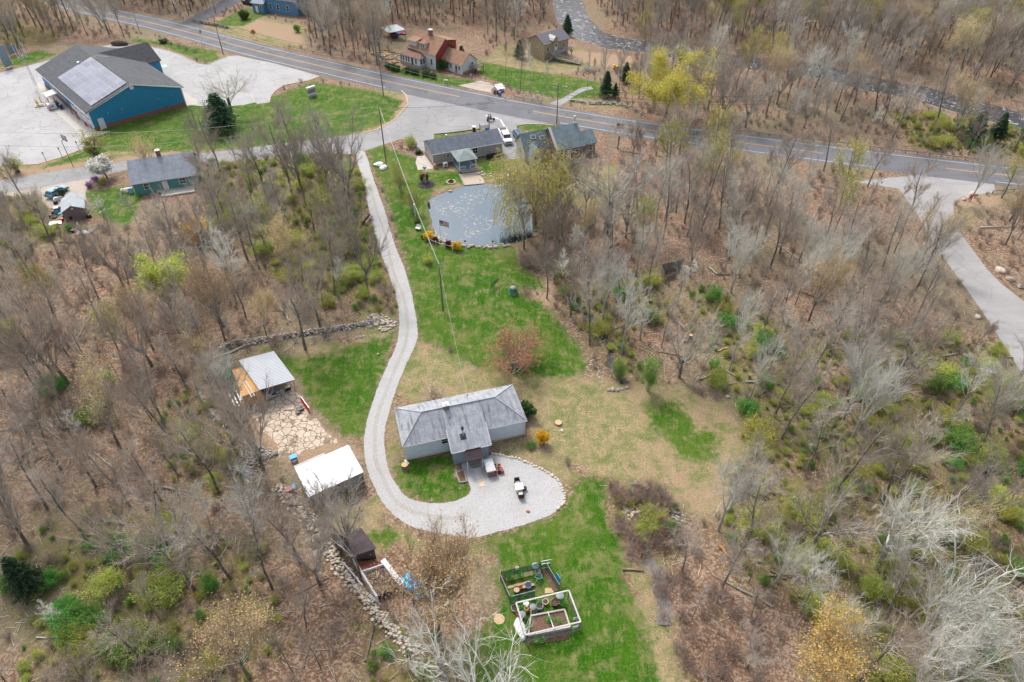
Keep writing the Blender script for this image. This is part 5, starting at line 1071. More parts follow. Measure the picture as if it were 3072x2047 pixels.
person('person in black clothes riding pillion behind the motorcycle rider', -.02, .35, plain('black_leather',(.015,.015,.02),.5,.3), plain('black_helmet',(.02,.02,.02),.2,.1))

# utility poles and cables
def upole(base, top, label, r=.15, arm=None, steel=False, tr=False, lamp=False, name='utility_pole', h=None):
    b_ = g('Z',*base); h = h or height_at(b_,'Z',*top); t = thing(name, label, 'utility pole' if name=='utility_pole' else 'post', b_)
    mb = MB(); mb.tube((0,0,-.2),(0,0,h),r,r*.62,10); mb.build('pole', M_['steel'] if steel else M_['pole'], t)
    if arm is not None:
        mb = MB(Matrix.Rotation(arm,4,'Z')); mb.b2(-1.2,1.2,-.17,-.07,h-.55,h-.43); c = mb.build('crossarm', M_['pole'], t)
        for x in (-1.1,-.4,.4,1.1): mb = MB(Matrix.Rotation(arm,4,'Z')); mb.lathe([(.05,0),(.07,.08),(.03,.2)],(x,-.12,h-.43),8); mb.build('insulator', M_['white'], c)
    if tr: mb = MB(); mb.lathe([(.2,0),(.24,.05),(.24,.85),(.15,.95)],(.38,-.1,h-2.3),12); mb.build('transformer', M_['steel'], t)
    if lamp: mb = MB(); mb.chain([(0,0,h-.9),(.8,-.5,h-.3),(1.5,-1.0,h-.2)],.035,6); mb.box((1.75,-1.15,h-.2),(.6,.25,.12),rz=-.6); mb.build('lamp_arm', M_['steel'], t)
    return t, Vector((b_.x,b_.y,h))
A1 = -.5
P1 = upole((418,92),(392,-14),'tall pale utility pole at the grass verge above the blue garage',steel=True,h=11)
P2 = upole((670,163),(644,58),'dark utility pole with crossarm at the car park entrance',arm=A1+.8)
P3 = upole((1151,290),(1134,160),'utility pole with transformer and crossarm on the grass corner',arm=A1,tr=True,lamp=True)
P4 = upole((1160,500),(1134,314),'tall weathered utility pole at the top of the gravel driveway')
P5 = upole((1329,930),(1319,793),'short grey utility pole standing alone on the green lawn',r=.16)
P6 = upole((1670,372),(1667,252),'brown utility pole with street light beside the slate roofed house',arm=A1,lamp=True)
P7 = upole((595,398),(577,326),'thin leaning wooden pole on the grass beside the blue garage',r=.1)
P8 = upole((1159,480),(1156,418),'thin black lamp post at the start of the driveway',r=.05,steel=False,name='lamp_post')
def cable(a, b, sag, label, r=.03, mat=None, name='power_line'):
    mb = MB(); n = 14; pts = [a.lerp(b,i/n)-Vector((0,0,sag*4*(i/n)*(1-i/n))) for i in range(n+1)]; mb.chain([p-a for p in pts], r, 4)
    o = mb.build(name, mat or M_['wire']); o.location = a; return tag(o, label, 'cable')
t = [p[1] for p in (P1,P2,P3,P4,P5,P6,P7,P8)]
off = lambda v,x,y,z: v+Vector((x,y,z))
for dz, w in ((-.3,'top'),(-1.6,'middle'),(-2.3,'lowest')):
    cable(off(t[0],0,0,dz),off(t[1],0,0,dz),1.0,f'{w} cable between the pale pole and the car park pole')
    cable(off(t[1],0,0,dz),off(t[2],0,0,dz),1.6,f'{w} cable from the car park pole to the transformer pole')
    cable(off(t[2],0,0,dz),off(t[5],0,0,dz),1.6,f'{w} cable from the transformer pole to the street light pole', mat=M_['wire_pale'] if dz<-2 else None)
    cable(off(t[5],0,0,dz),Vector((60,158,9+dz)),1.2,f'{w} cable running right from the street light pole over the trees')
cable(off(t[5],0,0,-1),off(t[3],0,0,-.5),1.6,'cable crossing the junction between two utility poles')
cable(off(t[3],0,0,-.2),off(t[4],0,0,-.1),1.4,'upper pale cable following the driveway down to the lawn pole',.028,M_['wire_pale'])
cable(off(t[3],.15,0,-.6),off(t[4],.15,0,-.5),1.4,'lower pale cable following the driveway down to the lawn pole',.028,M_['wire_pale'])
cable(off(t[4],0,0,-.1),H1.matrix_basis @ Vector((9.6,5.6,4.15)),.8,'service cable from the lawn pole to the ranch house roof',.022,M_['wire_pale'])
cable(off(t[3],0,0,-.2),g('Z',-40,395,6),2.5,'upper cable running left from the driveway pole over the grass',.03,M_['wire_pale'])
cable(off(t[3],0,0,-1.5),g('Z',-40,435,5),3.0,'lower cable running left from the driveway pole over the grass',.03,M_['wire_pale'])
# guard rails
def guardrail(P, label):
    o_ = Vector((P[0][0],P[0][1],0)); t = thing('guard_rail', label, 'guard rail', o_); n = len(P); mb = MB()
    for i in range(n-1):
        a_, b_ = Vector((*P[i],0))-o_, Vector((*P[i+1],0))-o_; d = (b_-a_).normalized(); nr = Vector((-d.y,d.x,0))*.04
        for z0, z1, k in ((.5,.58,1),(.58,.66,.2),(.66,.74,1)): q=[a_+nr*k,b_+nr*k,b_-nr,a_-nr]; mb.prism([(v_.x,v_.y) for v_ in q],z0,z1)
    mb.build('rail', M_['steel'], t)
    L = 0; nxt = 0; k = 0
    for i in range(n-1):
        a_, b_ = Vector((*P[i],0))-o_, Vector((*P[i+1],0))-o_; l_ = (b_-a_).length
        while nxt < L+l_ and k < 60: p = a_.lerp(b_,(nxt-L)/l_); mb = MB(); mb.box((p.x,p.y,.35),(.14,.14,.75)); mb.build('post', M_['pole'], t); nxt += 2.5; k += 1
        L += l_
off_far = offset(MAIN_MID, 5.6)
guardrail([p for p in off_far if xr('C',120,650) < p[0] < xr('C',400,700)], 'pale steel guard rail beside the bins opposite the junction')
guardrail([p for p in off_far if xr('C',1330,850) < p[0] < xr('D',1800,1100)], 'long steel guard rail along the river side of the road')
guardrail([tuple(g('a6',x,y)[:2]) for x,y in ((765,130),(950,108),(1345,80),(1600,70))], 'short steel guard rail behind the boulders at the right lane')
# signs
def post_sign(name, base, h, label, board, bm, txt=None, posts=1, w=.6, rz=0.3):
    t = thing(name, label, 'sign', base, rz)
    for i in range(posts): x = (i-(posts-1)/2)*w*.6; mb = MB(); mb.tube((x,0,0),(x,0,h),.035,n=6); mb.build('post', M_['steel'], t)
    mb = MB(Matrix.Translation((0,-.05,h))); n = board; r = w/2
    a0 = {4:0,8:math.pi/8}[n]; q = [(r*1.0*math.cos(a0+2*math.pi*i/n),r*math.sin(a0+2*math.pi*i/n)) for i in range(n)]
    mb.T = mb.T @ Matrix.Rotation(R(90),4,'X'); mb.prism(q,-.015,.015); b_ = mb.build('board', bm, t)
    if txt:
        text(t, txt, (0,-.07,h-.0), w*.26, M_['white'] if n==8 else M_['black'], 0, parent=b_)
    return t
def text(root, s, loc, size, mat, rz, parent=None, name='lettering', tilt=90):
    cu = bpy.data.curves.new(name,'FONT'); cu.body = s; cu.size = size; cu.align_x = 'CENTER'; cu.align_y = 'CENTER'; cu.extrude = .004; cu.space_line = .8
    ob = bpy.data.objects.new(name, cu); COL.objects.link(ob); dg = bpy.context.evaluated_depsgraph_get(); me = bpy.data.meshes.new_from_object(ob.evaluated_get(dg)); bpy.data.objects.remove(ob)
    me.materials.clear(); me.materials.append(mat); o = bpy.data.objects.new(name, me); COL.objects.link(o); o.parent = parent or root; o.location = loc; o.rotation_euler = (R(tilt),0,rz); return o
post_sign('stop_sign', g('a6',300,350), 2.1, 'red octagonal STOP sign beside pale boulders at the right lane', 8, M_['red'], 'STOP', w=.85, rz=.2)
post_sign('warning_sign', g('a3',430,795), 2.2, 'orange diamond roadwork sign on the verge below the blue cottage', 4, M_['orange'], 'ROAD\nWORK\nAHEAD', 2, w=1.7, rz=.35)
post_sign('road_sign', g('b1',345,615), 3.3, 'back of a grey diamond road sign on twin posts', 4, M_['steel'], None, 2, w=1.4, rz=1.2)
for kx, ky, hh in ((345,760,2.2),(385,850,1.4)):
    mb = MB(); mb.tube((0,0,0),(0,0,hh),.04,n=6); mb.box((0,0,hh-.1),(.12,.05,.3)); one('marker_post', mb, M_['steel'], 'thin pale marker post on the verge ' + ('nearer the road' if ky<800 else 'at the car park kerb'), 'post', g('b1',kx,ky))
p = g('Sg',545,610); q = g('Sg',690,560); ms = thing('monument_sign', 'brick monument sign with white panels and red capped roof on the grass', 'sign', (p.x,p.y,0), ang(p,q))
mb = MB(); mb.b2(-1.1,1.1,-.35,.35,0,.35); mb.build('base', M_['stone'], ms)
mb = MB(); mb.b2(-1.15,1.15,-.18,.18,.35,2.3); mb.build('panel', plain('mottled_panel',(.3,.27,.24),.6,.7,9,col2=(.05,.045,.045)), ms)
for z0, z1 in ((.45,.85),(2.0,2.35)): mb = MB(); mb.b2(-1.2,1.2,-.22,.22,z0,z1); mb.build('white_band', M_['white'], ms)
mb = MB(); mb.b2(-1.3,1.3,-.4,.4,2.36,2.44); mb.build('red_cap', plain('magenta_trim',(.5,.05,.12),.5,.2), ms); mb = MB(); mb.slab([(-1.3,-.42,2.45),(1.3,-.42,2.45),(1.3,.42,2.5),(-1.3,.42,2.5)],.0449); mb.b2(-1.2,1.2,-.33,.33,2.51,2.58); mb.build('cap_top', M_['white'], ms)
# mast with aerials beside the blue garage
p = g('a2',440,655); mast = thing('radio_mast', 'tall lattice radio mast with raised aerials beside the blue garage', 'mast', p); mh = height_at(p,'a2',285,270)
mb = MB()
for i in range(3): a_ = i*2.094; mb.tube((.35*math.cos(a_),.35*math.sin(a_),0),(.18*math.cos(a_),.18*math.sin(a_),mh),.035,n=5)
z = 0
while z < mh-.6:
    for i in range(3):
        a_, b_ = i*2.094, (i+1)*2.094; r0 = .35-.17*z/mh; mb.tube((r0*math.cos(a_),r0*math.sin(a_),z),(r0*math.cos(b_),r0*math.sin(b_),z+.6),.014,n=4)
    z += .6
mb.build('lattice', M_['steel'], mast)
mb = MB()
for i in range(3): a_, b_ = i*2.094, (i+1)*2.094; mb.tube((1.3*math.cos(a_),1.3*math.sin(a_),mh),(1.3*math.cos(b_),1.3*math.sin(b_),mh),.05,n=5); mb.tube((0,0,mh-.6),(1.3*math.cos(a_),1.3*math.sin(a_),mh),.04,n=5)
mb.build('platform', M_['steel'], mast)
for i,(a_,l_) in enumerate(((0,3.0),(1.5,4.5),(2.6,2.4),(4.2,3.4))): mb = MB(); mb.tube((1.3*math.cos(a_),1.3*math.sin(a_),mh),(1.35*math.cos(a_),1.35*math.sin(a_),mh+l_),.05,n=6); mb.build('aerial', M_['white'], mast)
for (bx,by,tx,ty,lb) in ((70,415,8,130,'tall grey panel at the left edge of the car park'),(128,265,95,140,'shorter grey panel standing on the grass by the car park')):
    b_ = g('a2',bx,by); h = height_at(b_,'a2',tx,ty)*.9; t = thing('mesh_screen', lb, 'screen', b_, 1.1); mb = MB(); mb.b2(-.1,2.2,-.05,.05,.4,h); mb.build('panel', plain('blue_grey_mesh',(.2,.26,.3),.6,.3), t)
    for x in (0,2.1): mb = MB(); mb.box((x,.08,h/2),(.12,.1,h)); mb.build('post', M_['steel'], t)
# bollards
mb = MB(); mb.lathe([(.11,0),(.11,1.15),(.07,1.24),(.01,1.27)], n=10)
bol = mb.build('bollard', M_['red'], smooth=True); first = True
rdp = [('R',600,1048,'standing alone by the second roller door'),('R',675,1115,'left of a pair between roller doors'),('R',705,1135,'right of a pair between roller doors'),('R',790,1210,'left of the pair nearest the corner'),('R',812,1225,'right of the pair nearest the corner'),('R',878,1255,'at the corner of the blue garage'),('R',257,975,'left one beside the white tank'),('R',295,1005,'right one beside the white tank'),('R',358,875,'by the awning of the blue garage'),('R',265,890,'small one beside the yellow posts')]
for k,x,y,lb in rdp:
    o = bol if first else bol.copy()
    if not first: COL.objects.link(o)
    first = False; o.location = g(k,x,y); tag(o, 'red bollard '+lb, 'bollard', 'red bollards along the blue garage')
mb = MB(); mb.lathe([(.13,0),(.13,1.6),(.08,1.7),(.01,1.73)], n=10); yb_ = mb.build('bollard', M_['yellow'], smooth=True); first = True
for x,y,lb in ((108,930,'leftmost'),(138,955,'front'),(165,890,'rear, more faded')):
    o = yb_ if first else yb_.copy()
    if not first: COL.objects.link(o)
    first = False; o.location = g('R',x,y); tag(o, f'yellow post, {lb} of three by the fuel pad', 'bollard', 'yellow posts on the fuel pad')
mb = MB(); mb.b2(-1.2,1.2,-.9,.9,0,.25); mb.b2(-.8,.8,-.5,.5,.25,.45); one('fuel_pad', mb, M_['concrete'], 'low concrete pad between yellow posts in the car park', 'pad', g('R',150,930), rz=.4)
t = thing('storage_tank', 'boxy white fuel tank between red bollards beside the blue garage', 'tank', g('R',325,975), .75); mb = MB(); mb.b2(-.9,.9,-.7,.7,.12,1.5); mb.build('tank', M_['white'], t); mb = MB(); mb.b2(-.95,.95,-.75,.75,0,.12); mb.b2(-.3,.3,-.72,-.7,.7,1.1); mb.build('skid', M_['grey_pl'], t)
def bin_(loc, mat, label, group=None, s=1, lidmat=None, rz=0):
    t = thing('wheelie_bin', label, 'bin', loc, rz, group); t.scale = (s,s,s); mb = MB(); mb.box((0,0,.5),(.5,.55,.95),taper=1.18); mb.build('body', mat, t)
    mb = MB(); mb.box((0,0,1.0),(.64,.7,.07)); mb.build('lid', lidmat or mat, t); mb = MB(); mb.tube((-.28,.3,.1),(.28,.3,.1),.1,n=10); mb.build('wheel', M_['rubber'], t); return t
navy = plain('navy_plastic',(.02,.045,.1),.5,.2)
for i,(x,y,w) in enumerate(((385,925,'farthest'),(412,950,'middle'),(452,975,'nearest'))): bin_(g('R',x,y), navy, f'dark navy bin, {w} in the row at the garage wall', 'navy bins beside the blue garage', 1.15, rz=.7)
cone = MB(); cone.lathe([(.24,0),(.24,.04),(.14,.05),(.03,.7)], n=10); one('traffic_cone', cone, M_['orange'], 'orange traffic cone beside the concrete fuel pad', 'cone', g('R',200,905))
# hoop and short posts at the car park edge
b_ = g('Y',547,648); t = thing('basketball_hoop', 'basketball hoop on a tall dark pole at the car park edge', 'basketball hoop', b_, -.6); h = height_at(b_,'Y',470,445)
mb = MB(); mb.tube((0,0,0),(0,0,h-.3),.07,.06,8); mb.chain([(0,0,h-.5),(0,.7,h)],.05,6); mb.build('pole', M_['black'], t)
mb = MB(); mb.b2(-.9,.9,.7,.74,h-.45,h+.6); bb = mb.build('backboard', plain('clear_backboard',(.4,.42,.44),.2,.1), t); mb = MB(); mb.b2(-.95,.95,.66,.78,h+.6,h+.68); mb.b2(-.95,.95,.66,.78,h-.53,h-.45); mb.b2(-.97,-.9,.66,.78,h-.45,h+.6); mb.b2(.9,.97,.66,.78,h-.45,h+.6); mb.b2(-.35,.35,.75,.78,h-.3,h+.15); mb.build('backboard_frame', M_['black'], bb)
mb = MB(); mb.lathe([(.24,0),(.27,.0),(.27,.03),(.24,.03)],(0,1.05,h-.3),14); mb.build('rim', M_['orange'], t)
for x,y,w in ((350,615,'left'),(467,580,'middle'),(597,533,'right')):
    mb = MB(); mb.tube((0,0,0),(0,0,2.1),.05,n=6); mb.box((0,0,2.2),(.35,.1,.35)); one('light_post', mb, M_['rust'], f'{w} of three short dark light posts at the car park edge', 'post', g('Y',x,y), 'short posts at the car park edge', -.4)

# ---- around the ranch house
base = H1
def ordw(n):
    o = 'first second third fourth fifth sixth seventh eighth ninth tenth eleventh twelfth thirteenth fourteenth fifteenth sixteenth seventeenth eighteenth nineteenth'.split(); t = {2:'twent',3:'thirt',4:'fort',5:'fift',6:'sixt'}
    return o[n-1] if n < 20 else t[n//10] + ('ieth' if n % 10 == 0 else 'y-' + o[n%10-1])
def stone_row(name, pts, spacing, r, mat, label, cat, group, seed=1, n_p=4, jitter=.08, cap=200):
    rr = random.Random(seed); protos = []
    for i in range(n_p): mb = MB(); mb.rock((0,0,r*.35),(r*rr.uniform(.85,1.2),r*rr.uniform(.7,1),r*rr.uniform(.55,.8)),seed=seed*10+i); protos.append(mb.build(name, mat, smooth=False))
    P = [Vector((p.x,p.y,0)) for p in pts]; out = []; nxt = 0; L = 0; k = 0
    for a_, b_ in zip(P, P[1:]):
        l_ = (b_-a_).length
        while nxt < L+l_ and k < cap:
            p = a_.lerp(b_,(nxt-L)/l_)+Vector((rr.uniform(-jitter,jitter),rr.uniform(-jitter,jitter),0)); src = protos[k%n_p]
            if k < n_p: o = src
            else: o = src.copy(); COL.objects.link(o)
            s_ = rr.uniform(.75,1.25); o.location = (p.x,p.y,max(-.3,hz(p.x,p.y))); o.rotation_euler.z = rr.uniform(0,6); o.scale = (s_,)*3; tag(o, f'{ordw(k+1)} '+label, cat, group); out.append(o); nxt += spacing*rr.uniform(.8,1.2); k += 1
        L += l_
    return out
stone_row('edging_stone', [g('N',x,y) for x,y in ((990,697),(1060,708),(1150,725),(1250,750),(1350,790),(1440,830),(1540,885),(1610,940),(1650,1010),(1675,1080),(1675,1140),(1640,1190),(1600,1212))], .38, .22, M_['stone_pale'], 'tan stone from the ranch house along the gravel circle edge', 'stone', 'tan stones edging the gravel circle', 3)
stone_row('edging_stone', [g('b6',x,y) for x,y in ((370,150),(280,175),(205,205),(185,260),(240,295),(310,320),(345,380),(310,430),(320,490),(400,540),(410,600))], .33, .17, M_['stone_pale'], 'small tan stone from the top of the spring bed border', 'stone', 'tan stones bordering the spring bed', 4)
stone_row('edging_stone', [g('b6',x,y) for x,y in ((510,720),(600,720),(680,730),(760,690),(860,690))], .8, .3, M_['stone'], 'grey stone from the left in front of the spring pool', 'stone', 'grey stones by the spring pool', 5)
rp_ = stone_row('shore_stone', [g('Pd',x,y) for x,y in ((200,368),(250,405),(330,440),(420,470),(520,485),(620,497),(720,500),(800,495),(870,485),(960,478))], .42, .34, M_['stone'], 'grey-white rock from the left along the near pond shore', 'stone', 'rocks lining the near pond shore', 6, jitter=.35)
stone_row('shore_stone', [g('Pd',x,y) for x,y in ((230,370),(300,410),(330,425))], .5, .32, M_['stone_pale'], 'pale rock from the left behind the pond flagpole', 'stone', 'pale rocks behind the flagpole', 7, jitter=.6)
stone_row('shore_stone', [g('Pd',x,y) for x,y in ((1150,150),(1180,230),(1195,300),(1200,350),(1180,400))], .45, .35, M_['stone'], 'grey rock from the top on the right pond bank', 'stone', 'rocks on the right pond bank', 8, jitter=.5)
stone_row('shore_stone', [g('P',x,y) for x,y in ((880,690),(915,760),(980,700),(1100,740),(1200,780),(1300,820),(1260,740),(1180,700))], .8, .35, M_['stone_pale'], 'pale rock from the beach on the far pond bank', 'stone', 'rocks on the far pond bank', 9, jitter=.7)
stone_row('edging_stone', [g('P',x,y) for x,y in ((605,720),(640,790),(655,845))], .5, .2, M_['stone_pale'], 'small stone from the porch along the pond beach', 'stone', 'stones left of the pond beach', 10)
def rockpile(name, pts, n, r, mat, label, cat, w, seed=1, hgt_=.5):
    """a dry stone wall or heap: many rocks in ONE thing"""
    rr = random.Random(seed); P = [Vector((p.x,p.y,0)) for p in pts]; S = [(b_-a_).length for a_,b_ in zip(P,P[1:])]; tot = sum(S); mb = MB(); o0 = P[0]
    for i in range(n):
        d = rr.uniform(0,tot); k = 0
        while k < len(S)-1 and d > S[k]: d -= S[k]; k += 1
        a_, b_ = P[k], P[k+1]; p = a_.lerp(b_, d/max(S[k],1e-6)); dr = (b_-a_).normalized(); nr = Vector((-dr.y,dr.x,0)); u = rr.gauss(0,w/2.4); u = max(-w,min(w,u)); p = p+nr*u
        z = rr.uniform(.02, max(.05,hgt_*(1-abs(u)/w))); s_ = r*rr.uniform(.6,1.35); mb.rock((p.x-o0.x,p.y-o0.y,z),(s_,s_*rr.uniform(.7,1),s_*.7),seed=seed*1000+i,n=6,m=4)
    return one(name, mb, mat, label, cat, (o0.x,o0.y,hz(o0.x,o0.y)))
rockpile('stone_wall', [g('F',x,y) for x,y in ((-180,880),(-60,830),(30,828),(200,795),(400,765),(560,742),(700,722),(850,698))], 800, .2, M_['stone'], 'long grey dry stone wall through the trees above the carport', 'stone wall', .7, 1, .8)
rockpile('stone_wall', [g('b3',x,y) for x,y in ((400,620),(480,700),(560,800),(640,880),(720,960))]+[g('J',x,y) for x,y in ((440,560),(520,660),(640,800),(760,960),(900,1130),(1050,1290),(1170,1430),(1270,1580))], 1000, .19, M_['stone_pale'], 'tumbled tan stone wall running down past the collapsed sheds', 'stone wall', .9, 2, .6)
rockpile('stone_heap', [g('b3',x,y) for x,y in ((60,520),(150,440),(200,340),(260,280))], 420, .2, M_['stone'], 'wide heap of grey rocks left of the white-roofed shed', 'stone heap', 1.8, 3, .7)
rockpile('stone_heap', [g('b3',x,y) for x,y in ((220,360),(310,355),(390,330))], 110, .2, M_['stone'], 'curved row of grey rocks at the patio corner', 'stone heap', .5, 4, .4)
rockpile('stone_wall', [g('E',x,y) for x,y in ((1330,1160),(1390,1260),(1460,1340),(1520,1400))], 150, .2, M_['stone'], 'short grey stone wall left of the shipping container', 'stone wall', .6, 5, .5)
rockpile('stone_wall', [g('b1',x,y) for x,y in ((150,170),(250,200),(380,225),(520,250),(640,275),(780,300),(860,325))], 300, .25, M_['stone_dark'], 'dark stone retaining wall above the main road below the blue cottage', 'stone wall', .8, 6, .9)
rockpile('stone_heap', [g('F',x,y) for x,y in ((850,640),(900,690),(960,740))], 130, .22, M_['stone_pale'], 'scattered pale rocks at the end of the long stone wall', 'stone heap', 2.2, 7, .3)
rockpile('stone_wall', [g('W',x,y) for x,y in ((540,130),(590,200),(610,300),(430,310))], 90, .22, M_['stone_pale'], 'low pale stone footing beside the timber ruin', 'stone wall', .4, 8, .4)
rockpile('stone_heap', [g('K',x,y) for x,y in ((920,400),(990,420),(1010,440)) ], 90, .2, M_['stone_pale'], 'pale chunks spilled between the two dark bramble mounds', 'stone heap', 1.5, 9, .3)
rockpile('stone_heap', [g('K',x,y) for x,y in ((1240,400),(1290,480),(1290,600),(1320,660))], 120, .2, M_['stone'], 'stones along the stream edge right of the brambles', 'stone heap', .8, 10, .3)
rockpile('stone_heap', [g('K',x,y) for x,y in ((990,245),(1080,265))], 30, .24, M_['stone'], 'small cluster of white-grey rocks above the brambles', 'stone heap', .6, 11, .4)
rockpile('stone_wall', [g('C',x,y) for x,y in ((560,680),(700,700),(850,700),(960,725))], 160, .28, M_['stone'], 'rubble wall along the main road opposite the slate house', 'stone wall', 1.0, 12, .7)
for i,(k,x,y,r,lb) in enumerate((('a6',425,140,.9,'largest pale boulder beside the stop sign'),('a6',250,245,.6,'rounded pale boulder directly behind the stop sign'),('a6',315,210,.55,'flat grey slab between the boulders at the lane'),('H',1730,345,1.0,'long pale boulder on the far side of the right lane'),('H',1800,405,.8,'grey boulder below the long one across the lane'),('H',1870,450,.8,'boulder nearest the right edge across the lane'),('H',1580,655,.7,'flat boulder on the near bank of the right lane'),('H',1745,888,.4,'small white boulder low on the lane bank'),('F',765,788,.35,'largest of three round rocks below the stone wall'),('F',785,783,.25,'smallest of three round rocks below the stone wall'),('F',740,792,.25,'left of three round rocks below the stone wall'),('F',832,722,.4,'square pale rock at the end of the stone wall'),('N',1650,480,.35,'round white stone on dry grass right of the forsythia'),('G',1620,1190,.4,'white rock at the right edge of the dry lawn'),('G',1425,577,.5,'flat grey rock beside the leaning trunk'),('K',1270,625,.35,'pale rock on the weedy bank right of the brambles'),('F',883,903,.25,'single small rock on the grass left of the driveway'))):
    mb = MB(); mb.rock((0,0,r*.2),(r,r*.7,r*.5),seed=50+i,n=9,m=6); one('boulder', mb, M_['stone'] if i%3 else M_['stone_pale'], lb, 'boulder', gz(k,x,y), rz=i*.7)
def stump(k,x,y,r,h,label):
    mb = MB(); mb.m=0; mb.lathe([(r*1.3,0),(r*1.05,h*.3),(r,h)], n=12); mb.m=1; mb.lathe([(r*.95,h+.001),(r*.95,h+.012)], n=12); return one('tree_stump', mb, [M_['log'],M_['log_end']], label, 'tree stump', gz(k,x,y))
stump('N',1615,410,.5,.25,'low pale tree stump on the dry grass above the white stone'); stump('G',1368,800,.3,.8,'freshly cut stump with orange top by the woodland path'); stump('N',175,830,.45,.75,'hollow grey stump with a pale top at the house corner')
stump('b3',115,150,.4,.7,'dark stump beside the pale leaning trunk near the container')
o = [g('b5',590,450)]; t = thing('netted_stump', 'old stump wrapped in green netting on the bright lawn', 'tree stump', o[0]); mb = MB(); mb.lathe([(.75,0),(.6,.5),(.5,1.3),(.3,1.45)],n=12); mb.build('stump', M_['wood_grey'], t); mb = MB(); mb.lathe([(.8,.35),(.68,.6),(.6,1.0),(.56,1.15)],n=12); mb.build('netting', M_['greenmesh'], t)
for x,y,h,w in ((95,385,1.4,'left'),(262,240,1.6,'rear'),(283,505,1.5,'front')): mb = MB(); mb.tube((0,0,0),(0,0,h),.03,n=5); one('garden_stake', mb, M_['green_pl'], f'{w} green stake beside the netted stump', 'stake', g('b5',x,y), 'green stakes by the netted stump')
a_, b_ = g('b5',95,385), g('b5',262,240); mb = MB(); l_ = (b_-a_).length; mb.b2(0,l_,-.005,.005,.5,1.3)
def netmat(name, col, a=.35, sc=14):
    m, nt, b, v = newmat(name, .8); b.inputs['Base Color'].default_value = c4(col); w_ = noi(nt, v, sc, 1); tr = nod(nt,'ShaderNodeBsdfTransparent'); mx = nod(nt,'ShaderNodeMixShader',{0: step(nt,w_,.45,.55,1-a-.2,1-a+.2),1:b.outputs[0],2:tr.outputs[0]}); nt.links.new(mx.outputs[0], nt.nodes['Material Output'].inputs[0]); return m
m_net = netmat('green_net', (.06,.2,.15), .5); m_netg = netmat('grey_net', (.3,.33,.33), .3)
one('plant_netting', mb, m_net, 'dark netting strung between two green stakes on the lawn', 'netting', a_, rz=ang(a_,b_))
# steps, path slabs, planter, wood rack, pots
a_ = g('N',790,800); hr = H1.rotation_euler.z
t = thing('stone_steps', 'two rough stone steps below the back door', 'steps', g('N',830,790), hr); mb = MB(); mb.box((0,.25,.22),(1.3,.7,.44)); mb.build('upper_step', M_['stone_dark'], t); mb = MB(); mb.box((0,-.35,.11),(1.1,.6,.22)); mb.build('lower_step', M_['stone_dark'], t)
q = [g('N',*p)[:2] for p in ((812,835),(878,822),(918,945),(852,962))]; mb = MB(); mb.prism(q,.017,.05); one('path_slab', mb, M_['concrete'], 'grey concrete path strip leading from the steps', 'paving slab', (0,0,0))
q = [g('N',*p)[:2] for p in ((854,966),(920,949),(934,1000),(868,1012))]; mb = MB(); mb.prism(q,.017,.05); one('path_slab', mb, M_['flag'], 'paler tan slab at the end of the concrete path', 'paving slab', (0,0,0))
q = [g('N',*p) for p in ((655,880),(725,845),(755,960),(690,970))]; t = thing('log_planter', 'narrow planting bed framed with logs beside the path', 'planter', q[0]); l = [local(t,p) for p in q]
for i in range(4): mb = MB(); mb.tube((l[i-1].x,l[i-1].y,.12),(l[i].x,l[i].y,.12),.1,n=8); mb.build('edging_log', M_['wood_grey'], t)
mb = MB(); mb.prism([(p.x,p.y) for p in l],.0,.1); mb.build('soil', M_['mulch'], t)
a_, b_ = g('N',955,915), g('N',1000,905); t = thing('wood_rack', 'stacked firewood under a white corrugated cover beside the path', 'wood stack', a_, ang(a_,b_)+.02)
wy = local(t, g('N',915,760,1.0)).y
mb = MB()
rr = random.Random(2)
for i in range(5):
    for j in range(6): mb.box((.1+i*.17,.1,.12+j*.17),(.16,.5,.15),ry=rr.uniform(-.2,.2))
mb.b2(.05,.85,.35,wy*.95,.03,1.05); mb.build('firewood', M_['log'], t); mb = MB(); mb.slab([(-.15,-.05,1.1),(1.05,-.05,1.1),(1.05,wy,1.2),(-.15,wy,1.2)],.04); mb.build('cover', corrug('white_corrugated',(.66,.68,.7),.16,'X',dark=.6), t)
def pot(k,x,y,r,h,mat,label,fill=None,group=None,cat='pot',nm='plant_pot',lid=False):
    t = thing(nm, label, cat, g(k,x,y)+Vector((0,0,.02)), 0, group); mb = MB(); mb.lathe([(r*.78,0),(r,h),(r*1.08,h),(r*1.08,h+.04),(r*.9,h+.04),(r*.88,h-.04)] if not lid else [(r*.85,0),(r,h),(r*1.1,h),(r*1.1,h+.05),(r*.7,h+.1),(.02,h+.12)], n=14); mb.build('body', mat, t, smooth=False)
    if not lid: mb = MB(); mb.lathe([(r*.88,h-.06),(r*.88,h-.03)], n=12); mb.build('soil', fill or M_['soil'], t)
    return t
pot('N',1016,820,.22,.4,M_['terracotta'],'tan clay pot behind the firewood stack'); pot('N',1058,825,.26,.45,M_['orange'],'bright orange pot with dark rim by the firewood'); pot('N',1028,900,.2,.6,M_['red'],'red-rimmed black bucket at the end of the firewood',cat='bucket',nm='bucket')
mb = MB(); mb.box((0,0,.25),(.45,.7,.5),rz=.4); one('brick_block', mb, plain('red_block',(.3,.1,.07),.8,.3), 'small red brick block stack beside the orange pot', 'block', g('N',1080,865))
T = Matrix.Rotation(R(78),4,'X'); mb = MB(T); mb.lathe([(.26,-.03),(.33,-.03),(.33,.03),(.26,.03)],n=18)
for i in range(6): a_ = i*math.pi/3; mb.tube((0,0,0),(.27*math.cos(a_),.27*math.sin(a_),0),.02,n=4)
one('cart_wheel', mb, M_['black'], 'spoked wheel leaning beside the red bucket on the gravel', 'wheel', g('N',1060,885)+Vector((0,0,.34)))
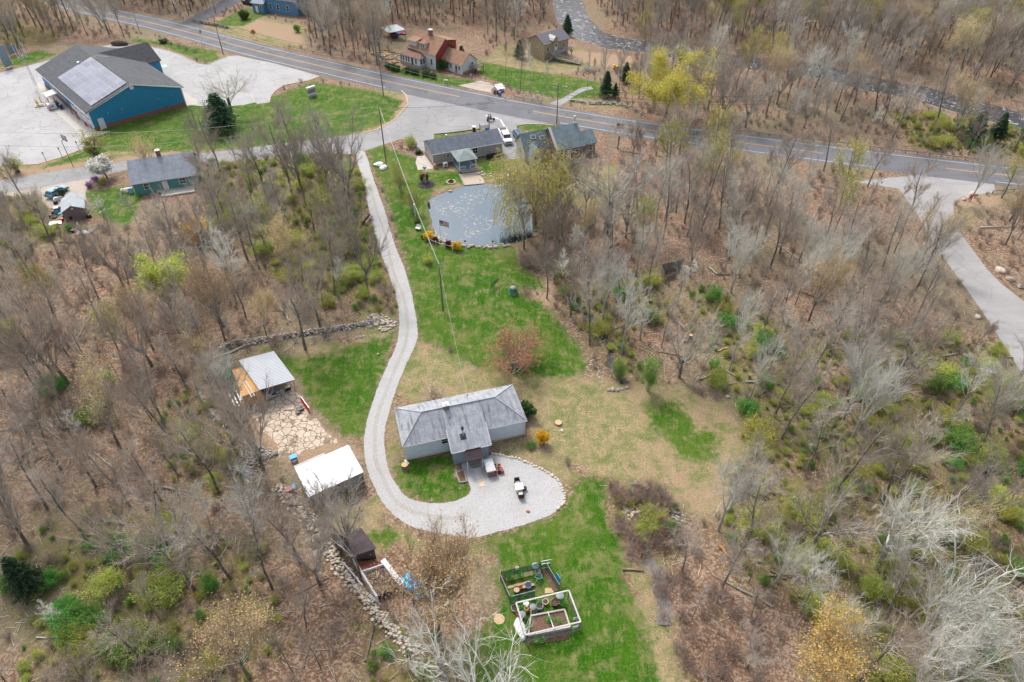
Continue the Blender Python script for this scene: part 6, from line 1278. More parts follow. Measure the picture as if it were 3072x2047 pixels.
# table and chairs on the gravel
c_ = g('N',1247,1035); t = thing('patio_table', 'square glass-topped patio table on the gravel circle', 'table', c_+Vector((0,0,.02)), hr-.1)
mb = MB(); mb.box((0,0,.73),(1.05,1.05,.03)); o = mb.build('tabletop', plain('frosted_glass',(.55,.63,.66),.15,.08), t); bv = o.modifiers.new('b','BEVEL'); bv.width = .09; bv.segments = 4; bv.affect = 'EDGES'; bv.limit_method = 'ANGLE'
for x in (-.42,.42):
    for y in (-.42,.42): mb = MB(); mb.box((x,y,.36),(.06,.06,.72)); mb.build('leg', M_['wicker'], t)
mb = MB(); mb.b2(-.46,.46,-.46,-.4,.64,.7); mb.b2(-.46,.46,.4,.46,.64,.7); mb.b2(-.46,-.4,-.4,.4,.64,.7); mb.b2(.4,.46,-.4,.4,.64,.7); mb.build('apron', M_['wicker'], t)
def wchair(k,x,y,rz,label):
    t = thing('patio_chair', label, 'chair', g(k,x,y)+Vector((0,0,.02)), rz, 'wicker patio chairs'); mb = MB(); mb.b2(-.32,.32,-.32,.3,.12,.38); mb.build('seat', M_['wicker'], t); mb = MB(); mb.slab([(-.33,.26,.12),(.33,.26,.12),(.33,.38,.92),(-.33,.38,.92)],.06); mb.build('backrest', M_['wicker'], t)
    for s_ in (-1,1): mb = MB(); mb.b2(s_*.33-.03,s_*.33+.03,-.3,.3,.1,.62); mb.build('armrest', M_['wicker'], t)
    mb = MB(); mb.b2(-.27,.27,-.3,.22,.385,.46); mb.build('cushion', M_['cushion'], t)
    for sx in (-.3,.3):
        for sy in (-.28,.28): mb = MB(); mb.box((sx,sy,.06),(.05,.05,.12)); mb.build('leg', M_['wicker'], t)
wchair('N',1230,985,hr-.05,'dark wicker chair with cream cushion above the glass table'); wchair('N',1262,1098,hr+R(180)-.1,'dark wicker chair with its back to the open gravel below the table')
mb = MB(); mb.lathe([(.2,0),(.24,.2),(.22,.42),(.25,.45),(.02,.46)],n=14); one('footstool', mb, M_['wicker'], 'round dark wicker stool right of the glass table', 'stool', g('N',1300,1035)+Vector((0,0,.02)))
mb = MB(); mb.rock((0,0,.1),(.25,.18,.15),seed=77); one('brown_block', mb, M_['terracotta'], 'lone reddish-brown block on the open gravel', 'block', g('N',1330,1240))
# ---- container yard
a_, b_ = g('O',1545,1215), g('O',1400,1010); t = thing('snow_plow', 'red snow plow blade standing on the flagstones', 'plow', a_, ang(a_,b_)); L_ = (b_-a_).length
mb = MB(); mb.slab([(0,-.25,.05),(L_,-.25,.05),(L_,-.05,.4),(0,-.05,.4)],.04); mb.slab([(0,-.05,.4),(L_,-.05,.4),(L_,-.2,.85),(0,-.2,.85)],.04); mb.build('blade', M_['red'], t); mb = MB(); mb.b2(0,L_,-.26,-.2,.84,.92); mb.build('edge', M_['steel'], t); mb = MB(); mb.box((L_*.45,.7,.25),(.8,.9,.25)); mb.box((L_*.3,1.2,.2),(.6,.5,.2)); mb.tube((L_*.5,.05,.3),(L_*.45,.6,.4),.06); mb.build('mount', M_['black'], t)
for i,(x,y,x2,y2) in enumerate(((310,1120,150,790),(350,1080,215,760))):
    a_, b_ = g('O',x,y), g('O',x2,y2); t = thing('aluminium_ladder', ('outer' if i==0 else 'inner')+' aluminium ladder lying beside the ochre container', 'ladder', a_+Vector((0,0,.1+.2*i)), ang(a_,b_), 'ladders beside the container'); ladder(t,(b_-a_).length,.5,.3,M_['steel'])
mb = MB(); rr = random.Random(4)
for i in range(9): mb.box((rr.uniform(0,.9),rr.uniform(0,3.6),.2+.1*rr.random()),(.16,rr.uniform(1.2,3),.1),rz=rr.uniform(-.12,.12)+.45)
one('scrap_boards', mb, M_['white'], 'heap of white boards between ladders and container', 'boards', g('O',330,980))
t = thing('pedal_boat', 'small white and green upturned boat at the container corner', 'boat', g('O',550,1225), 1.75); mb = MB(); mb.add([(-.0,-.42,.1),(1.9,-.38,.12),(2.3,0,.2),(1.9,.38,.12),(0,.42,.1),(-.0,-.5,.45),(1.9,-.46,.48),(2.45,0,.5),(1.9,.46,.48),(0,.5,.45)],[(4,3,2,1,0),(0,1,6,5),(1,2,7,6),(2,3,8,7),(3,4,9,8),(4,0,5,9),(5,6,7,8,9)]); mb.build('hull', plain('pale_green_hull',(.55,.65,.6),.4,.15), t); mb = MB(); mb.b2(.5,1.6,-.25,.25,.48,.52); mb.b2(.1,.4,-.3,.3,.48,.6); mb.build('cockpit', M_['green_pl'], t)
mb = MB(); mb.rock((0,0,.5),(1.0,2.0,.9),seed=8,n=12,m=7); one('tarp_heap', mb, M_['greenmesh'], 'rumpled dark green tarp heap behind the ochre container', 'tarp', g('O',125,600), rz=.5)
t = thing('generator', 'small dark generator with grey lid under the carport', 'generator', g('O',1190,810), .5); mb = MB(); mb.box((0,0,.28),(.8,.5,.5)); mb.build('body', M_['black'], t); mb = MB(); mb.box((0,0,.56),(.7,.45,.1)); mb.build('lid', M_['steel'], t)
for x,y,sx,sy,rz,lb in ((1205,1125,1.5,.9,.1,'flat rectangular paving slab on bare ground above the patio'),(640,1265,1.2,.9,.5,'square slab at the left end of the patio')): mb = MB(); mb.box((0,0,.05),(sx,sy,.1)); one('loose_slab', mb, M_['flag'], lb, 'paving slab', g('O',x,y), rz=rz)
t = thing('blue_stool', 'bright blue plastic crate on legs behind the white roof', 'crate', g('b3',548,398), .5); mb = MB(); mb.box((0,0,.75),(.9,.7,.4)); mb.build('top', plain('sky_blue_plastic',(.02,.35,.7),.5,.15), t)
for x,y in ((-.35,-.25),(.35,-.25),(.35,.25),(-.35,.25)): mb = MB(); mb.box((x,y,.28),(.1,.1,.56)); mb.build('leg', M_['blue'], t)
mb = MB(); mb.box((0,0,.35),(.75,.7,.7),rz=.5); one('faded_crate', mb, plain('faded_red',(.5,.22,.22),.7,.25), 'faded pink-red crate on stones left of the white roof', 'crate', g('b3',505,680)); mb = MB(); mb.box((0,0,.3),(.5,.5,.6),rz=.3); one('blue_tub', mb, M_['blue'], 'small blue tub beside the faded red crate', 'tub', g('b3',548,640)); mb = MB(); mb.box((0,0,.5),(.5,.5,1.0),rz=.3); one('grey_drum', mb, M_['grey_pl'], 'grey box between the blue tub and the white roofed shed', 'box', g('b3',553,675))
def log(k,x,y,x2,y2,r,label,mat='log',group=None,cat='log',nm='fallen_log'):
    a_, b_ = gz(k,x,y), gz(k,x2,y2); mb = MB(); d = b_-a_; n = 4; rr = random.Random(int(x*7+y)); pts = [d*(i/n)+Vector((rr.uniform(-r,r),rr.uniform(-r,r),r*.8+rr.uniform(0,r))) for i in range(n+1)]; mb.m = 0; mb.chain(pts,[r*(1-.35*i/n) for i in range(n+1)],8)
    return one(nm, mb, M_[mat], label, cat, a_, group)
for i,(a1_,b1_,lb) in enumerate((((680,375),(770,325),'uppermost pale plank of the heap below the white roof'),((690,385),(760,340),'middle plank of the heap below the white roof'),((675,395),(745,360),'lowest plank of the heap below the white roof'))): log('J',*a1_,*b1_,.09,lb,'wood_grey','planks below the white roofed shed','plank','loose_plank')
# blue tarp and split logs
mb = MB()
rr = random.Random(12); 
for i in range(9): mb.rock((rr.uniform(-.9,.9),rr.uniform(-1.3,1.1),.3+rr.uniform(0,.5)),(rr.uniform(.4,.7),rr.uniform(.4,.7),rr.uniform(.3,.5)),seed=200+i,n=8,m=5)
one('blue_tarp', mb, M_['tarp'], 'crumpled bright blue tarp over a heap by the log pile', 'tarp', g('a7',440,440)); mb = MB(); mb.rock((0,0,.25),(.85,.55,.35),seed=211,n=9,m=5); one('blue_tarp', mb, M_['tarp'], 'separate smaller blue tarp at the end of the white wall', 'tarp', g('a7',265,345))
for i in range(44):
    x, y = rr.gauss(770,90), rr.gauss(440,90); p = g('a7',x,y); mb = MB(); mb.m=0; r = rr.uniform(.11,.19); a_ = rr.uniform(0,3.1); L_ = rr.uniform(.4,.65); dz = rr.uniform(0,.45)*max(0,1-abs(x-770)/150); u = Vector((math.cos(a_),math.sin(a_),rr.uniform(-.3,.3)))*L_/2
    mb.tube(-u,u,r,n=8,cap=False); mb.m=1; mb.tube(-u*1.01,-u*.99,r*.98,n=8); mb.tube(u*.99,u*1.01,r*.98,n=8); one('split_log', mb, [M_['log'],M_['log_end']], 'cut firewood log in the pile beside the blue tarp', 'log', (p.x,p.y,r+dz), 'cut logs beside the blue tarp')
for i in range(60):
    x, y = rr.choice(((rr.gauss(1500,60),rr.gauss(600,30)),))[0] if False else rr.gauss(230,130), rr.gauss(610,60); p = g('Q',x,y); r = rr.uniform(.12,.28); L_ = rr.uniform(.8,2.6); a_ = rr.uniform(-.5,.9); u = Vector((math.cos(a_),math.sin(a_),0))*L_/2; mb = MB(); mb.tube(-u,u,r,n=7); one('cut_log', mb, M_['lichen_wood'] if i%2 else M_['log_end'], 'cut log scattered among trees left of the red house', 'log', (p.x,p.y,r), 'logs scattered left of the red house')
mb = MB(); mb.rock((0,0,.3),(1.3,.8,.5),seed=300); one('blue_tarp', mb, M_['blue'], 'blue tarp bundle under the lean-to in the upper woods', 'tarp', g('Q',390,165)); mb = MB(); mb.rock((0,0,.3),(1.0,.7,.4),seed=301); one('red_tarp', mb, M_['red'], 'red cover beside the blue bundle behind the red house', 'tarp', g('Q',490,165)); mb = MB(); mb.rock((0,0,.8),(1.8,1.1,.9),seed=302); one('covered_machine', mb, plain('dark_red_machine',(.14,.05,.05),.7,.4), 'dark red machine parked under the lean-to roof', 'machine', g('Q',300,240))
# red house yard
mbx = ((1352,1205,'left'),(1392,1210,'right'))
for x,y,w in mbx: t = thing('mailbox', f'{w} of two mailboxes on dark posts at the roadside', 'mailbox', g('Q',x,y), -.4); mb = MB(); mb.box((0,0,.55),(.12,.12,1.1)); mb.build('post', M_['black'], t); mb = MB(); mb.box((0,0,1.22),(.3,.55,.3)); mb.build('box', M_['white'], t)
bin_(g('a8',328,310), plain('dark_green_bin',(.02,.1,.07),.5,.2), 'dark green bin at the roadside left of the small white roof', rz=.2); bin_(g('a8',440,355), plain('bright_blue_bin',(.02,.17,.5),.5,.2), 'bright blue bin nearest the road below the small white roof', rz=-.2); bin_(g('a8',395,315), M_['black'], 'black bin with red lid behind the blue bin', lidmat=M_['red'])
t = thing('bus_shelter', 'tiny roadside hut with tilted white roof behind the bins', 'hut', g('a8',440,260), .5); mb = MB(); mb.b2(-.9,.9,-.7,.7,0,1.0); mb.build('body', M_['wood_grey'], t); mb = MB(); mb.slab([(-1.2,-1.0,1.0),(1.2,-1.0,1.0),(1.2,1.0,1.7),(-1.2,1.0,1.7)],.07); mb.build('roof', M_['white'], t)
mb = MB(); mb.rock((0,0,.15),(.35,.3,.25),seed=5); one('red_ornament', mb, M_['red'], 'small red ball on the grass beside the dark shrub', 'ornament', g('Q',1390,940)); mb = MB(); mb.lathe([(.2,0),(.22,1.0),(.1,1.2)],n=10); one('gas_bottle', mb, M_['steel'], 'grey gas bottle against the wing end wall', 'gas bottle', g('Q',1893,1070))
mb = MB(); rr = random.Random(31)
for i in range(60): a_ = rr.uniform(0,3.1); u = Vector((math.cos(a_),math.sin(a_),rr.uniform(-.3,.5)))*rr.uniform(.8,1.6); c_ = Vector((rr.gauss(0,.9),rr.gauss(0,.8),rr.uniform(.1,1.3))); mb.tube(c_-u,c_+u,.05,.03,4)
one('brush_pile', mb, M_['lichen_wood'], 'large grey brush pile at the foot of the timber ramp', 'brush pile', g('V',600,490))
bin_(g('V',425,290), M_['blue'], 'small blue drum beside the cottage deck', s=.9); mb = MB(); mb.lathe([(.3,0),(.32,.7),(.28,.72)],n=10); one('orange_bucket', mb, M_['orange'], 'orange bucket below the blue drum at the cottage', 'bucket', g('V',425,300))
t = thing('small_tractor', 'little yellow and black tractor among trees right of the brush pile', 'tractor', g('V',855,475), .3); mb = MB(); mb.box((0,0,.7),(1.9,.8,.5)); mb.box((-.5,0,1.1),(.6,.7,.5)); mb.build('body', M_['yellow'], t); wheels(t,1.3,(-.0,),.5)
# gazebo house yard
t = thing('heat_pump', 'white heat pump unit on a stand against the taupe wall', 'heat pump', g('P',420,620), GH.rotation_euler.z); mb = MB(); mb.b2(-.5,.5,-.2,.25,.25,1.1); mb.build('case', M_['white'], t); mb = MB(Matrix.Translation((.08,-.21,.68)) @ Matrix.Rotation(R(90),4,'X')); mb.lathe([(.3,-.01),(.3,.01)],n=14); mb.build('fan_grille', M_['grey_pl'], t); mb = MB(); mb.box((-.45,0,.12),(.08,.6,.25)); mb.build('foot', M_['white'], t); mb = MB(); mb.box((.45,0,.12),(.08,.6,.25)); mb.build('foot', M_['white'], t)
mb = MB(); mb.lathe([(.36,0),(.42,.1),(.42,.85),(.3,1.0),(.3,1.08),(.05,1.1)],n=12); one('rain_barrel', mb, plain('tan_barrel',(.5,.3,.18),.6,.15), 'tan barrel at the left corner of the taupe cottage', 'barrel', g('P',285,635))
mb = MB(); mb.slab([(0,0,.1),(3.2,0,.1),(3.2,-.12,1.5),(0,-.05,1.35)],.08); one('black_tarp', mb, M_['black'], 'black sheet hung along the taupe cottage wall', 'tarp', g('P',955,522), rz=GH.rotation_euler.z)
t = thing('fire_pit', 'rusty round fire pit ringed with pale stones', 'fire pit', g('P',493,815)); mb = MB(); mb.lathe([(.48,0),(.5,.4),(.42,.4),(.4,.1)],n=14); mb.build('ring', M_['rust'], t); mb = MB()
for i in range(14): a_ = i*.449; mb.rock((.9*math.cos(a_),.9*math.sin(a_),.08),(.22,.2,.15),seed=400+i)
mb.build('stone_ring', M_['stone_pale'], t)
t = thing('birdhouse_post', 'tall white post with green-roofed birdhouse in a dark mulch bed', 'birdhouse', g('P',165,835)); mb = MB(); mb.tube((0,0,0),(0,0,3.6),.06,n=6); mb.build('post', M_['white'], t); mb = MB(); mb.b2(-.3,.3,-.3,.3,3.6,3.95); mb.build('birdhouse', plain('pale_green_box',(.25,.38,.3),.7,.2), t); mb = MB(); mb.b2(-.4,.4,-.4,.4,3.95,4.05); mb.build('roof', M_['grey_pl'], t)
mb = MB(); mb.box((0,0,1.9),(.7,.12,.9)); mb.box((.3,.05,.9),(.08,.08,1.9)); one('red_banner', mb, M_['red'], 'small red panel on a post beside the birdhouse', 'banner', g('P',140,830))
mb = MB(); mb.lathe([(1.9,0),(1.6,.15),(.2,.2)],(0,0,0),16); one('mulch_bed', mb, plain('dark_mulch',(.06,.05,.055),.95,.4,8), 'round dark mulch bed around the birdhouse post', 'planting bed', g('P',165,845))
bin_(g('P',795,155), M_['black'], 'black bin with white lid at the edge of the junction', s=1.3, lidmat=M_['white'])
t = thing('notice_board', 'white board between two dark posts behind the taupe cottage', 'board', g('P',870,160), GH.rotation_euler.z-.05); mb = MB(); mb.b2(.1,2.3,-.04,.04,.8,1.75); mb.build('board', M_['white'], t)
for x in (0,2.4): mb = MB(); mb.box((x,0,1.0),(.14,.14,2.0)); mb.build('post', M_['black'], t)
mb = MB(); mb.b2(1.3,2.2,-.3,.3,.1,.8); mb.build('blue_box', M_['blue'], t)
for x,y,lb,rz in ((128,165,'upper white moulded sled on the grass beside the tall pole',.3),(180,200,'lower white moulded sled with brown patch beside the pole',1.2)): mb = MB(); mb.rock((0,0,.25),(1.15,.8,.4),seed=int(x),n=12,m=6); one('white_sled', mb, M_['white'], lb, 'sled', g('b4',x,y), rz=rz)
for k_,(x,y) in enumerate(((555,862),)): t = thing('garden_bench', 'small white bench on the lawn left of the pond', 'bench', g('b4',x,y), -.4); mb = MB(); mb.b2(-.5,.5,-.3,.3,.4,.48); mb.build('seat', M_['white'], t); mb = MB(); mb.slab([(-.5,.3,.45),(.5,.3,.45),(.5,.45,.95),(-.5,.45,.95)],.04); mb.build('backrest', M_['white'], t); mb = MB(); mb.box((-.45,0,.2),(.06,.5,.4)); mb.build('leg', M_['steel'], t); mb = MB(); mb.box((.45,0,.2),(.06,.5,.4)); mb.build('leg', M_['steel'], t)
mb = MB(); mb.tube((0,0,0),(0,0,3.2),.08,n=8); mb.box((0,0,3.2),(.3,.3,.35)); one('birdhouse_pole', mb, M_['white'], 'white pole with a small box rising from the green clump', 'post', g('b4',527,745))
t = thing('rail_bench', 'dark red metal rack at the left edge of the driveway', 'rack', g('b4',20,775), 1.3); mb = MB(); mb.b2(-1.6,1.6,-.3,.3,.4,.5); mb.b2(-1.6,1.6,.3,.36,.5,1.1); mb.build('panel', plain('dark_red_metal',(.14,.03,.04),.5,.3), t); mb = MB(); mb.b2(-1.6,1.6,-.32,-.27,.9,.98); mb.build('rail', M_['steel'], t)
# flag pole
b_ = g('Pd',312,425); t = thing('flagpole', 'white flagpole with American flag at the near pond shore', 'flagpole', b_); hh = height_at(b_,'Pd',303,243); mb = MB(); mb.tube((0,0,0),(0,0,hh),.045,.03,8); mb.lathe([(.03,0),(.07,.06),(.02,.12)],(0,0,hh),8); mb.build('pole', M_['white'], t)
def flag(t, hh, w, h):
    mb = MB(); n = 10
    def P(u, v): return (u*w, math.sin(u*5)*.12*u, hh-.1-v*h-u*.45)
    for s_ in range(13):
        mb.m = 0 if s_%2==0 else 1
        for i in range(n):
            u0, u1, v0, v1 = i/n, (i+1)/n, s_/13, (s_+1)/13
            if s_ < 7 and u1 <= .41: continue
            a_, b__, c_, d_ = P(u0,v0),P(u1,v0),P(u1,v1),P(u0,v1); mb.add([a_,b__,c_,d_]+[(p[0],p[1]+.012,p[2]) for p in (a_,b__,c_,d_)],[(0,1,2,3),(7,6,5,4)])
    mb.m = 2
    for i in range(4): u0, u1 = i/n, (i+1)/n; a_, b__, c_, d_ = P(u0,0),P(u1,0),P(u1,7/13),P(u0,7/13); mb.add([a_,b__,c_,d_]+[(p[0],p[1]+.012,p[2]) for p in (a_,b__,c_,d_)],[(0,1,2,3),(7,6,5,4)])
    mb.m = 1
    for r_ in range(5):
        for c2_ in range(6):
            u, v = (c2_+.7)/n*.62, (r_+.7)/13*1.25; x, y, z = P(u, v); mb.box((x,y-.006,z),(.05,.01,.05))
    return mb.build('flag', [plain('flag_red',(.45,.03,.05),.8,.1), M_['white'], plain('flag_blue',(.02,.03,.15),.8,.1)], t)
flag(t, hh, 1.75, 1.15)
b_ = g('X',850,270); t = thing('flagpole', 'leaning flagpole with American flag beyond the slate roofed house', 'flagpole', b_, .2); hh = height_at(b_,'X',862,85); mb = MB(); mb.tube((0,0,0),(0,0,hh),.045,.03,8); mb.build('pole', M_['steel'], t); flag(t, hh, 1.8, 1.2)
# rope fence by the pond
pts = [g('Pd',x,y) for x,y in ((210,462),(270,490),(347,512),(422,530))]
t = thing('rope_fence', 'low white post and rope fence curving round the shrubs', 'fence', pts[0]); l = [local(t,p) for p in pts]
for p in l: mb = MB(); mb.tube((p.x,p.y,0),(p.x,p.y,1.3),.06,n=6); mb.build('post', M_['white'], t)
for a_, b_ in zip(l,l[1:]): mb = MB(); mb.chain([a_.lerp(b_,i/5)+Vector((0,0,1.15-.8*(i/5)*(1-i/5))) for i in range(6)],.03,5); mb.build('rope', M_['white'], t)
for x,y,hh,lb in ((540,540,2.3,'tall white post with red ornament on the pond bank'),(793,522,1.8,'white post with red top at the rocky shore'),): t = thing('ornament_post', lb, 'post', g('Pd',x,y)); mb = MB(); mb.tube((0,0,0),(0,0,hh),.06,n=6); mb.build('post', M_['white'], t); mb = MB(); mb.rock((0,0,hh+.1),(.2,.15,.2),seed=int(x)); mb.build('ornament', M_['rust'], t)
mb = MB(); mb.chain([(0,0,0),(.1,0,.9),(-.1,0,1.6),(.15,0,2.3)],[.08,.07,.06,.04],6); one('driftwood', mb, M_['stone_pale'], 'twisted pale driftwood branch standing on the lawn by the pond', 'driftwood', g('Pd',845,565), rz=.3)
mb = MB(); mb.rock((0,0,.1),(.5,.3,.2),seed=90); one('floating_board', mb, M_['wood_new'], 'pale board floating near the far pond shore', 'board', g('P',485,928)+Vector((0,0,-.15)))
mb = MB(); mb.rock((0,0,.25),(.3,.35,.4),seed=91); one('goose_decoy', mb, M_['rust'], 'small dark animal figure at the left pond shore', 'figure', g('Pd',205,112))
# reeds standing in the pond
mb = MB(); rr = random.Random(22)
for i in range(420): u = rr.random(); x = 865+u*285+rr.gauss(0,8); y = 450-u*60+rr.gauss(0,8); p = g('Pd',x,y); q = g('Pd',865,450); h = rr.uniform(.5,1.5)*(1.5 if .38<u<.5 else 1); v0 = p-q; mb.tube((v0.x,v0.y,-.3),(v0.x+rr.uniform(-.15,.15),v0.y+rr.uniform(-.1,.1),h),.02,.006,3,cap=False)
one('reed_bed', mb, plain('dark_reed',(.045,.05,.035),.8,.4), 'dark reeds standing in the pond near the rocky shore', 'reeds', g('Pd',865,450)); bpy.data.objects['reed_bed']['kind'] = 'stuff'
# small shed junk
for i,(x,y,kind,lb) in enumerate(((215,475,'bin','blue lidded bin leaning left of the grey garden shed'),(170,310,'bag','black sack below the blue car'),(285,610,'redb','bright red bucket at the shed corner'),(130,490,'bagb','black bag heap left of the blue bin'),(90,560,'bagb','small grey tub at the junk heap edge'),(150,560,'tub','dark tub with white rim among the junk'),(275,540,'tarpb','blue plastic sheet against the shed wall'),(215,590,'wood','orange-brown boards leaning on the junk heap'),(150,665,'board','white sheet boards on the ground below the shed'),(240,240,'whiteb','white cushions stacked beside the shed roof'),(180,255,'whiteb','white tub behind the black sack'),(245,400,'greyb','grey crate against the shed'),(620,560,'wheelb','black tyre leaning on the front shed wall'),(765,555,'bagb','dark covered heap at the right shed corner'),(480,820,'pailb','black pail on the earth below the shed'),(365,735,'tubg','grey metal tub below the shed'))):
    p = g('a4',x,y); rr = random.Random(i)
    mb = MB()
    if kind == 'bin': bin_(p, M_['blue'], lb, lidmat=M_['white'], s=1.3, rz=.3); continue
    if kind in ('bag','bagb'): mb.rock((0,0,.3),(.55,.45,.42),seed=i,n=9,m=5); mt = M_['black']
    elif kind in ('redb','pailb'): mb.lathe([(.28,0),(.36,.55),(.3,.56)],n=12); mt = M_['red'] if kind=='redb' else M_['black']
    elif kind in ('tub','tubg'): mb.lathe([(.35,0),(.42,.4),(.36,.4),(.3,.2)],n=12); mt = M_['grey_pl']
    elif kind == 'tarpb': mb.rock((0,0,.4),(.7,.6,.5),seed=i,n=10,m=6); mt = M_['tarp']
    elif kind == 'wood': [mb.box((j*.15,0,.35),(.12,1.6,.05),rx=.35,rz=-.6) for j in range(4)]; mt = M_['wood_new']
    elif kind == 'board': [mb.box((j*.7-.7,.1*j,.05+.06*j),(1.1,1.3,.05),rz=.2*j) for j in range(3)]; mt = M_['white']
    elif kind == 'wheelb': mb.T = Matrix.Translation((0,0,.55)) @ Matrix.Rotation(R(75),4,'X'); mb.lathe([(.3,-.12),(.55,-.1),(.55,.1),(.3,.12)],n=16); mt = M_['rubber']
    elif kind == 'greyb': mb.box((0,0,.3),(.8,.6,.6),rz=.4); mt = M_['grey_pl']
    else: mb.box((0,0,.3),(.9,.6,.5),rz=.5); mb.box((.1,.1,.65),(.8,.5,.2),rz=.4); mt = M_['white']
    one('junk_item', mb, mt, lb, 'junk', p)
mb = MB(); mb.prism([tuple((g('a4',x,y)-g('a4',540,860))[:2]) for x,y in ((540,860),(560,800),(690,775),(830,785),(830,825),(650,850))],0,.05); one('ground_sheet', mb, plain('grey_sheet',(.38,.4,.42),.6,.15,bmp=.5), 'flat grey tarpaulin on the ground below the garden shed', 'tarp', g('a4',540,860))
for x,y,lb in ((315,780,'left of two signposts below the shed'),(600,760,'right of two signposts below the shed')): mb = MB(); mb.box((0,0,.7),(.12,.12,1.4)); mb.box((0,-.08,1.2),(.3,.05,.5)); one('garden_post', mb, M_['white'], 'white-topped dark post, '+lb, 'post', g('a4',x,y))
mb = MB(); mb.box((0,0,.6),(.8,.5,1.2),rz=.3); one('blue_cooler', mb, plain('pale_blue_box',(.25,.5,.8),.5,.2), 'pale blue box beside stacked goods at the teal house', 'box', g('U',740,375))
mb = MB(); rr = random.Random(3)
for i in range(10): mb.box((rr.uniform(-.8,.8),rr.uniform(-.6,.6),.2+rr.uniform(0,.5)),(.5,.35,.3),rz=rr.uniform(0,3))
one('boxes_heap', mb, M_['cushion'], 'heap of cream boxes left of the teal house', 'boxes', g('U',690,365))
t = thing('lawn_chair', 'white lawn chairs on the grass below the teal house', 'chair', g('U',945,490), .4); mb = MB(); mb.b2(-.3,.3,-.3,.3,.35,.42); mb.build('seat', M_['white'], t); mb = MB(); mb.slab([(-.3,.3,.4),(.3,.3,.4),(.3,.42,1.0),(-.3,.42,1.0)],.04); mb.build('backrest', M_['white'], t); [ (lambda m_: (m_.box((x,y,.17),(.05,.05,.35)), m_.build('leg', M_['white'], t)))(MB()) for x in (-.27,.27) for y in (-.27,.27)]
mb = MB(); mb.rock((0,0,.5),(2.6,1.1,.8),seed=600,n=14,m=6); one('mulch_pile', mb, M_['soil'], 'dark brown mulch pile behind the blue garage', 'mulch pile', g('R',1265,75))
mb = MB(); mb.box((0,0,.6),(.9,.15,1.2)); one('wall_panel', mb, M_['blue'], 'small blue box half hidden by willow at the rocky bank', 'box', g('P',1600,660))

# ---- vegetable garden
t = thing('garden_fence', 'upper garden fence of green netting on stakes with pale rails', 'fence', g('S',300,745)); 
cor = [g('S',x,y) for x,y in ((300,745),(160,420),(175,375),(765,240),(845,240),(1050,580))]; l = [local(t,p) for p in cor]; FH = 1.35
sp = [(0,1),(1,2),(2,3),(4,5)]
for i,(a_,b_) in enumerate(sp):
    A_, B_ = l[a_], l[b_]; mb = MB(); mb.slab([(A_.x,A_.y,.05),(B_.x,B_.y,.05),(B_.x,B_.y,FH),(A_.x,A_.y,FH)],.012); mb.build('netting', m_net, t)
    d = B_-A_; n = max(1,int(d.length/1.5))
    for k in range(n+1): p = A_.lerp(B_,k/n); mb = MB(); mb.tube((p.x,p.y,0),(p.x,p.y,FH+.12),.028,n=5); mb.build('stake', M_['green_pl'], t)
    if i in (0,3): mb = MB(); mb.tube((A_.x,A_.y,FH+.05),(B_.x,B_.y,FH+.05),.035,n=5); mb.build('rail', M_['wire_pale'], t)
gt = thing('garden_gate', 'small framed gate in the corner of the upper garden fence', 'gate', g('S',765,240), ang(g('S',765,240),g('S',850,225))); L_ = 1.15
mb = MB(); mb.b2(0,L_,-.03,.03,1.55,1.63); mb.b2(0,L_,-.03,.03,.95,1.01); mb.b2(0,L_,-.03,.03,.05,.11); mb.b2(0,.07,-.03,.03,.11,1.55); mb.b2(L_-.07,L_,-.03,.03,.11,1.55); mb.build('frame', M_['steel'], gt); mb = MB(); mb.b2(.07,L_-.07,-.005,.005,.11,.95); mb.build('netting', m_net, gt)
a_, b_ = g('S',320,745), g('S',680,655); t = thing('inner_fence', 'short green netted fence between the two garden plots', 'fence', a_, ang(a_,b_)); L_ = (b_-a_).length; mb = MB(); mb.b2(0,L_,-.006,.006,.05,1.25); mb.build('netting', m_net, t); mb = MB(); mb.tube((0,0,1.28),(L_,0,1.28),.035,n=5); mb.build('rail', M_['wire_pale'], t)
for i in range(4): mb = MB(); mb.tube((L_*i/3,0,0),(L_*i/3,0,1.35),.03,n=5); mb.build('stake', M_['green_pl'], t)
# lower plot with timber frame
top = [g('S',x,y,2.0) for x,y in ((395,755),(1195,565),(1375,1040),(545,1240))]; fr_ = thing('timber_pergola', 'large pale timber frame on posts over the lower garden plot', 'pergola', (top[3].x,top[3].y,0)); l = [local(fr_,(p.x,p.y,0)) for p in top]
for i in range(4):
    A_, B_ = l[i-1], l[i]; d = (B_-A_); nr = Vector((-d.y,d.x,0)).normalized()*.075; mb = MB(); mb.prism([(v_.x,v_.y) for v_ in (A_+nr,B_+nr,B_-nr,A_-nr)],1.95,2.05+.002*i); mb.build('top_rail', plain('pale_timber',(.52,.5,.48),.7,.2,4), fr_)
    mb = MB(); mb.box((l[i].x,l[i].y,.97),(.12,.12,1.94)); mb.build('post', M_['wood'], fr_)
    mb = MB(); mb.slab([(A_.x,A_.y,.05),(B_.x,B_.y,.05),(B_.x,B_.y,1.1),(A_.x,A_.y,1.1)],.012); 
    if i != 1: mb.build('netting', m_netg, fr_)
q = [g('S',x,y,.45) for x,y in ((620,945),(1130,850),(1215,1110),(640,1260))]; q[3] = g('S',580,1240,.45); rb = thing('raised_bed', 'raised timber bed of dry soil with white cross bar inside the frame', 'raised bed', (q[3].x,q[3].y,0)); l = [local(rb,(p.x,p.y,0)) for p in q]
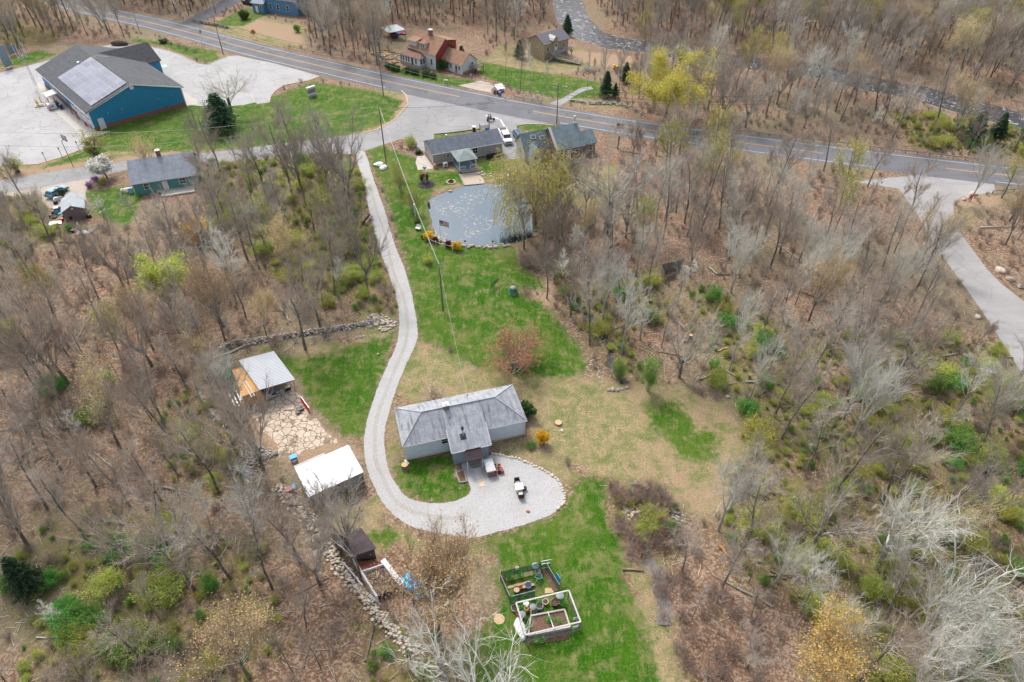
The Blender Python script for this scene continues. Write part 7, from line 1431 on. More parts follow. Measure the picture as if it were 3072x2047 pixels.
for i in range(4):
    A_, B_ = l[i-1], l[i]; d = (B_-A_); nr = Vector((-d.y,d.x,0)).normalized()*.09
    mb = MB(); mb.prism([(v_.x,v_.y) for v_ in (A_+nr,B_+nr,B_-nr,A_-nr)],0,.45+.003*i); mb.build('side_board', plain('bleached_board',(.5,.46,.42),.85,.3,5), rb)
mb = MB(); mb.prism([(p.x,p.y) for p in l],.0,.3); mb.build('soil', M_['mulch'], rb)
A_, B_ = l[0].lerp(l[1],.5), l[3].lerp(l[2],.62); d = B_-A_; nr = Vector((-d.y,d.x,0)).normalized()*.05; mb = MB(); mb.prism([(v_.x,v_.y) for v_ in (A_+nr,B_+nr,B_-nr,A_-nr)],.47,.55); mb.build('cross_bar', M_['white'], rb)
def bed(pts, h, mat, label, nm='garden_bed'):
    q = [g('S',*p) for p in pts]; mb = MB(); mb.prism([tuple((p-q[0])[:2]) for p in q],0,h); return one(nm, mb, mat, label, 'garden bed', q[0])
bed(((235,370),(760,245),(780,300),(480,375),(250,430)),.07,M_['straw'],'long straw covered bed along the top fence')
bed(((265,505),(600,420),(605,445),(275,545)),.07,M_['straw'],'second straw covered bed behind the row of pots')
bed(((835,535),(920,525),(975,600),(830,615)),.06,M_['straw'],'short pale straw patch between the garden plots')
bed(((780,260),(900,215),(990,350),(1050,560),(960,590),(900,480),(850,380)),.04,M_['mulch'],'brown leafy bed along the right garden fence')
bed(((560,1290),(1170,1150),(1240,1230),(1150,1320),(620,1400)),.05,M_['soil'],'bare soil strip below the raised timber bed')
bed(((170,380),(300,335),(300,355),(200,420)),.03,M_['mulch'],'bare strip at the upper left garden corner')
for k,(x,y,r,h,mt,lb,lid) in enumerate(((685,245,.38,.75,'grey_pl','grey lidded bin by the gate of the upper garden',1),(738,390,.38,.5,'blue','large blue pot of brown plants in the upper garden',0),(402,580,.38,.4,'black','large dark pot at the left end of the pot row',0),(467,540,.22,.35,'red','small red pot second in the row',0),(515,530,.22,.32,'terracotta','small dark pot third in the row',0),(580,520,.38,.5,'blue','large blue tub fourth in the pot row',0),(648,490,.22,.25,'black','small pot at the right end of the row',0),
   (1058,700,.4,.75,'grey_pl','grey lidded bin under the timber frame',1),(840,760,.32,.35,'stone_pale','round pale pot in the middle of the lower plot',0),(750,830,.4,.45,'grey_pl','large grey tub of green plants in the lower plot',0),(650,850,.34,.5,'grey_pl','dark grey lidded tub in the lower plot',1),(547,800,.3,.5,'white','white lidded bucket at the left of the lower plot',1),(548,885,.22,.65,'yellow','tall bright yellow-orange bucket',0),(600,880,.18,.35,'terracotta','small terracotta pot beside the yellow bucket',0),(982,790,.4,.6,'black','large black tub in front of the grey bin',0),(998,725,.24,.35,'red','small red-rimmed pot behind the black tub',0),(1047,765,.22,.3,'red','solid red pot right of the black tub',1),(422,950,.22,.6,'red','red bucket outside the left garden rail',0),(488,970,.36,.6,'grey_pl','blue-grey tub at the corner of the raised bed',1),(380,850,.42,.3,'grey_pl','wide grey bowl outside the left garden fence',0),(410,270,.2,.6,'white','white plastic bucket hanging by the top fence',0))):
    pot('S',x,y,r,h,M_[mt],lb,None if k%2 else M_['straw'] if y<600 else None,cat='pot' if not lid else 'bin',nm='plant_pot' if not lid else 'lidded_bin',lid=bool(lid))
mb = MB(); mb.rock((0,0,.2),(.55,1.5,.35),seed=700,n=12,m=6); one('white_fleece', mb, M_['white'], 'white fleece bundle outside the left side of the timber frame', 'fleece', g('S',460,1150), rz=.25)
for x,y,lb in ((1300,1010,'upper'),(1300,1140,'lower')): 
    mb = MB()
    for i in range(4): mb.b2(-.3+.17*i,-.25+.17*i,-.01,.01,0,.6); mb.b2(-.32,.3,.012,.03,.08+.15*i,.12+.15*i)
    one('lattice_panel', mb, M_['white'], f'{lb} small white lattice panel by the right garden post', 'lattice', g('S',x,y), rz=.3)
mb = MB(); mb.slab([(0,0,.2),(.9,0,.2),(.9,.1,1.25),(0,.1,1.25)],.05); one('blue_sheet', mb, M_['tarp'], 'blue sheet hung on the right side of the upper garden fence', 'tarp', g('S',985,385), rz=-1.1)
mb = MB(); mb.lathe([(.6,0),(.58,.02)],n=14); one('wire_basket', mb, M_['straw'], 'round straw patch around a stake outside the garden', 'planting ring', g('S',140,1000))
# ================================================================== trees and plants
def nrm(v): return v / np.maximum(np.linalg.norm(v, axis=-1, keepdims=True), 1e-9)
def grow(P, D, L, K, wob, trop, r):
    pts = [P]; ds = []
    for k in range(K):
        D = nrm(D + wob * r.normal(size=D.shape) + np.array([0,0,1.0]) * trop); P = P + D * (L / K)[:,None]; pts.append(P); ds.append(D)
    return np.stack(pts), np.stack(ds)
def kids(pts, ds, L, R, nper, t0, t1, ang_, aw, r, endbias=1.0):
    K, n = ds.shape[0], ds.shape[1]; idx = np.repeat(np.arange(n), nper); t = t0 + (t1-t0) * r.random(len(idx))**endbias
    s = np.clip((t*K).astype(int), 0, K-1); f = (t*K - s)[:,None]; P = pts[s,idx]*(1-f) + pts[s+1,idx]*f; Dp = ds[s,idx]
    q = r.normal(size=Dp.shape); q = nrm(q - (q*Dp).sum(-1,keepdims=True)*Dp); a = (ang_ + aw*r.normal(size=len(idx)))[:,None]
    return P, nrm(Dp*np.cos(a) + q*np.sin(a)), L[idx], R[idx]*(1-.65*t), t
def prisms(A, B, ra, rb, n):
    d = nrm(B-A); u = np.cross(d, np.array([.31,.17,.93])); u = nrm(u); w = np.cross(d, u); th = 2*np.pi*np.arange(n)/n
    ring = u[:,None,:]*np.cos(th)[None,:,None] + w[:,None,:]*np.sin(th)[None,:,None]
    V = np.concatenate([A[:,None,:]+ring*ra[:,None,None], B[:,None,:]+ring*rb[:,None,None]], 1).reshape(-1,3)
    i = np.arange(n); f = np.stack([i,(i+1)%n,(i+1)%n+n,i+n],-1); F = (f[None]+(np.arange(len(A))*2*n)[:,None,None]).reshape(-1,4); return V, F
def seg_mesh(chains, n):
    Vs, Fs, o = [], [], 0
    for pts, R0, tip in chains:
        K = pts.shape[0]-1
        for k in range(K):
            a = 1-(1-tip)*k/K; b = 1-(1-tip)*(k+1)/K; V, F = prisms(pts[k], pts[k+1], R0*a, R0*b, n); Vs.append(V); Fs.append(F+o); o += len(V)
    return np.concatenate(Vs), np.concatenate(Fs)
def leaves(P, size, r, jit):
    n = len(P); c = P + r.normal(size=(n,3))*jit; a = nrm(r.normal(size=(n,3))); b = nrm(np.cross(a, r.normal(size=(n,3)))); s = (size*(.6+.8*r.random(n)))[:,None]
    V = np.stack([c-a*s, c-b*s*.6, c+a*s, c+b*s*.6],1).reshape(-1,3); F = np.arange(4*n).reshape(n,4); return V, F
def join(parts):
    V, F, M, o = [], [], [], 0
    for v, f, m in parts: V.append(v); F.append(f+o); M.append(np.full(len(f), m)); o += len(v)
    return np.concatenate(V), np.concatenate(F), np.concatenate(M)
B_ = {}
B_['trunk'] = bark('trunk_bark', (.075,.062,.052), (.2,.17,.145), (.36,.37,.32), .4)
B_['trunk_pale'] = bark('pale_trunk_bark', (.2,.18,.16), (.36,.34,.3), (.52,.54,.47), .6)
B_['limb'] = bark('limb_bark', (.2,.17,.145), (.38,.34,.3), (.55,.56,.48), .7)
B_['limb_pale'] = bark('pale_limb_bark', (.42,.4,.35), (.64,.64,.56), (.72,.74,.64), .7)
B_['twig'] = bark('brown_twigs', (.27,.2,.155), (.43,.345,.28)); B_['twig_grey'] = bark('grey_twigs', (.4,.34,.28), (.57,.49,.42)); B_['twig_pale'] = bark('pale_twigs', (.5,.48,.42), (.72,.71,.63))
B_['twig_olive'] = bark('olive_twigs', (.24,.2,.1), (.4,.35,.17)); B_['twig_red'] = bark('red_brown_twigs', (.22,.12,.09), (.36,.23,.18)); B_['twig_orange'] = bark('orange_twigs', (.42,.31,.18), (.58,.45,.29))
Lf = {'yellow': leafm('yellow_leaves', (.58,.53,.08), (.7,.65,.14), (.44,.4,.08)), 'lime': leafm('lime_leaves', (.42,.46,.06), (.58,.6,.12), (.32,.37,.08)), 'gold': leafm('golden_buds', (.66,.46,.12), (.76,.58,.18), (.5,.36,.12)),
 'orange': leafm('orange_buds', (.66,.46,.2), (.75,.56,.28), (.52,.37,.19)), 'forsythia': leafm('forsythia_flowers', (.8,.48,.01), (.85,.58,.02), (.6,.4,.02)), 'green': leafm('spring_leaves', (.13,.26,.04), (.24,.4,.07), (.27,.36,.09)),
 'olive': leafm('olive_leaves', (.3,.34,.05), (.46,.5,.1), (.24,.28,.06)), 'bright': leafm('bright_leaves', (.06,.25,.025), (.14,.42,.05), (.22,.44,.09)), 'dark': leafm('evergreen_needles', (.035,.09,.04), (.08,.15,.065), (.05,.11,.045)),
 'willow': leafm('willow_leaves', (.52,.48,.1), (.64,.6,.16), (.38,.4,.07), .35), 'white': leafm('white_blossom', (.7,.7,.62), (.85,.85,.78), (.55,.58,.42)), 'pink': leafm('blossom_tan', (.6,.5,.36), (.72,.62,.48), (.35,.25,.18)),
 'maroon': leafm('maroon_leaves', (.09,.015,.02), (.14,.03,.03), (.05,.01,.01)), 'lilac': leafm('lilac_flowers', (.45,.2,.55), (.55,.3,.65), (.3,.15,.3)), 'hedge': leafm('hedge_leaves', (.035,.09,.015), (.09,.17,.03), (.12,.2,.05)), 'redleaf': leafm('red_spring_leaves', (.3,.1,.06), (.38,.17,.1), (.2,.1,.06))}
def make_tree(name, seed, H=14, r0=.2, kind='forest', tones=('trunk','limb','twig'), leaf=None, nleaf=0, lsize=.1, ljit=.12, dens=1.0, lean=0.0, base=None):
    """one tree standing at the origin: an Empty with children trunk and crown"""
    r = np.random.default_rng(seed); o0 = np.zeros((1,3)); D0 = nrm(np.array([[lean, 0, 1.0]])); one_ = np.ones(1)
    n = lambda k: max(1, int(k*dens))
    if kind == 'forest':
        p0, d0 = grow(o0, D0, one_*H*.92, 9, .05, .03, r); L0, R0 = one_*H, one_*r0
        P, D, L, R, t = kids(p0, d0, L0, R0, 18, .36, .99, .75, .15, r); Ll = L*(.36-.2*(t-.38))*(.7+.5*r.random(len(t))); p1, d1 = grow(P, D, Ll, 5, .13, .13, r); R1 = R*.48
        P, D, L, R, t = kids(p1, d1, Ll, R1, 7, .2, 1, .6, .2, r); L2 = L*.45*(.6+.6*r.random(len(t))); p2, d2 = grow(P, D, L2, 4, .15, .1, r); R2 = np.maximum(R*.55, .018)
        tr = [(p0, R0, .25)]; li = [(p1, R1, .35)]
    elif kind == 'vase':
        p0, d0 = grow(o0, D0, one_*H*.28, 4, .04, .02, r); L0, R0 = one_*H, one_*r0
        P, D, L, R, t = kids(p0, d0, L0, R0, 8, .6, 1, .42, .12, r); Ll = L*.66*(.8+.3*r.random(len(t))); p1, d1 = grow(P, D, Ll, 8, .07, .08, r); R1 = R*.62*1.5
        P, D, L, R, t = kids(p1, d1, Ll, R1, 12, .25, 1, .5, .15, r); L2 = L*.36*(.6+.6*r.random(len(t)))*(1.25-t*.6); p2, d2 = grow(P, D, L2, 5, .1, .1, r); R2 = np.maximum(R*.5, .02)
        tr = [(p0, R0, .7)]; li = [(p1, R1, .25)]
    elif kind == 'oak':
        p0, d0 = grow(o0, D0, one_*H*.4, 5, .06, .02, r); L0, R0 = one_*H, one_*r0
        P, D, L, R, t = kids(p0, d0, L0, R0, 9, .45, 1, .85, .2, r); Ll = L*.5*(.7+.5*r.random(len(t))); p1, d1 = grow(P, D, Ll, 7, .24, .09, r); R1 = R*.8
        P, D, L, R, t = kids(p1, d1, Ll, R1, 8, .25, 1, .8, .2, r); L2 = L*.4*(.6+.6*r.random(len(t))); p2, d2 = grow(P, D, L2, 5, .28, .05, r); R2 = np.maximum(R*.5, .025)
        tr = [(p0, R0, .75)]; li = [(p1, R1, .3)]
    elif kind == 'slender':
        p0, d0 = grow(o0, D0, one_*H, 9, .05, .02, r); L0, R0 = one_*H, one_*r0
        P, D, L, R, t = kids(p0, d0, L0, R0, 11, .45, 1, .6, .15, r); Ll = L*.17*(.6+.7*r.random(len(t))); p1, d1 = grow(P, D, Ll, 4, .12, .15, r); R1 = R*.4
        P, D, L, R, t = kids(p1, d1, Ll, R1, 5, .15, 1, .6, .2, r); L2 = L*.5*(.6+.6*r.random(len(t))); p2, d2 = grow(P, D, L2, 3, .15, .1, r); R2 = np.maximum(R*.5, .012)
        tr = [(p0, R0, .25)]; li = [(p1, R1, .4)]
    elif kind in ('shrub', 'column'):
        k = 26 if kind == 'shrub' else 16; spread = .75 if kind == 'shrub' else .28
        P = r.normal(size=(k,3))*np.array([.12*H,.12*H,0])*(1 if kind == 'shrub' else .4); a = 2*np.pi*r.random(k); s = spread*np.sqrt(r.random(k)); D = nrm(np.stack([np.cos(a)*s, np.sin(a)*s, np.ones(k)],-1)); Ls = H*(.6+.4*r.random(k))
        p0, d0 = grow(P, D, Ls, 4, .1, .06, r); R0 = np.full(k, r0)
        P, D, L, R, t = kids(p0, d0, Ls, R0, 6, .2, 1, .6, .2, r); Ll = L*.42*(.6+.6*r.random(len(t))); p1, d1 = grow(P, D, Ll, 3, .18, .05, r); R1 = R*.6
        P, D, L, R, t = kids(p1, d1, Ll, R1, 3, .2, 1, .6, .2, r); L2 = L*.5; p2, d2 = grow(P, D, L2, 2, .2, .05, r); R2 = np.maximum(R*.6, .008)
        tr = [(p0, R0, .4)]; li = [(p1, R1, .5)]
    elif kind == 'willow':
        p0, d0 = grow(o0, D0, one_*H*.35, 4, .06, .0, r); L0, R0 = one_*H, one_*r0
        P, D, L, R, t = kids(p0, d0, L0, R0, 9, .5, 1, .55, .15, r); Ll = L*.62*(.8+.3*r.random(len(t))); p1, d1 = grow(P, D, Ll, 7, .12, .04, r); R1 = R*.7
        P, D, L, R, t = kids(p1, d1, Ll, R1, 12, .25, 1, .8, .2, r); L2 = L*.3; p2, d2 = grow(P, D, L2, 4, .15, -.06, r); R2 = np.maximum(R*.45, .02)
        tr = [(p0, R0, .8)]; li = [(p1, R1, .25)]
    li.append((p2, R2, .35))
    if kind == 'willow':
        P, D, L, R, t = kids(p2, d2, L2, R2, 9, .2, 1, .9, .2, r); L3 = H*.34*(.5+.8*r.random(len(t))); p3, d3 = grow(P, D, L3, 7, .06, -.55, r); R3 = np.full(len(t), .012)
        lp = np.concatenate([p3[k]*(1-f)+p3[k+1]*f for k in range(1,7) for f in (0,.25,.5,.75)])
    elif kind in ('shrub','column'):
        p3, R3 = p2, R2; lp = np.concatenate([p2[1], p2[2], p1[2], p1[3], (p2[1]+p2[2])/2])
    else:
        P, D, L, R, t = kids(p2, d2, L2, R2, n(14), .1, 1, .55, .2, r); L3 = np.maximum(L*.6, .7)*(.5+.7*r.random(len(t))); p3, d3 = grow(P, D, L3, 3, .14, .08, r); R3 = np.clip(R*.5, .011, .016)
        lp = np.concatenate([p3[2], p3[3], p3[3]])
    t_ = base or thing(name, name, 'tree')
    V, F = seg_mesh(tr, 8 if kind not in ('shrub','column') else 4); np_mesh('trunk' if kind not in ('shrub','column') else 'stems', V, F, B_[tones[0]], parent=t_)
    V1, F1 = seg_mesh(li, 4 if kind not in ('shrub','column') else 3); parts = [(V1, F1, 0)]
    V2, F2 = seg_mesh([(p3, R3, .45)], 3); parts.append((V2, F2, 1)); mats = [B_[tones[1]], B_[tones[2]]]
    if leaf:
        P = lp[r.integers(0, len(lp), nleaf)] if nleaf else lp; V3, F3 = leaves(P, lsize, r, ljit); parts.append((V3, F3, 2)); mats.append(Lf[leaf])
    V, F, M = join(parts); np_mesh('crown' if kind not in ('shrub','column') else 'foliage', V, F, mats, M, parent=t_)
    t_['_h'] = float(V[:,2].max()); return t_
def make_conifer(name, seed, H=9, w=2.6, leaf='dark', n=230, pine=False):
    r = np.random.default_rng(seed); t_ = thing(name, name, 'tree'); p0, d0 = grow(np.zeros((1,3)), np.array([[0,0,1.0]]), np.ones(1)*H, 6, .02, .05, r)
    V, F = seg_mesh([(p0, np.array([.16]), .15)], 8); np_mesh('trunk', V, F, B_['trunk'], parent=t_)
    h = (r.random(n)**.8)*.9+.08; z = h*H; L = w*(1.03-h)**(.8)*(.7+.5*r.random(n)); a = 2*np.pi*r.random(n); P = np.stack([0*z,0*z,z],-1); D = nrm(np.stack([np.cos(a), np.sin(a), .15+0*a],-1)); p1, d1 = grow(P, D, L, 4, .08, -.06, r)
    V1, F1 = seg_mesh([(p1, np.full(n,.025), .3)], 3); q = []
    for k in range(4):
        for f in (.1,.35,.6,.85): q.append(p1[k]*(1-f)+p1[k+1]*f)
    q = np.concatenate(q); q = np.repeat(q, 3, 0); V2, F2 = leaves(q, .17, r, .13); V, F, M = join([(V1,F1,0),(V2,F2,1)]); np_mesh('crown', V, F, [B_['twig'], Lf[leaf]], M, parent=t_); t_['_h'] = H; return t_

# -- where trees may stand
BOXES = [(o.location.x, o.location.y) for o in bpy.data.objects if o.get('category') in ('house','building','shed','cottage','container','carport','shelter','ruin')]
OPEN = [p for p in LAWNS] + [p for p in TANS] + [DRIVE, SIDE, LOT, POND, LANE, PATIO, APRON, FARROAD and band(FARROAD,-4,4), DRIVE_TL, DRIVE_RED, WALK_COT, DRIVE_LEFT, band(MAIN_MID,-7,7)] + [Mp(p) for p in [
 [(480,840),(690,820),(720,900),(840,1030),(840,1110),(700,1150),(560,980),(520,930)],[(890,890),(1230,870),(1300,1100),(1250,1240),(950,1220)],[(740,1190),(920,1240),(1010,1330),(900,1400),(780,1290)],
 [(980,290),(1420,290),(1420,450),(980,450)],[(910,60),(1110,60),(1110,190),(910,190)],[(1210,60),(1460,90),(1450,160),(1220,160)],[(560,-30),(680,-30),(680,40),(560,40)],[(110,400),(450,340),(450,470),(300,520),(110,520)],
 [(60,90),(450,90),(450,310),(60,310)],[(1130,1260),(1340,1260),(1360,1500),(1130,1500)],[(1500,560),(1640,560),(1620,660),(1520,650)],[(-60,120),(140,110),(90,150),(-60,180)],[(1090,1300),(1180,1300),(1560,1568),(1560,1800),(1000,1800),(1010,1520)]]]
def clear_dist(X, Y):
    d = np.full(X.shape, 1e9)
    for p in OPEN: d = np.minimum(d, sdf(p, X, Y))
    return np.minimum(d, ldist(RIVER, X, Y) - 8.5)
def scatter(n, x0, x1, y0, y1, mind, clear=1.0, seed=1, inside=None, avoid=None, vis=True):
    r = np.random.default_rng(seed); X = r.uniform(x0, x1, n*14); Y = r.uniform(y0, y1, n*14); ok = clear_dist(X, Y) > clear
    if inside is not None:
        d = np.full(X.shape, 1e9)
        for p in inside: d = np.minimum(d, sdf(p, X, Y))
        ok &= d < 0
    if vis: ok &= np.abs(X) < (Y*CT + CAMH*ST)*.75 + 9
    X, Y = X[ok], Y[ok]; cell = {}; out = []; ms = mind
    for a in (avoid or []): cell.setdefault((int(a[0]//ms), int(a[1]//ms)), []).append(a)
    for x, y in zip(X, Y):
        i, j = int(x//ms), int(y//ms); good = True
        for di in (-1,0,1):
            for dj in (-1,0,1):
                for q in cell.get((i+di,j+dj), ()):
                    if (q[0]-x)**2+(q[1]-y)**2 < ms*ms: good = False
        if good: cell.setdefault((i,j), []).append((x,y)); out.append((float(x),float(y)))
        if len(out) >= n: break
    return out
LM = [(o, (o.matrix_basis @ Vector((3,1,0)))[:2], n_) for o, n_ in ((H1,'ranch house'),(sh,'white-roofed shed'),(K,'ochre container'),(fs,'felt-roofed shed'),(BB,'blue garage'),(GH,'taupe cottage'),(SH,'slate-roofed house'),(RH,'farmhouse'),(CT_,'river cottage'),(BH,'blue cottage'),(TH,'teal house'),(GS,'small garden shed'),(RU,'timber ruin'),(P5[0],'lawn pole'),(fr_,'garden frame'),(ms,'stop sign'))]
LM[-1] = (None, tuple(g('a6',300,350)[:2]), 'stop sign'); LM += [(None, tuple(g('Pd',600,300)[:2]), 'pond'), (None, tuple(g('G',900,1070)[:2]), 'spring pool'), (None, tuple(g('K',1130,870)[:2]), 'muddy stream'), (None, tuple(g('Z',2889,800)[:2]), 'lane'), (None, tuple(g('Z',1150,800)[:2]), 'driveway bend'), (None, (70,200), 'river bend'), (None, (120,165), 'lower river')]
SEEN = set()
def where(x, y, pre=''):
    c = sorted(LM, key=lambda m: (m[1][0]-x)**2+(m[1][1]-y)**2)[:7]; t = None
    for i, j in ((0,1),(0,2),(0,3),(1,0),(1,2),(0,4),(2,0),(1,3),(2,1),(0,5),(3,0),(1,4),(0,6),(3,1)):
        b = c[i]; dx, dy = x-b[1][0], y-b[1][1]; d = math.hypot(dx, dy); how = 'just' if d < 6 else 'a little' if d < 13 else 'further' if d < 24 else 'well' if d < 40 else 'far'
        side = ('right of' if dx > 0 else 'left of') if abs(dx) > abs(dy)*1.4 else ('behind' if dy > 0 else 'before')
        u = f'{how} {side} the {b[2]}, towards the {c[j][2]}'; t = t or u
        if pre + u not in SEEN: t = u; break
    SEEN.add(pre + t); return t
def lab(pre, x, y): return pre + where(x, y, pre)
TONES_L = [('trunk','limb','twig'), ('trunk','limb','twig_grey')]; TONES_R = [('trunk','limb','twig_grey'), ('trunk_pale','limb_pale','twig_pale')]
PRO = {}
def proto(key, *a, **k):
    o = make_tree(*a, **k); PRO[key] = o; return o
USED = set()
def plant(key, x, y, h=None, rz=None, label=None, group=None, cat=None, sx=1.0, name=None):
    src = PRO[key]; s = (h/src['_h']) if h else 1.0; z = hz(x, y) if abs(x) < 400 else 0; rz = rng.uniform(0, 6.28) if rz is None else rz
    if key in USED: o = copy_tree(src, (x, y, z), rz, (s*sx, s*sx, s), label, group)
    else:
        USED.add(key); KIDS[src.name] = [k for k in bpy.data.objects if k.parent == src]; o = src; o.location = (x, y, z); o.rotation_euler.z = rz; o.scale = (s*sx, s*sx, s)
        if label: o['label'] = label
        if group: o['group'] = group
    if cat: o['category'] = cat
    return o
for i in range(5): proto(f'f{i}', 'bare_tree', 100+i, 14, .2, 'forest', TONES_L[i%2])
for i in range(4): proto(f'r{i}', 'bare_tree', 120+i, 14, .2, 'forest' if i < 3 else 'vase', TONES_R[i%2])
for i in range(3): proto(f'v{i}', 'bare_tree', 140+i, 13, .24, 'vase', [('trunk','limb','twig_grey'),('trunk','limb','twig'),('trunk_pale','limb_pale','twig_pale')][i])
for i in range(3): proto(f's{i}', 'slender_tree', 160+i, 11, .09, 'slender', [('trunk','limb','twig'),('trunk_pale','limb_pale','twig_pale'),('trunk','limb','twig_grey')][i])
proto('oak0', 'bare_tree', 171, 12, .34, 'oak', ('trunk','limb_pale','twig_grey')); proto('oak1', 'bare_tree', 172, 12, .3, 'oak', ('trunk_pale','limb_pale','twig_pale'), dens=.6)
proto('dead', 'dead_tree', 173, 12, .22, 'oak', ('trunk_pale','limb_pale','limb_pale'), dens=.3)
for i, (lf, tw, nl) in enumerate((('gold','twig_grey',2600),('lime','twig_olive',3000),('orange','twig_orange',2600),('yellow','twig_olive',2600))): proto(f'b{i}', 'budding_tree', 180+i, 12, .17, 'forest' if i%2 else 'vase', ('trunk','limb',tw), lf, nl, .065, .2)

heroes = []; HS = 1.0
def hero(key, base, top, label, sx=1.0, cat=None, rz=None):
    p = gz(*base); h = min(height_at(p, *top), 21 if p.y > 100 else 15.5)*HS; heroes.append((p.x, p.y)); return plant(key, p.x, p.y, h, rz, label, None, cat, sx)
# hero trees read from the photograph
proto('maple', 'flowering_maple', 201, 17, .3, 'oak', ('trunk','limb','twig_olive'), 'yellow', 34000, .12, .45)
hero('maple', ('Z',2000,352), ('Z',1990,128), 'large maple in bright yellow-green flower beside the main road', 1.25)
proto('willow', 'weeping_willow', 202, 15, .38, 'willow', ('trunk','limb','twig_olive'), 'willow', 30000, .08, .06)
hero('willow', ('Pd',1180,330), ('P',1650,258), 'big weeping willow with yellow-green hanging branches over the pond', 1.1, rz=2.6)
hero('v0', ('Z',1050,600), ('Z',1015,262), 'broad bare vase-shaped tree rising left of the upper driveway', 1.05)
hero('v1', ('F',810,475), ('Z',1045,470), 'tall brown bare tree leaning beside the driveway bend', .9)
hero('v0', ('Z',985,560), ('Z',960,340), 'smaller bare tree left of the broad vase-shaped one', .9)
hero('f0', ('Z',880,600), ('Z',850,290), 'slim bare tree between the teal house and the driveway')
hero('oak0', ('A',1560,790), ('A',1480,420), 'sprawling bare tree beside the dark evergreen at the blue garage', 1.2)
hero('dead', ('A',1590,1095), ('A',1560,880), 'thick topped trunk with yellow shoots beside the side road', .5)
proto('wt', 'blossom_tree', 203, 5, .12, 'vase', ('trunk','limb','twig_grey'), 'white', 9000, .13, .2)
hero('wt', ('A',720,1195), ('A',690,1050), 'white blossoming tree beside the side road', 1.9)
proto('ot', 'budding_tree', 204, 11, .17, 'vase', ('trunk','limb','twig_orange'), 'orange', 2600, .06, .2)
hero('ot', ('A',1040,1180), ('A',985,885), 'orange twigged tree in front of the teal house roof', 1.15)
proto('gt', 'leafing_tree', 205, 6, .1, 'column', ('trunk','limb','twig_olive'), 'olive', 3200, .1, .15)
hero('gt', ('A',645,1060), ('A',600,868), 'small leafing tree at the corner of the car park', 1.5)
hero('gt', ('A',120,1160), ('A',50,1030), 'pale green small tree at the left car park edge', 1.3)
proto('lt', 'budding_tree', 206, 12, .18, 'vase', ('trunk','limb','twig_olive'), 'lime', 14000, .11, .3)
hero('lt', ('E',1160,640), ('E',1100,228), 'spreading lime-green tree in the left woods', 1.2); hero('b0', ('E',1430,1150), ('E',1200,775), 'golden budded tree above the ochre container', 1.25)
hero('oak0', ('E',1430,440), ('E',1380,-60), 'dark crooked bare tree beside the orange forsythia', .95); hero('oak1', ('E',700,-20), ('A',760,1250), 'pale tangled bare tree below the teal house lawn', 1.3)
hero('r1', ('E',1590,560), ('E',1620,60), 'pale bare tree right of the orange forsythia')
hero('r1', ('O',510,1450), ('F',60,600), 'tall pale bare tree standing at the corner of the container'); hero('f3', ('O',350,1480), ('E',1250,780), 'bare tree leaning left of the container', .9)
hero('f2', ('F',395,870), ('F',300,190), 'large bare tree above the carport beside the stone wall', 1.15); hero('v1', ('F',495,720), ('F',480,120), 'bare tree right behind the long stone wall', .8); hero('f4', ('F',610,400), ('F',560,-100), 'dark trunked bare tree halfway up the driveway woods', .8)
hero('v1', ('E',460,1100), ('E',340,300), 'double trunked bare tree in the left woods above the path', 1.1); hero('f0', ('E',405,1130), ('E',230,500), 'left hand neighbour of the double trunked bare tree'); hero('f1', ('E',275,1175), ('E',100,560), 'bare tree left of the green ground shrub', .9)
hero('f2', ('E',1115,1400), ('E',880,800), 'group of dark stems at the mossy slope left of the container', .8); hero('f4', ('E',1180,1540), ('E',960,900), 'second dark stem on the mossy slope'); hero('s0', ('E',620,1090), ('E',500,640), 'thin leaning tree above the small green shrub')
hero('v0', ('J',680,700), ('T',215,10), 'bare many-stemmed tree growing through the felt roofed shed', 1.0); hero('f1', ('J',770,860), ('J',640,330), 'bare tree at the wall of the roofless shed', .9); hero('f3', ('J',600,660), ('J',480,200), 'leaning bare tree left of the felt roofed shed', .9)
hero('r1', ('I',1760,700), ('I',1500,200), 'pale leaning bare tree left of the collapsed sheds', 1.1)
proto('og', 'budding_tree', 207, 9, .13, 'vase', ('trunk','limb','twig_orange'), 'orange', 2200, .06, .25)
hero('og', ('J',1370,1100), ('J',1330,440), 'golden-orange budded tree in front of the gravel circle', .8); hero('og', ('J',1130,1050), ('J',1090,560), 'wide orange budded tree between the sheds and the gravel', 1.1); hero('og', ('J',1290,1230), ('J',1260,760), 'shorter orange budded tree behind the blue tarp')
hero('oak1', ('Z',1440,2140), ('J',1560,860), 'pale lichened bare tree left of the garden frame', .8, rz=1.0); hero('dead', ('Z',1500,2190), ('K',120,1080), 'pale dead limbs rising at the bottom beside the garden', .8); hero('oak1', ('J',1340,1560), ('J',1240,1080), 'pale bare crown at the bottom left of the lawn', .9)
hero('b2', ('I',1680,1540), ('I',1400,850), 'orange-tinted bare tree near the bottom left', 1.1)
hero('r1', ('L',1000,860), ('H',1180,1120), 'massive pale forked tree in the lower right woods', 1.25); hero('r3', ('L',1150,1380), ('L',1380,380), 'wide pale crowned tree at the lower right', 1.2); hero('v2', ('L',1350,1560), ('L',1650,560), 'pale fan-shaped tree at the right edge bottom', 1.1); hero('v2', ('L',1080,1700), ('L',1000,1000), 'pale tree at the bottom of the lower right woods'); hero('oak1', ('L',900,800), ('L',560,160), 'pale crooked limbs left of the massive forked tree', 1.0)
proto('gm', 'budding_tree', 208, 12, .2, 'vase', ('trunk_pale','limb_pale','twig_grey'), 'gold', 11000, .075, .2); hero('gm', ('L',400,1720), ('L',340,860), 'golden flowering tree at the bottom right of the lawn', .95)
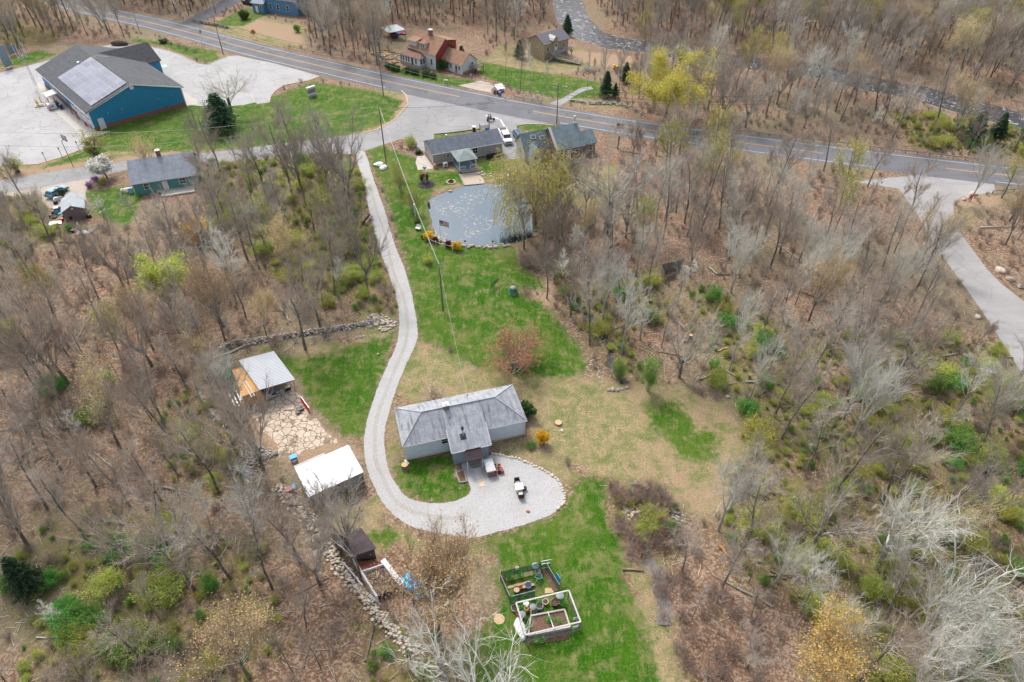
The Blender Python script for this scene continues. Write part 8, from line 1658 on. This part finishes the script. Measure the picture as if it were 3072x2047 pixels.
hero('v2', ('H',740,1470), ('H',720,560), 'very pale fan-shaped tree in the right woods', 1.15); hero('v1', ('H',1030,1050), ('H',1150,330), 'dark double-trunked tree leaning right in the right woods', .8); hero('r0', ('H',1765,1190), ('H',1900,700), 'dark trunk at the right edge by the lane', .7); hero('dead', ('H',370,1255), ('H',420,800), 'pale dead tree in the green brush of the right woods', .7); hero('dead', ('L',1200,1250), ('H',1300,1080), 'pale lichened dead limbs at the right edge', 1.1)
hero('r1', ('G',905,900), ('G',880,-180), 'tallest pale tree behind the spring pool', 1.0); hero('dead', ('G',1030,800), ('G',1080,560), 'pale crooked small dead tree behind the green conifer', .9); hero('f1', ('G',1070,510), ('G',1100,-60), 'slim dark trunk left of the timber ruin', .7); hero('f3', ('G',1185,165), ('C',1200,1000), 'dark trunk behind the timber ruin', .8)
hero('v1', ('G',1365,385), ('C',1480,900), 'two dark stems rising from one root at the timber ruin', .7); hero('dead', ('G',1280,580), ('G',1220,180), 'dark forked stub with one crooked arm by the ruin', .45); hero('r1', ('G',1630,1010), ('G',1660,260), 'slender pale tree at the right edge of the dry lawn', .7); hero('s0', ('G',1410,575), ('G',1445,290), 'leaning bare trunk without branches on the woodland path', .3)
hero('oak0', ('C',800,1580), ('C',760,760), 'large crooked dark oak right of the pond', 1.1); hero('oak0', ('C',600,1250), ('C',560,1000), 'smaller crooked oak in the yard of the slate house', 1.1)
for i,(bx,by,tx,ty,k) in enumerate(((1200,1180,1180,760,'r0'),(1440,1150,1500,800,'f1'),(1600,1250,1690,740,'f3'),(980,1050,960,780,'v1'),(880,1000,860,760,'oak0'),(1130,1560,1100,1000,'r1'),(1330,1500,1350,950,'f2'),(1560,1540,1600,1000,'r0'))): hero(k, ('C',bx,by), ('C',tx,ty), f'bare tree {["left","second","third","fourth","fifth","sixth","seventh","eighth"][i]} of the stand screening the main road right of the slate house', .9)
hero('b3', ('D',650,1400), ('D',740,900), 'olive-yellow budded tree in front of the road at right', 1.05); hero('b1', ('D',1740,1330), ('D',1850,1000), 'yellow-green leafing tree at the right edge by the road', 1.1); hero('b0', ('D',1350,1600), ('H',1420,-20), 'golden budded tree beside the right lane', .8); hero('b3', ('C',1500,1250), ('C',1600,680), 'yellow budded tree right of the big maple', .9)
for i,(bx,by,tx,ty) in enumerate(((130,600,90,260),(225,620,240,200),(300,650,290,280),(605,610,600,430),(675,600,660,330),(790,600,795,260),(880,690,910,220),(720,620,720,380),(410,650,410,400))): hero(('s0','f1','s1','s0','s2','f1','f3','s0','s1')[i], ('C',bx,by), ('C',tx,ty), f'thin roadside tree number {("one","two","three","four","five","six","seven","eight","nine")[i]} from the left before the river cottage', .6, rz=i)
for i,(bx,by,tx,ty) in enumerate(((520,300,330,-140),(900,400,850,-60),(560,240,460,-60))): hero(('v0','b0','v2')[i], ('B',bx,by), ('B',tx,ty), ('large bare tree on the brown slope right of the blue cottage','golden budded tree behind the transformer pole','pale spreading tree beside the blue cottage wall')[i], 1.0)
hero('oak0', ('A',1450,90), ('A',1400,-60), 'dark crooked tree beside the cottage drive at the top', .8); hero('dead', ('D',300,480), ('D',300,30), 'reddish dead tree beside the river', .5)

# evergreens and shrubs with a place of their own
PRO['ev0'] = make_conifer('evergreen_tree', 301, 9, 2.6); PRO['ev1'] = make_conifer('evergreen_tree', 302, 9, 3.0, n=300)
for i,(b_,t_,lb,sx) in enumerate(((('A',1500,880),('A',1450,632),'dark dense evergreen beside the sprawling bare tree',2.0),(('C',800,650),('C',790,480),'dark evergreen among thin trunks at the river cottage walk',1.0),(('C',860,655),('C',840,560),'lighter evergreen in front of the dark one',1.1),(('C',930,560),('C',960,420),'dark evergreen left of the big yellow maple',1.1),(('C',540,230),('C',520,100),'dark evergreen behind the river cottage',1.3),(('D',1540,950),('D',1600,750),'dark green evergreen on the bank above the guard rail',1.3),(('D',1680,960),('D',1740,760),'second dark evergreen above the guard rail',1.2),(('I',230,960),('I',170,740),'deep green pine in the lower left woods',1.0),(('L',1560,250),('L',1540,120),'blue-green evergreen shrub at the right edge',1.0),(('C',220,390),('C',180,270),'dark evergreen left of the river cottage',1.2),(('E',640,1340),('E',620,1290),'small dark evergreen on the left forest floor',1.3),(('C',1320,420),('C',1340,300),'dark evergreen beside the river behind the maple',1.3),(('B',1450,460),('B',1450,310),'dark evergreen behind the red house wing',1.2))):
    hero(f'ev{i%2}', b_, t_, lb, sx, 'evergreen')
def bush(key, seed, H, leaf, nl, ls, tone='twig', kind='shrub', name='shrub', lj=.12, r0=.02): return proto(key, name, seed, H, r0, kind, ('limb','twig',tone), leaf, nl, ls, lj)
bush('for', 401, 2.2, 'forsythia', 9000, .09, 'twig_orange', name='forsythia'); bush('gr', 402, 2, 'bright', 5200, .06, 'twig_olive', lj=.16); bush('gr2', 403, 2, 'green', 5500, .06, 'twig', lj=.16); bush('ol', 404, 2.2, 'olive', 5200, .055, 'twig_olive', lj=.18); bush('lm', 405, 2.2, 'lime', 4200, .055, 'twig_olive', lj=.18)
bush('br', 406, 1.9, None, 0, .1, 'twig_red', name='bramble'); bush('br2', 407, 2.0, None, 0, .1, 'twig', name='bramble'); bush('hd', 408, 1.6, 'hedge', 14000, .08, 'twig_olive', name='hedge_bush', lj=.16); bush('mar', 409, 1.2, 'maroon', 5000, .08, 'twig_red', name='maroon_shrub'); bush('yel', 410, 1.4, 'forsythia', 5200, .09, 'twig_olive', name='golden_shrub'); bush('rho', 411, 2.0, 'hedge', 9000, .12, 'twig', name='rhododendron')
bush('mag', 412, 4.2, 'pink', 2600, .07, 'twig_red', name='blossoming_shrub', r0=.035); bush('cry', 413, 4.8, 'redleaf', 7000, .06, 'twig_red', name='red_twig_shrub', r0=.05); bush('gc', 414, 6, 'green', 11000, .07, 'twig_olive', 'column', 'leafy_tree', .35, .05); bush('olt', 415, 8.5, 'olive', 6500, .07, 'twig_olive', 'column', 'olive_twigged_tree', .3, .05); bush('lil', 416, 1.8, 'lilac', 2600, .09, 'twig', name='lilac_bush'); bush('cyp', 417, 2.2, 'dark', 4200, .06, 'twig', 'column', 'slim_cypress', .06)
def spot(key, pos, w_h, label, sx=1.0, cat='shrub', h=None): p = gz(*pos); heroes.append((p.x,p.y)); return plant(key, p.x, p.y, w_h, None, label, None, cat, sx)
spot('for', ('N',1468,590), 2.3, 'round bright yellow forsythia on the dry lawn beside the ranch house', .75); spot('gr', ('N',1365,635), .9, 'low bright green clump left of the round forsythia', 1.7)
spot('rho', ('N',1320,335), 2.6, 'dark green rhododendron at the right end of the ranch house', .85); spot('mag', ('F',1270,1215), 4.3, 'tan blossoming shrub behind the ranch house', 1.0); spot('cry', ('F',1880,1010) if False else ('G',170,975), 6.2, 'wide red-brown twiggy tree on the bright lawn', 1.8, 'tree')
spot('gc', ('G',1085,1150), 8.2, 'tall feathery bright green tree beside the spring pool', .62, 'tree'); spot('gc', ('G',890,1060), 4.2, 'shorter green bush beside the tall feathery green tree', 1.1); spot('mag', ('G',1450,990), 2.6, 'cream blossoming shrub on the path side of the dry lawn', 1.0)
spot('olt', ('Z',1240,640), 7.5, 'near olive-twigged tree on the lawn left of the pond', 1.2, 'tree'); spot('olt', ('Z',1205,575), 7.5, 'middle olive-twigged tree in the row left of the pond', 1.2, 'tree'); spot('olt', ('Z',1190,540), 6, 'far olive-twigged tree in the row left of the pond', 1.2, 'tree')
for x,y,h,s_,lb,k in ((200,425,1.9,.9,'left golden shrub at the rope fence','yel'),(265,462,1.5,.85,'left maroon shrub inside the rope fence','mar'),(380,492,1.6,.85,'right maroon shrub inside the rope fence','mar'),(455,520,1.9,.9,'right golden shrub beside the rope fence','yel'),(95,262,1.1,1.5,'grey-green low clump below the white birdhouse pole','gr2'),(148,410,1.0,1.2,'grey-green clump behind the left golden shrub','gr2')): spot(k, ('Pd',x,y), h, lb, s_)
spot('rho', ('b4',560,40), .9, 'low dark green clump beside the concrete pad', 1.6); spot('ol', ('B',1110,990), 3.2, 'round brown-green bush at the junction', .95); spot('cyp', ('b4',597,355), 2.4, 'left slim dark cypress in the mulch bed', .8); spot('cyp', ('b4',650,350), 2.6, 'right slim dark cypress in the mulch bed', .8)
spot('lm', ('B',1250,330) if False else ('F',1220,290), 1.8, 'sparse bushes on the lawn beside the lawn utility pole', 1.2); spot('br', ('F',1370,880), 1.1, 'small brown twiggy bush on the lawn edge', 1.3)
hdg = [('Q',x,y) for x,y in ((190,880),(270,905),(360,925),(565,950),(690,985),(760,1000),(920,1030),(970,1035),(1110,1075))]; hl = ['leftmost','second','third','fourth','fifth','sixth','seventh','eighth','rightmost']
for i, h_ in enumerate(hdg): spot('hd', h_, 1.9, f'{hl[i]} clipped bush in the roadside hedge before the red house', 1.0, 'hedge')
spot('rho', ('Q',1310,900), 3.4, 'dark rounded shrub at the red gable corner', .95); spot('hd', ('a3',230,390), 3.3, 'round yellow-green bush on the slope left of the blue cottage', 1.05); spot('gr2', ('B',340,215), 2.6, 'grey-green rounded bush on the brown slope', 1.0); spot('hd', ('A',1100,290), 1.4, 'dark green rounded shrub on the car park island', 1.8); spot('br', ('A',1150,300), 1.2, 'red-brown shrub on the car park island', 1.2)
for i,(x,y) in enumerate(((1200,310),(1250,335),(1310,350))): spot('br2', ('A',x,y), 1.3, f'{("left","middle","right")[i]} brown shrub in the car park island bed', 1.5)
spot('for', ('E',1340,150), 5.0, 'large orange-yellow forsythia in the left woods', .95); spot('lil', ('A',600,1260), 1.6, 'lilac flowering bush below the white blossoming tree', 1.1); spot('lil', ('A',650,1215), 1.4, 'second lilac flowering bush near the white blossom', 1.2); spot('ol', ('A',700,1240), 1.5, 'olive bush beside the lilac flowers', 1.4); spot('ol', ('A',1290,1100), 2.2, 'olive bush at the right end of the teal house', 1.3); spot('cyp', ('A',430,1330), 2.6, 'small dark cypress beside the pale blue wagon', 1.2)
spot('br', ('G',260,300), 2.8, 'dense brown bush at the corner of the pond lawn', 1.6); spot('br2', ('G',350,330), 2.5, 'brown brush right of the pond lawn corner', 1.5)
for i,(x,y,k) in enumerate(((870,330,'br'),(960,330,'br2'),(900,370,'br'),(1100,330,'br'),(1190,360,'br2'),(1150,310,'br'),(920,560,'br2'),(990,620,'br'),(880,520,'br'),(1060,560,'ol'),(1150,560,'br'),(1230,560,'br'),(1050,680,'br2'),(970,720,'br'),(1100,480,'ol'),(1180,640,'br'),(1260,640,'br'))): spot(k, ('K',x,y), 2.3, lab(f'{"red-brown" if k=="br" else "brown" if k=="br2" else "olive"} bramble clump ', *gz("K",x,y)[:2]), 1.35, 'bramble')
print('heroes', len(heroes))

# -- woods
SEE = [([(1430,255),(2353,390),(2353,455),(1480,335)],.65),([(280,345),(440,345),(440,450),(280,450)],.85),([(110,420),(215,420),(215,520),(110,520)],1),([(190,430),(300,430),(300,520),(190,520)],.8),([(0,370),(850,310),(850,360),(0,430)],.55),([(2130,430),(2353,620),(2353,850),(2280,800),(2100,500)],.75),([(520,800),(850,800),(850,1160),(640,1150)],.95),
 ([(1490,560),(1650,560),(1650,690),(1490,690)],.9),([(740,1170),(1010,1190),(1010,1400),(760,1400)],1),([(1210,50),(1470,60),(1450,250),(1090,240)],.85),([(880,50),(1130,50),(1130,210),(880,210)],1),([(1400,80),(1800,110),(2353,180),(2353,280),(1800,180)],.5),([(1390,1090),(1580,1090),(1580,1420),(1460,1400)],.85),([(1350,780),(1560,780),(1560,900),(1350,900)],.85),([(1550,850),(1700,900),(1690,1110),(1560,1110)],.75),([(820,350),(960,350),(980,900),(820,1180)],.85),([(1100,1230),(1460,1150),(1560,1568),(1080,1568)],.95),([(555,-20),(690,-20),(690,60),(555,60)],1),([(850,1150),(1120,1200),(1080,1320),(880,1260)],.9),([(1480,600),(1700,600),(1640,760),(1480,760)],.5)]
SEEP = [(np.array([(x*1.30566,y*1.30566) for x,y in p]), q) for p, q in SEE]
def open_view(P, h=14, seed=71):
    # the photo shows gaps in the wood here: fewer trees stand where their crowns would close them
    r = np.random.default_rng(seed); A = np.array(P); keep = np.ones(len(A))
    for f in (.35,.6,.85):
        uv = np.array([proj((x,y,h*f))[:2] for x, y in P])
        for q, p in SEEP: ins = sdf(q, uv[:,0], uv[:,1]) < 0; keep[ins] = np.minimum(keep[ins], 1-p)
    d = np.full(len(A), 1e9)
    for m in MOSS: d = np.minimum(d, sdf(m, A[:,0], A[:,1]))
    keep[d < -3] *= .6; keep[A[:,1] < 120] *= .85
    u = r.random(len(A)); return [p for p, k, v_ in zip(P, keep, u) if v_ < k]
tr_all = open_view(scatter(1900, -290, 330, 18, 345, 3.6, 1.5, 11, avoid=heroes))
tr_all.sort(key=lambda p: math.hypot(p[0], p[1])); tr_ = tr_all[:300]; rest_ = tr_all[300:]
tr_.sort(key=lambda p: math.hypot(p[0], p[1]))
looks = {'f':'tall brown-twigged','r':'tall grey','v':'fan-shaped','s':'slim'}
cnt = {}
for i, (x, y) in enumerate(tr_):
    right = x > 12; far_ = y > 120; k = rng.random()
    if y < 38 and x > -22 and x < 30: h = rng.uniform(6, 9)
    else: h = rng.uniform(10, 16.5) if not far_ else rng.uniform(12, 18)
    if k < .11: key = f'b{rng.integers(0,4)}'; lk = {'b0':'golden budded','b1':'lime budded','b2':'orange budded','b3':'yellow budded'}[key]; grp = 'budding trees in the woods'
    elif right: key = rng.choice(['r0','r1','r2','r3','f1','f3','f0','v0','f2','f4']); lk = 'pale-limbed bare' if key in ('r1','r3','v2') else 'grey bare'; grp = 'bare trees in the right woods'
    else: key = rng.choice(['f0','f1','f2','f3','f4','v0','v1','r0']); lk = 'brown-twigged bare' if key in ('f0','f2','f4','v1') else 'grey bare'; grp = 'bare trees in the left woods'
    siz = 'towering' if h > 15 else 'tall' if h > 13 else 'mid-sized' if h > 11 else 'low'
    plant(key, x, y, h, None, lab(f'{siz} {lk} tree ', x,y), grp, 'tree', rng.uniform(.85,1.15))
sl_ = open_view(scatter(330, -150, 160, 20, 200, 2.6, 1.0, 12, avoid=heroes+tr_), 9)
for x, y in sl_: h = rng.uniform(6, 12) if not (y < 38 and -22 < x < 30) else rng.uniform(4,7); plant(f's{rng.integers(0,3)}', x, y, h, None, lab(f'slender {"tall" if h > 9 else "short"} sapling ', x,y), 'slender trees in the woods', 'sapling', rng.uniform(.8,1.2))
# far wood beyond the nearest trees: reads as one mass, instanced by ONE object
def merged(key):
    L = []; o = 0; mats = []
    for c in [c for c in bpy.data.objects if c.parent == PRO[key]]:
        me = c.data; V = np.empty(len(me.vertices)*3, np.float32); me.vertices.foreach_get('co', V); n_ = len(me.polygons); F = np.empty(n_*4, np.int32); me.loops.foreach_get('vertex_index', F); mi = np.empty(n_, np.int32); me.polygons.foreach_get('material_index', mi)
        L.append((V.reshape(-1,3), F.reshape(-1,4)+o, mi+len(mats))); o += len(V)//3; mats += list(me.materials)
    ob = np_mesh(key + '_source', np.concatenate([a[0] for a in L]), np.concatenate([a[1] for a in L]), mats, np.concatenate([a[2] for a in L])); COL.objects.unlink(ob); return ob
def gn_scatter(name, keys, pts, hmin, hmax, label, cat, seed=5):
    r = np.random.default_rng(seed); col = bpy.data.collections.new(name + '_sources')
    for i, k in enumerate(keys): m = merged(k); m.name = f'{i:02d}_{name}_source'; col.objects.link(m)
    me = bpy.data.meshes.new(name); P = np.array([(x, y, hz(x,y)) for x, y in pts]); me.vertices.add(len(P)); me.vertices.foreach_set('co', P.astype(np.float32).ravel())
    pick = r.integers(0, len(keys), len(P)); hs_ = np.array([PRO[k]['_h'] for k in keys])[pick]; sc = r.uniform(hmin, hmax, len(P))/hs_
    for nm, ty, val in (('sc','FLOAT',sc),('rot','FLOAT',r.uniform(0,6.28,len(P))),('pick','INT',pick)): at_ = me.attributes.new(nm, ty, 'POINT'); at_.data.foreach_set('value', val)
    o = bpy.data.objects.new(name, me); COL.objects.link(o); tag(o, label, cat, kind='stuff')
    ng = bpy.data.node_groups.new(name, 'GeometryNodeTree'); ng.interface.new_socket('Geometry', in_out='INPUT', socket_type='NodeSocketGeometry'); ng.interface.new_socket('Geometry', in_out='OUTPUT', socket_type='NodeSocketGeometry')
    gi = ng.nodes.new('NodeGroupInput'); go = ng.nodes.new('NodeGroupOutput'); ip = ng.nodes.new('GeometryNodeInstanceOnPoints'); ci = ng.nodes.new('GeometryNodeCollectionInfo'); ci.inputs['Collection'].default_value = col; ci.inputs['Separate Children'].default_value = True; ci.inputs['Reset Children'].default_value = True
    def na(nm, ty): q = ng.nodes.new('GeometryNodeInputNamedAttribute'); q.data_type = ty; q.inputs['Name'].default_value = nm; return q.outputs['Attribute']
    cx_ = ng.nodes.new('ShaderNodeCombineXYZ'); ng.links.new(na('rot','FLOAT'), cx_.inputs[2]); ip.inputs['Pick Instance'].default_value = True
    ng.links.new(gi.outputs[0], ip.inputs['Points']); ng.links.new(ci.outputs[0], ip.inputs['Instance']); ng.links.new(na('pick','INT'), ip.inputs['Instance Index']); ng.links.new(cx_.outputs[0], ip.inputs['Rotation']); ng.links.new(na('sc','FLOAT'), ip.inputs['Scale']); ng.links.new(ip.outputs[0], go.inputs[0])
    md = o.modifiers.new('scatter', 'NODES'); md.node_group = ng; return o
gn_scatter('far_woods', ['f0','f3','f2','r0','r2','v0','b0','s0','f1','r1','s2','b3'], rest_, 12, 20, 'dense grey leafless wood beyond the nearer trees, road and river', 'woods')
# -- undergrowth
sb = scatter(250, -120, 125, 20, 175, 2.1, .3, 21, inside=MOSS, avoid=None)
for x, y in sb:
    key = rng.choice(['gr','gr2','ol','lm','ol','lm','br2','ol']); c_ = {'gr':'bright green','gr2':'mid green','ol':'olive','lm':'yellow-green','br2':'bare brown'}[key]; h = rng.uniform(1.2, 3.2); plant(key, x, y, h, None, lab(f'{c_} undergrowth shrub ', x,y), 'shrubs in the undergrowth', 'shrub', rng.uniform(1.0,1.7))
bb_ = scatter(230, -120, 125, 22, 170, 2.6, .5, 22, avoid=sb)
for x, y in bb_: key = rng.choice(['br','br2','br2']); plant(key, x, y, rng.uniform(.9, 2.2), None, lab(f'{"red-brown" if key=="br" else "grey-brown"} twiggy thicket ', x,y), 'twiggy thickets on the forest floor', 'thicket', rng.uniform(1.1,1.9))
for k,x,y,n_,key,sp_ in (('I',560,1180,9,'gr',140),('I',1100,700,6,'gr',110),('I',960,1330,7,'gr2',130),('I',820,700,4,'gr',60),('E',350,1130,3,'gr',40),('E',730,1090,2,'gr2',40),('E',630,1330,3,'gr2',50),('E',720,1235,1,'gr',5),('H',150,850,4,'gr',70),('H',1390,1110,4,'gr',70),('H',1440,1490,4,'gr',60),('L',1500,80,4,'gr',100),('L',1650,380,5,'lm',90),('I',120,920,3,'gr',60),('G',1530,1090,2,'ol',40)):
    for i in range(n_): p = gz(k, x+rng.normal()*sp_*.6, y+rng.normal()*sp_*.4); plant(key, p.x, p.y, rng.uniform(1.4,2.8), None, lab(f'vivid green spreading shrub ', p.x,p.y), 'vivid green shrubs', 'shrub', rng.uniform(1.2,1.8))
BRAM = [Mp(p) for p in [[(1470,1290),(1540,1280),(1600,1330),(1740,1400),(1760,1700),(1600,1700),(1540,1500)],[(1395,1100),(1540,1100),(1560,1180),(1570,1260),(1450,1270)],[(1180,565),(1270,560),(1260,630),(1200,620)]]]
bz = scatter(130, -20, 40, 18, 120, 1.4, -30, 61, inside=BRAM)
for x, y in bz: key = rng.choice(['br','br','br2']); plant(key, x, y, rng.uniform(1.4, 2.4), None, lab(f'{"red-brown" if key=="br" else "brown"} bramble clump ', x, y), 'brambles by the stream', 'bramble', rng.uniform(1.2,1.7))
# fallen logs and a scatter of dead branches
for i,(k,a1_,b1_,r_,lb,mt) in enumerate((('E',(1380,950),(1720,830),.16,'long pale fallen log above the container','stone_pale'),('H',(860,535),(1000,550),.2,'pale fresh log lying in the right woods','log_end'),('H',(830,395),(1090,470),.3,'thick dark fallen trunk in the right woods','log'),('H',(1100,960),(1450,905),.12,'long thin pale fallen branch right of the double trunk','lichen_wood'),('H',(10,1095),(185,1095),.14,'pale fallen stem at the edge of the green brush','lichen_wood'),('G',(1550,885),(1620,860),.12,'pale split log on weeds by the slender tree','log_end'),('G',(1320,830),(1370,800),.2,'cut log beside the orange-topped stump','log'),('G',(1280,670),(1330,745),.12,'pale rotten log by the woodland path','lichen_wood'),('W',(765,260),(860,350),.16,'pale split log right of the ruin','lichen_wood'),('W',(870,350),(1010,345),.16,'dark log lying right of the ruin','log'),('J',(1100,1460),(1170,1560),.25,'silver fallen log at the bottom by the stone wall','lichen_wood'),('L',(165,850),(360,850),.14,'fallen log above the golden tree','log'),('L',(190,825),(290,880),.13,'crossed fallen log above the golden tree','log'),('I',(1100,260),(1260,290),.14,'pale fallen stem on the mossy slope','lichen_wood'),('I',(1200,640),(1450,600),.1,'long pale branch in the lower left woods','lichen_wood'),('I',(220,1175),(400,1080),.09,'white dead branch over the green shrubs','limb'),('I',(250,1275),(455,1265),.09,'second white dead branch below the green shrubs','limb'),('E',(520,1290),(740,1155),.1,'thin straight fallen pole on the leafy clearing','wood'),('G',(1430,1075),(1590,1000),.13,'log in the brush heap at the lawn edge','lichen_wood'),('G',(1590,1110),(1680,1100),.1,'branch beside the brush heap','lichen_wood'),('K',(1560,650),(1670,780),.2,'rotten orange-brown log in the weeds','rotten'),('K',(905,820),(1060,820),.14,'reddish plank bridge lying at the stream','redplank'),('K',(1420,860),(1440,780),.06,'thin straw-coloured stick in the weeds','wood_new'),('b3',(90,110),(130,370),.22,'pale trunk leaning beside the rock heap','lichen_wood'),('b3',(70,240),(80,370),.15,'second leaning trunk beside the rock heap','lichen_wood'),('C',(960,1440),(1130,1370),.14,'pale log in the trees behind the pond','stone_pale'),('C',(870,1445),(940,1440),.14,'short pale log in the trees behind the pond','stone_pale'),('F',(450,545),(560,548),.08,'pale fallen stem crossing the driveway woods','lichen_wood'),('F',(230,600),(300,690),.14,'pale fallen trunk above the stone wall','lichen_wood'))):
    M_.setdefault('limb', B_['limb_pale']); M_.setdefault('rotten', plain('rotten_wood',(.4,.2,.07),.9,.3)); M_.setdefault('redplank', plain('red_plank',(.35,.2,.16),.9,.3)); log(k, *a1_, *b1_, r_, lb, mt)
rr = random.Random(77)
lg = scatter(60, -110, 110, 25, 150, 5, 3.5, 33)
for x, y in lg:
    a_ = rr.uniform(0,3.14); L_ = rr.uniform(2.5,8); r_ = rr.uniform(.07,.17); mb = MB(); mb.chain([(math.cos(a_)*L_*t/4+rr.uniform(-.1,.1), math.sin(a_)*L_*t/4+rr.uniform(-.1,.1), r_*.9) for t in range(5)], [r_*(1-.14*t) for t in range(5)], 6); one('fallen_log', mb, M_['lichen_wood'] if rr.random() < .6 else M_['log'], lab(f'fallen {"long" if L_>5 else "short"} log ', x,y), 'log', (x,y,hz(x,y)), 'fallen logs on the forest floor')
PB = scatter(5200, -190, 220, 20, 300, 1.5, .2, 51); PM = scatter(2200, -130, 130, 20, 180, 1.2, .1, 52, inside=MOSS)
gn_scatter('brush', ['br','br2','br2'], PB, .5, 1.7, 'low brown and grey twiggy brush over the forest floor', 'brush', 6)
gn_scatter('green_brush', ['ol','lm','gr2','ol','br2'], PM, .4, 1.5, 'low olive leafing brush over the mossy floor', 'brush', 7)
r = np.random.default_rng(9); N = 26000; X = r.uniform(-150,150,N); Y = r.uniform(22,190,N); ok = clear_dist(X,Y) > .4; X, Y = X[ok], Y[ok]; n_ = len(X); a = r.uniform(0,np.pi,n_); L = r.uniform(.3,1.9,n_)*(.6+.4*r.random(n_)); z = hz_np(X,Y)+.03+.1*r.random(n_)
A = np.stack([X,Y,z],-1); Bp = A + np.stack([np.cos(a)*L, np.sin(a)*L, r.normal(size=n_)*.12+.05],-1); rad = r.uniform(.012,.04,n_); V, F = prisms(A, Bp, rad, rad*.5, 3); o = np_mesh('fallen_branches', V, F, B_['twig_pale']); tag(o, 'dead sticks and branches strewn over the leaf litter', 'branches', kind='stuff')
# low green weeds: small leaf clumps over mossy ground and lawn margins
def weeds(name, polys, N, leafmat, label, seed, size=.09, hmax=.35, soft=0.0, clear=None):
    r = np.random.default_rng(seed); P = np.concatenate([np.array(p) for p in polys]); X = r.uniform(P[:,0].min(),P[:,0].max(),N*4); Y = r.uniform(max(20,P[:,1].min()),P[:,1].max(),N*4); d = np.full(X.shape, 1e9)
    for p in polys: d = np.minimum(d, sdf(p, X, Y))
    ok = d < soft
    if clear is not None: ok &= clear_dist(X, Y) > clear
    # clumping: keep where a coarse random field is high
    gx = np.sin(X*.9+seed)*np.cos(Y*.8-seed)+np.sin(X*.31+2*seed)*np.sin(Y*.37)+r.normal(size=len(X))*.35; ok &= gx > .15; X, Y = X[ok][:N], Y[ok][:N]; n_ = len(X); k = 5
    C = np.repeat(np.stack([X,Y,hz_np(X,Y)+.05],-1), k, 0); C[:,2] += r.random(len(C))*hmax; V, F = leaves(C, size, r, .14); o = np_mesh(name, V, F, leafmat); tag(o, label, 'weeds', kind='stuff')
weeds('undergrowth', MOSS, 26000, Lf['olive'], 'low olive undergrowth over the mossy forest floor', 3, .1, .5, 2, .3)
weeds('green_weeds', MOSS+[TANS[0],TANS[4]], 7000, Lf['bright'], 'bright green weeds dotted over rough ground', 4, .09, .2)
for nm, lb, pts in (('bed_plants','leafy plants growing in the garden beds',((300,400),(450,360),(470,380),(690,375),(730,450),(900,1040),(890,1060),(1110,760),(1090,800),(740,760),(1035,1050),(700,1350),(810,1350),(480,860),(590,1150),(330,400),(290,400))),):
    C = np.array([list(g('S',*p)) for p in pts]); C = np.repeat(C, 90, 0); rr_ = np.random.default_rng(8); C[:,2] += .35+rr_.random(len(C))*.3; V, F = leaves(C, .08, rr_, .2); o = np_mesh(nm, V, F, Lf['bright']); tag(o, lb, 'plants', kind='stuff')
for o in list(bpy.data.objects):
    if '_h' in o: del o['_h']
print('objects', len(bpy.data.objects))
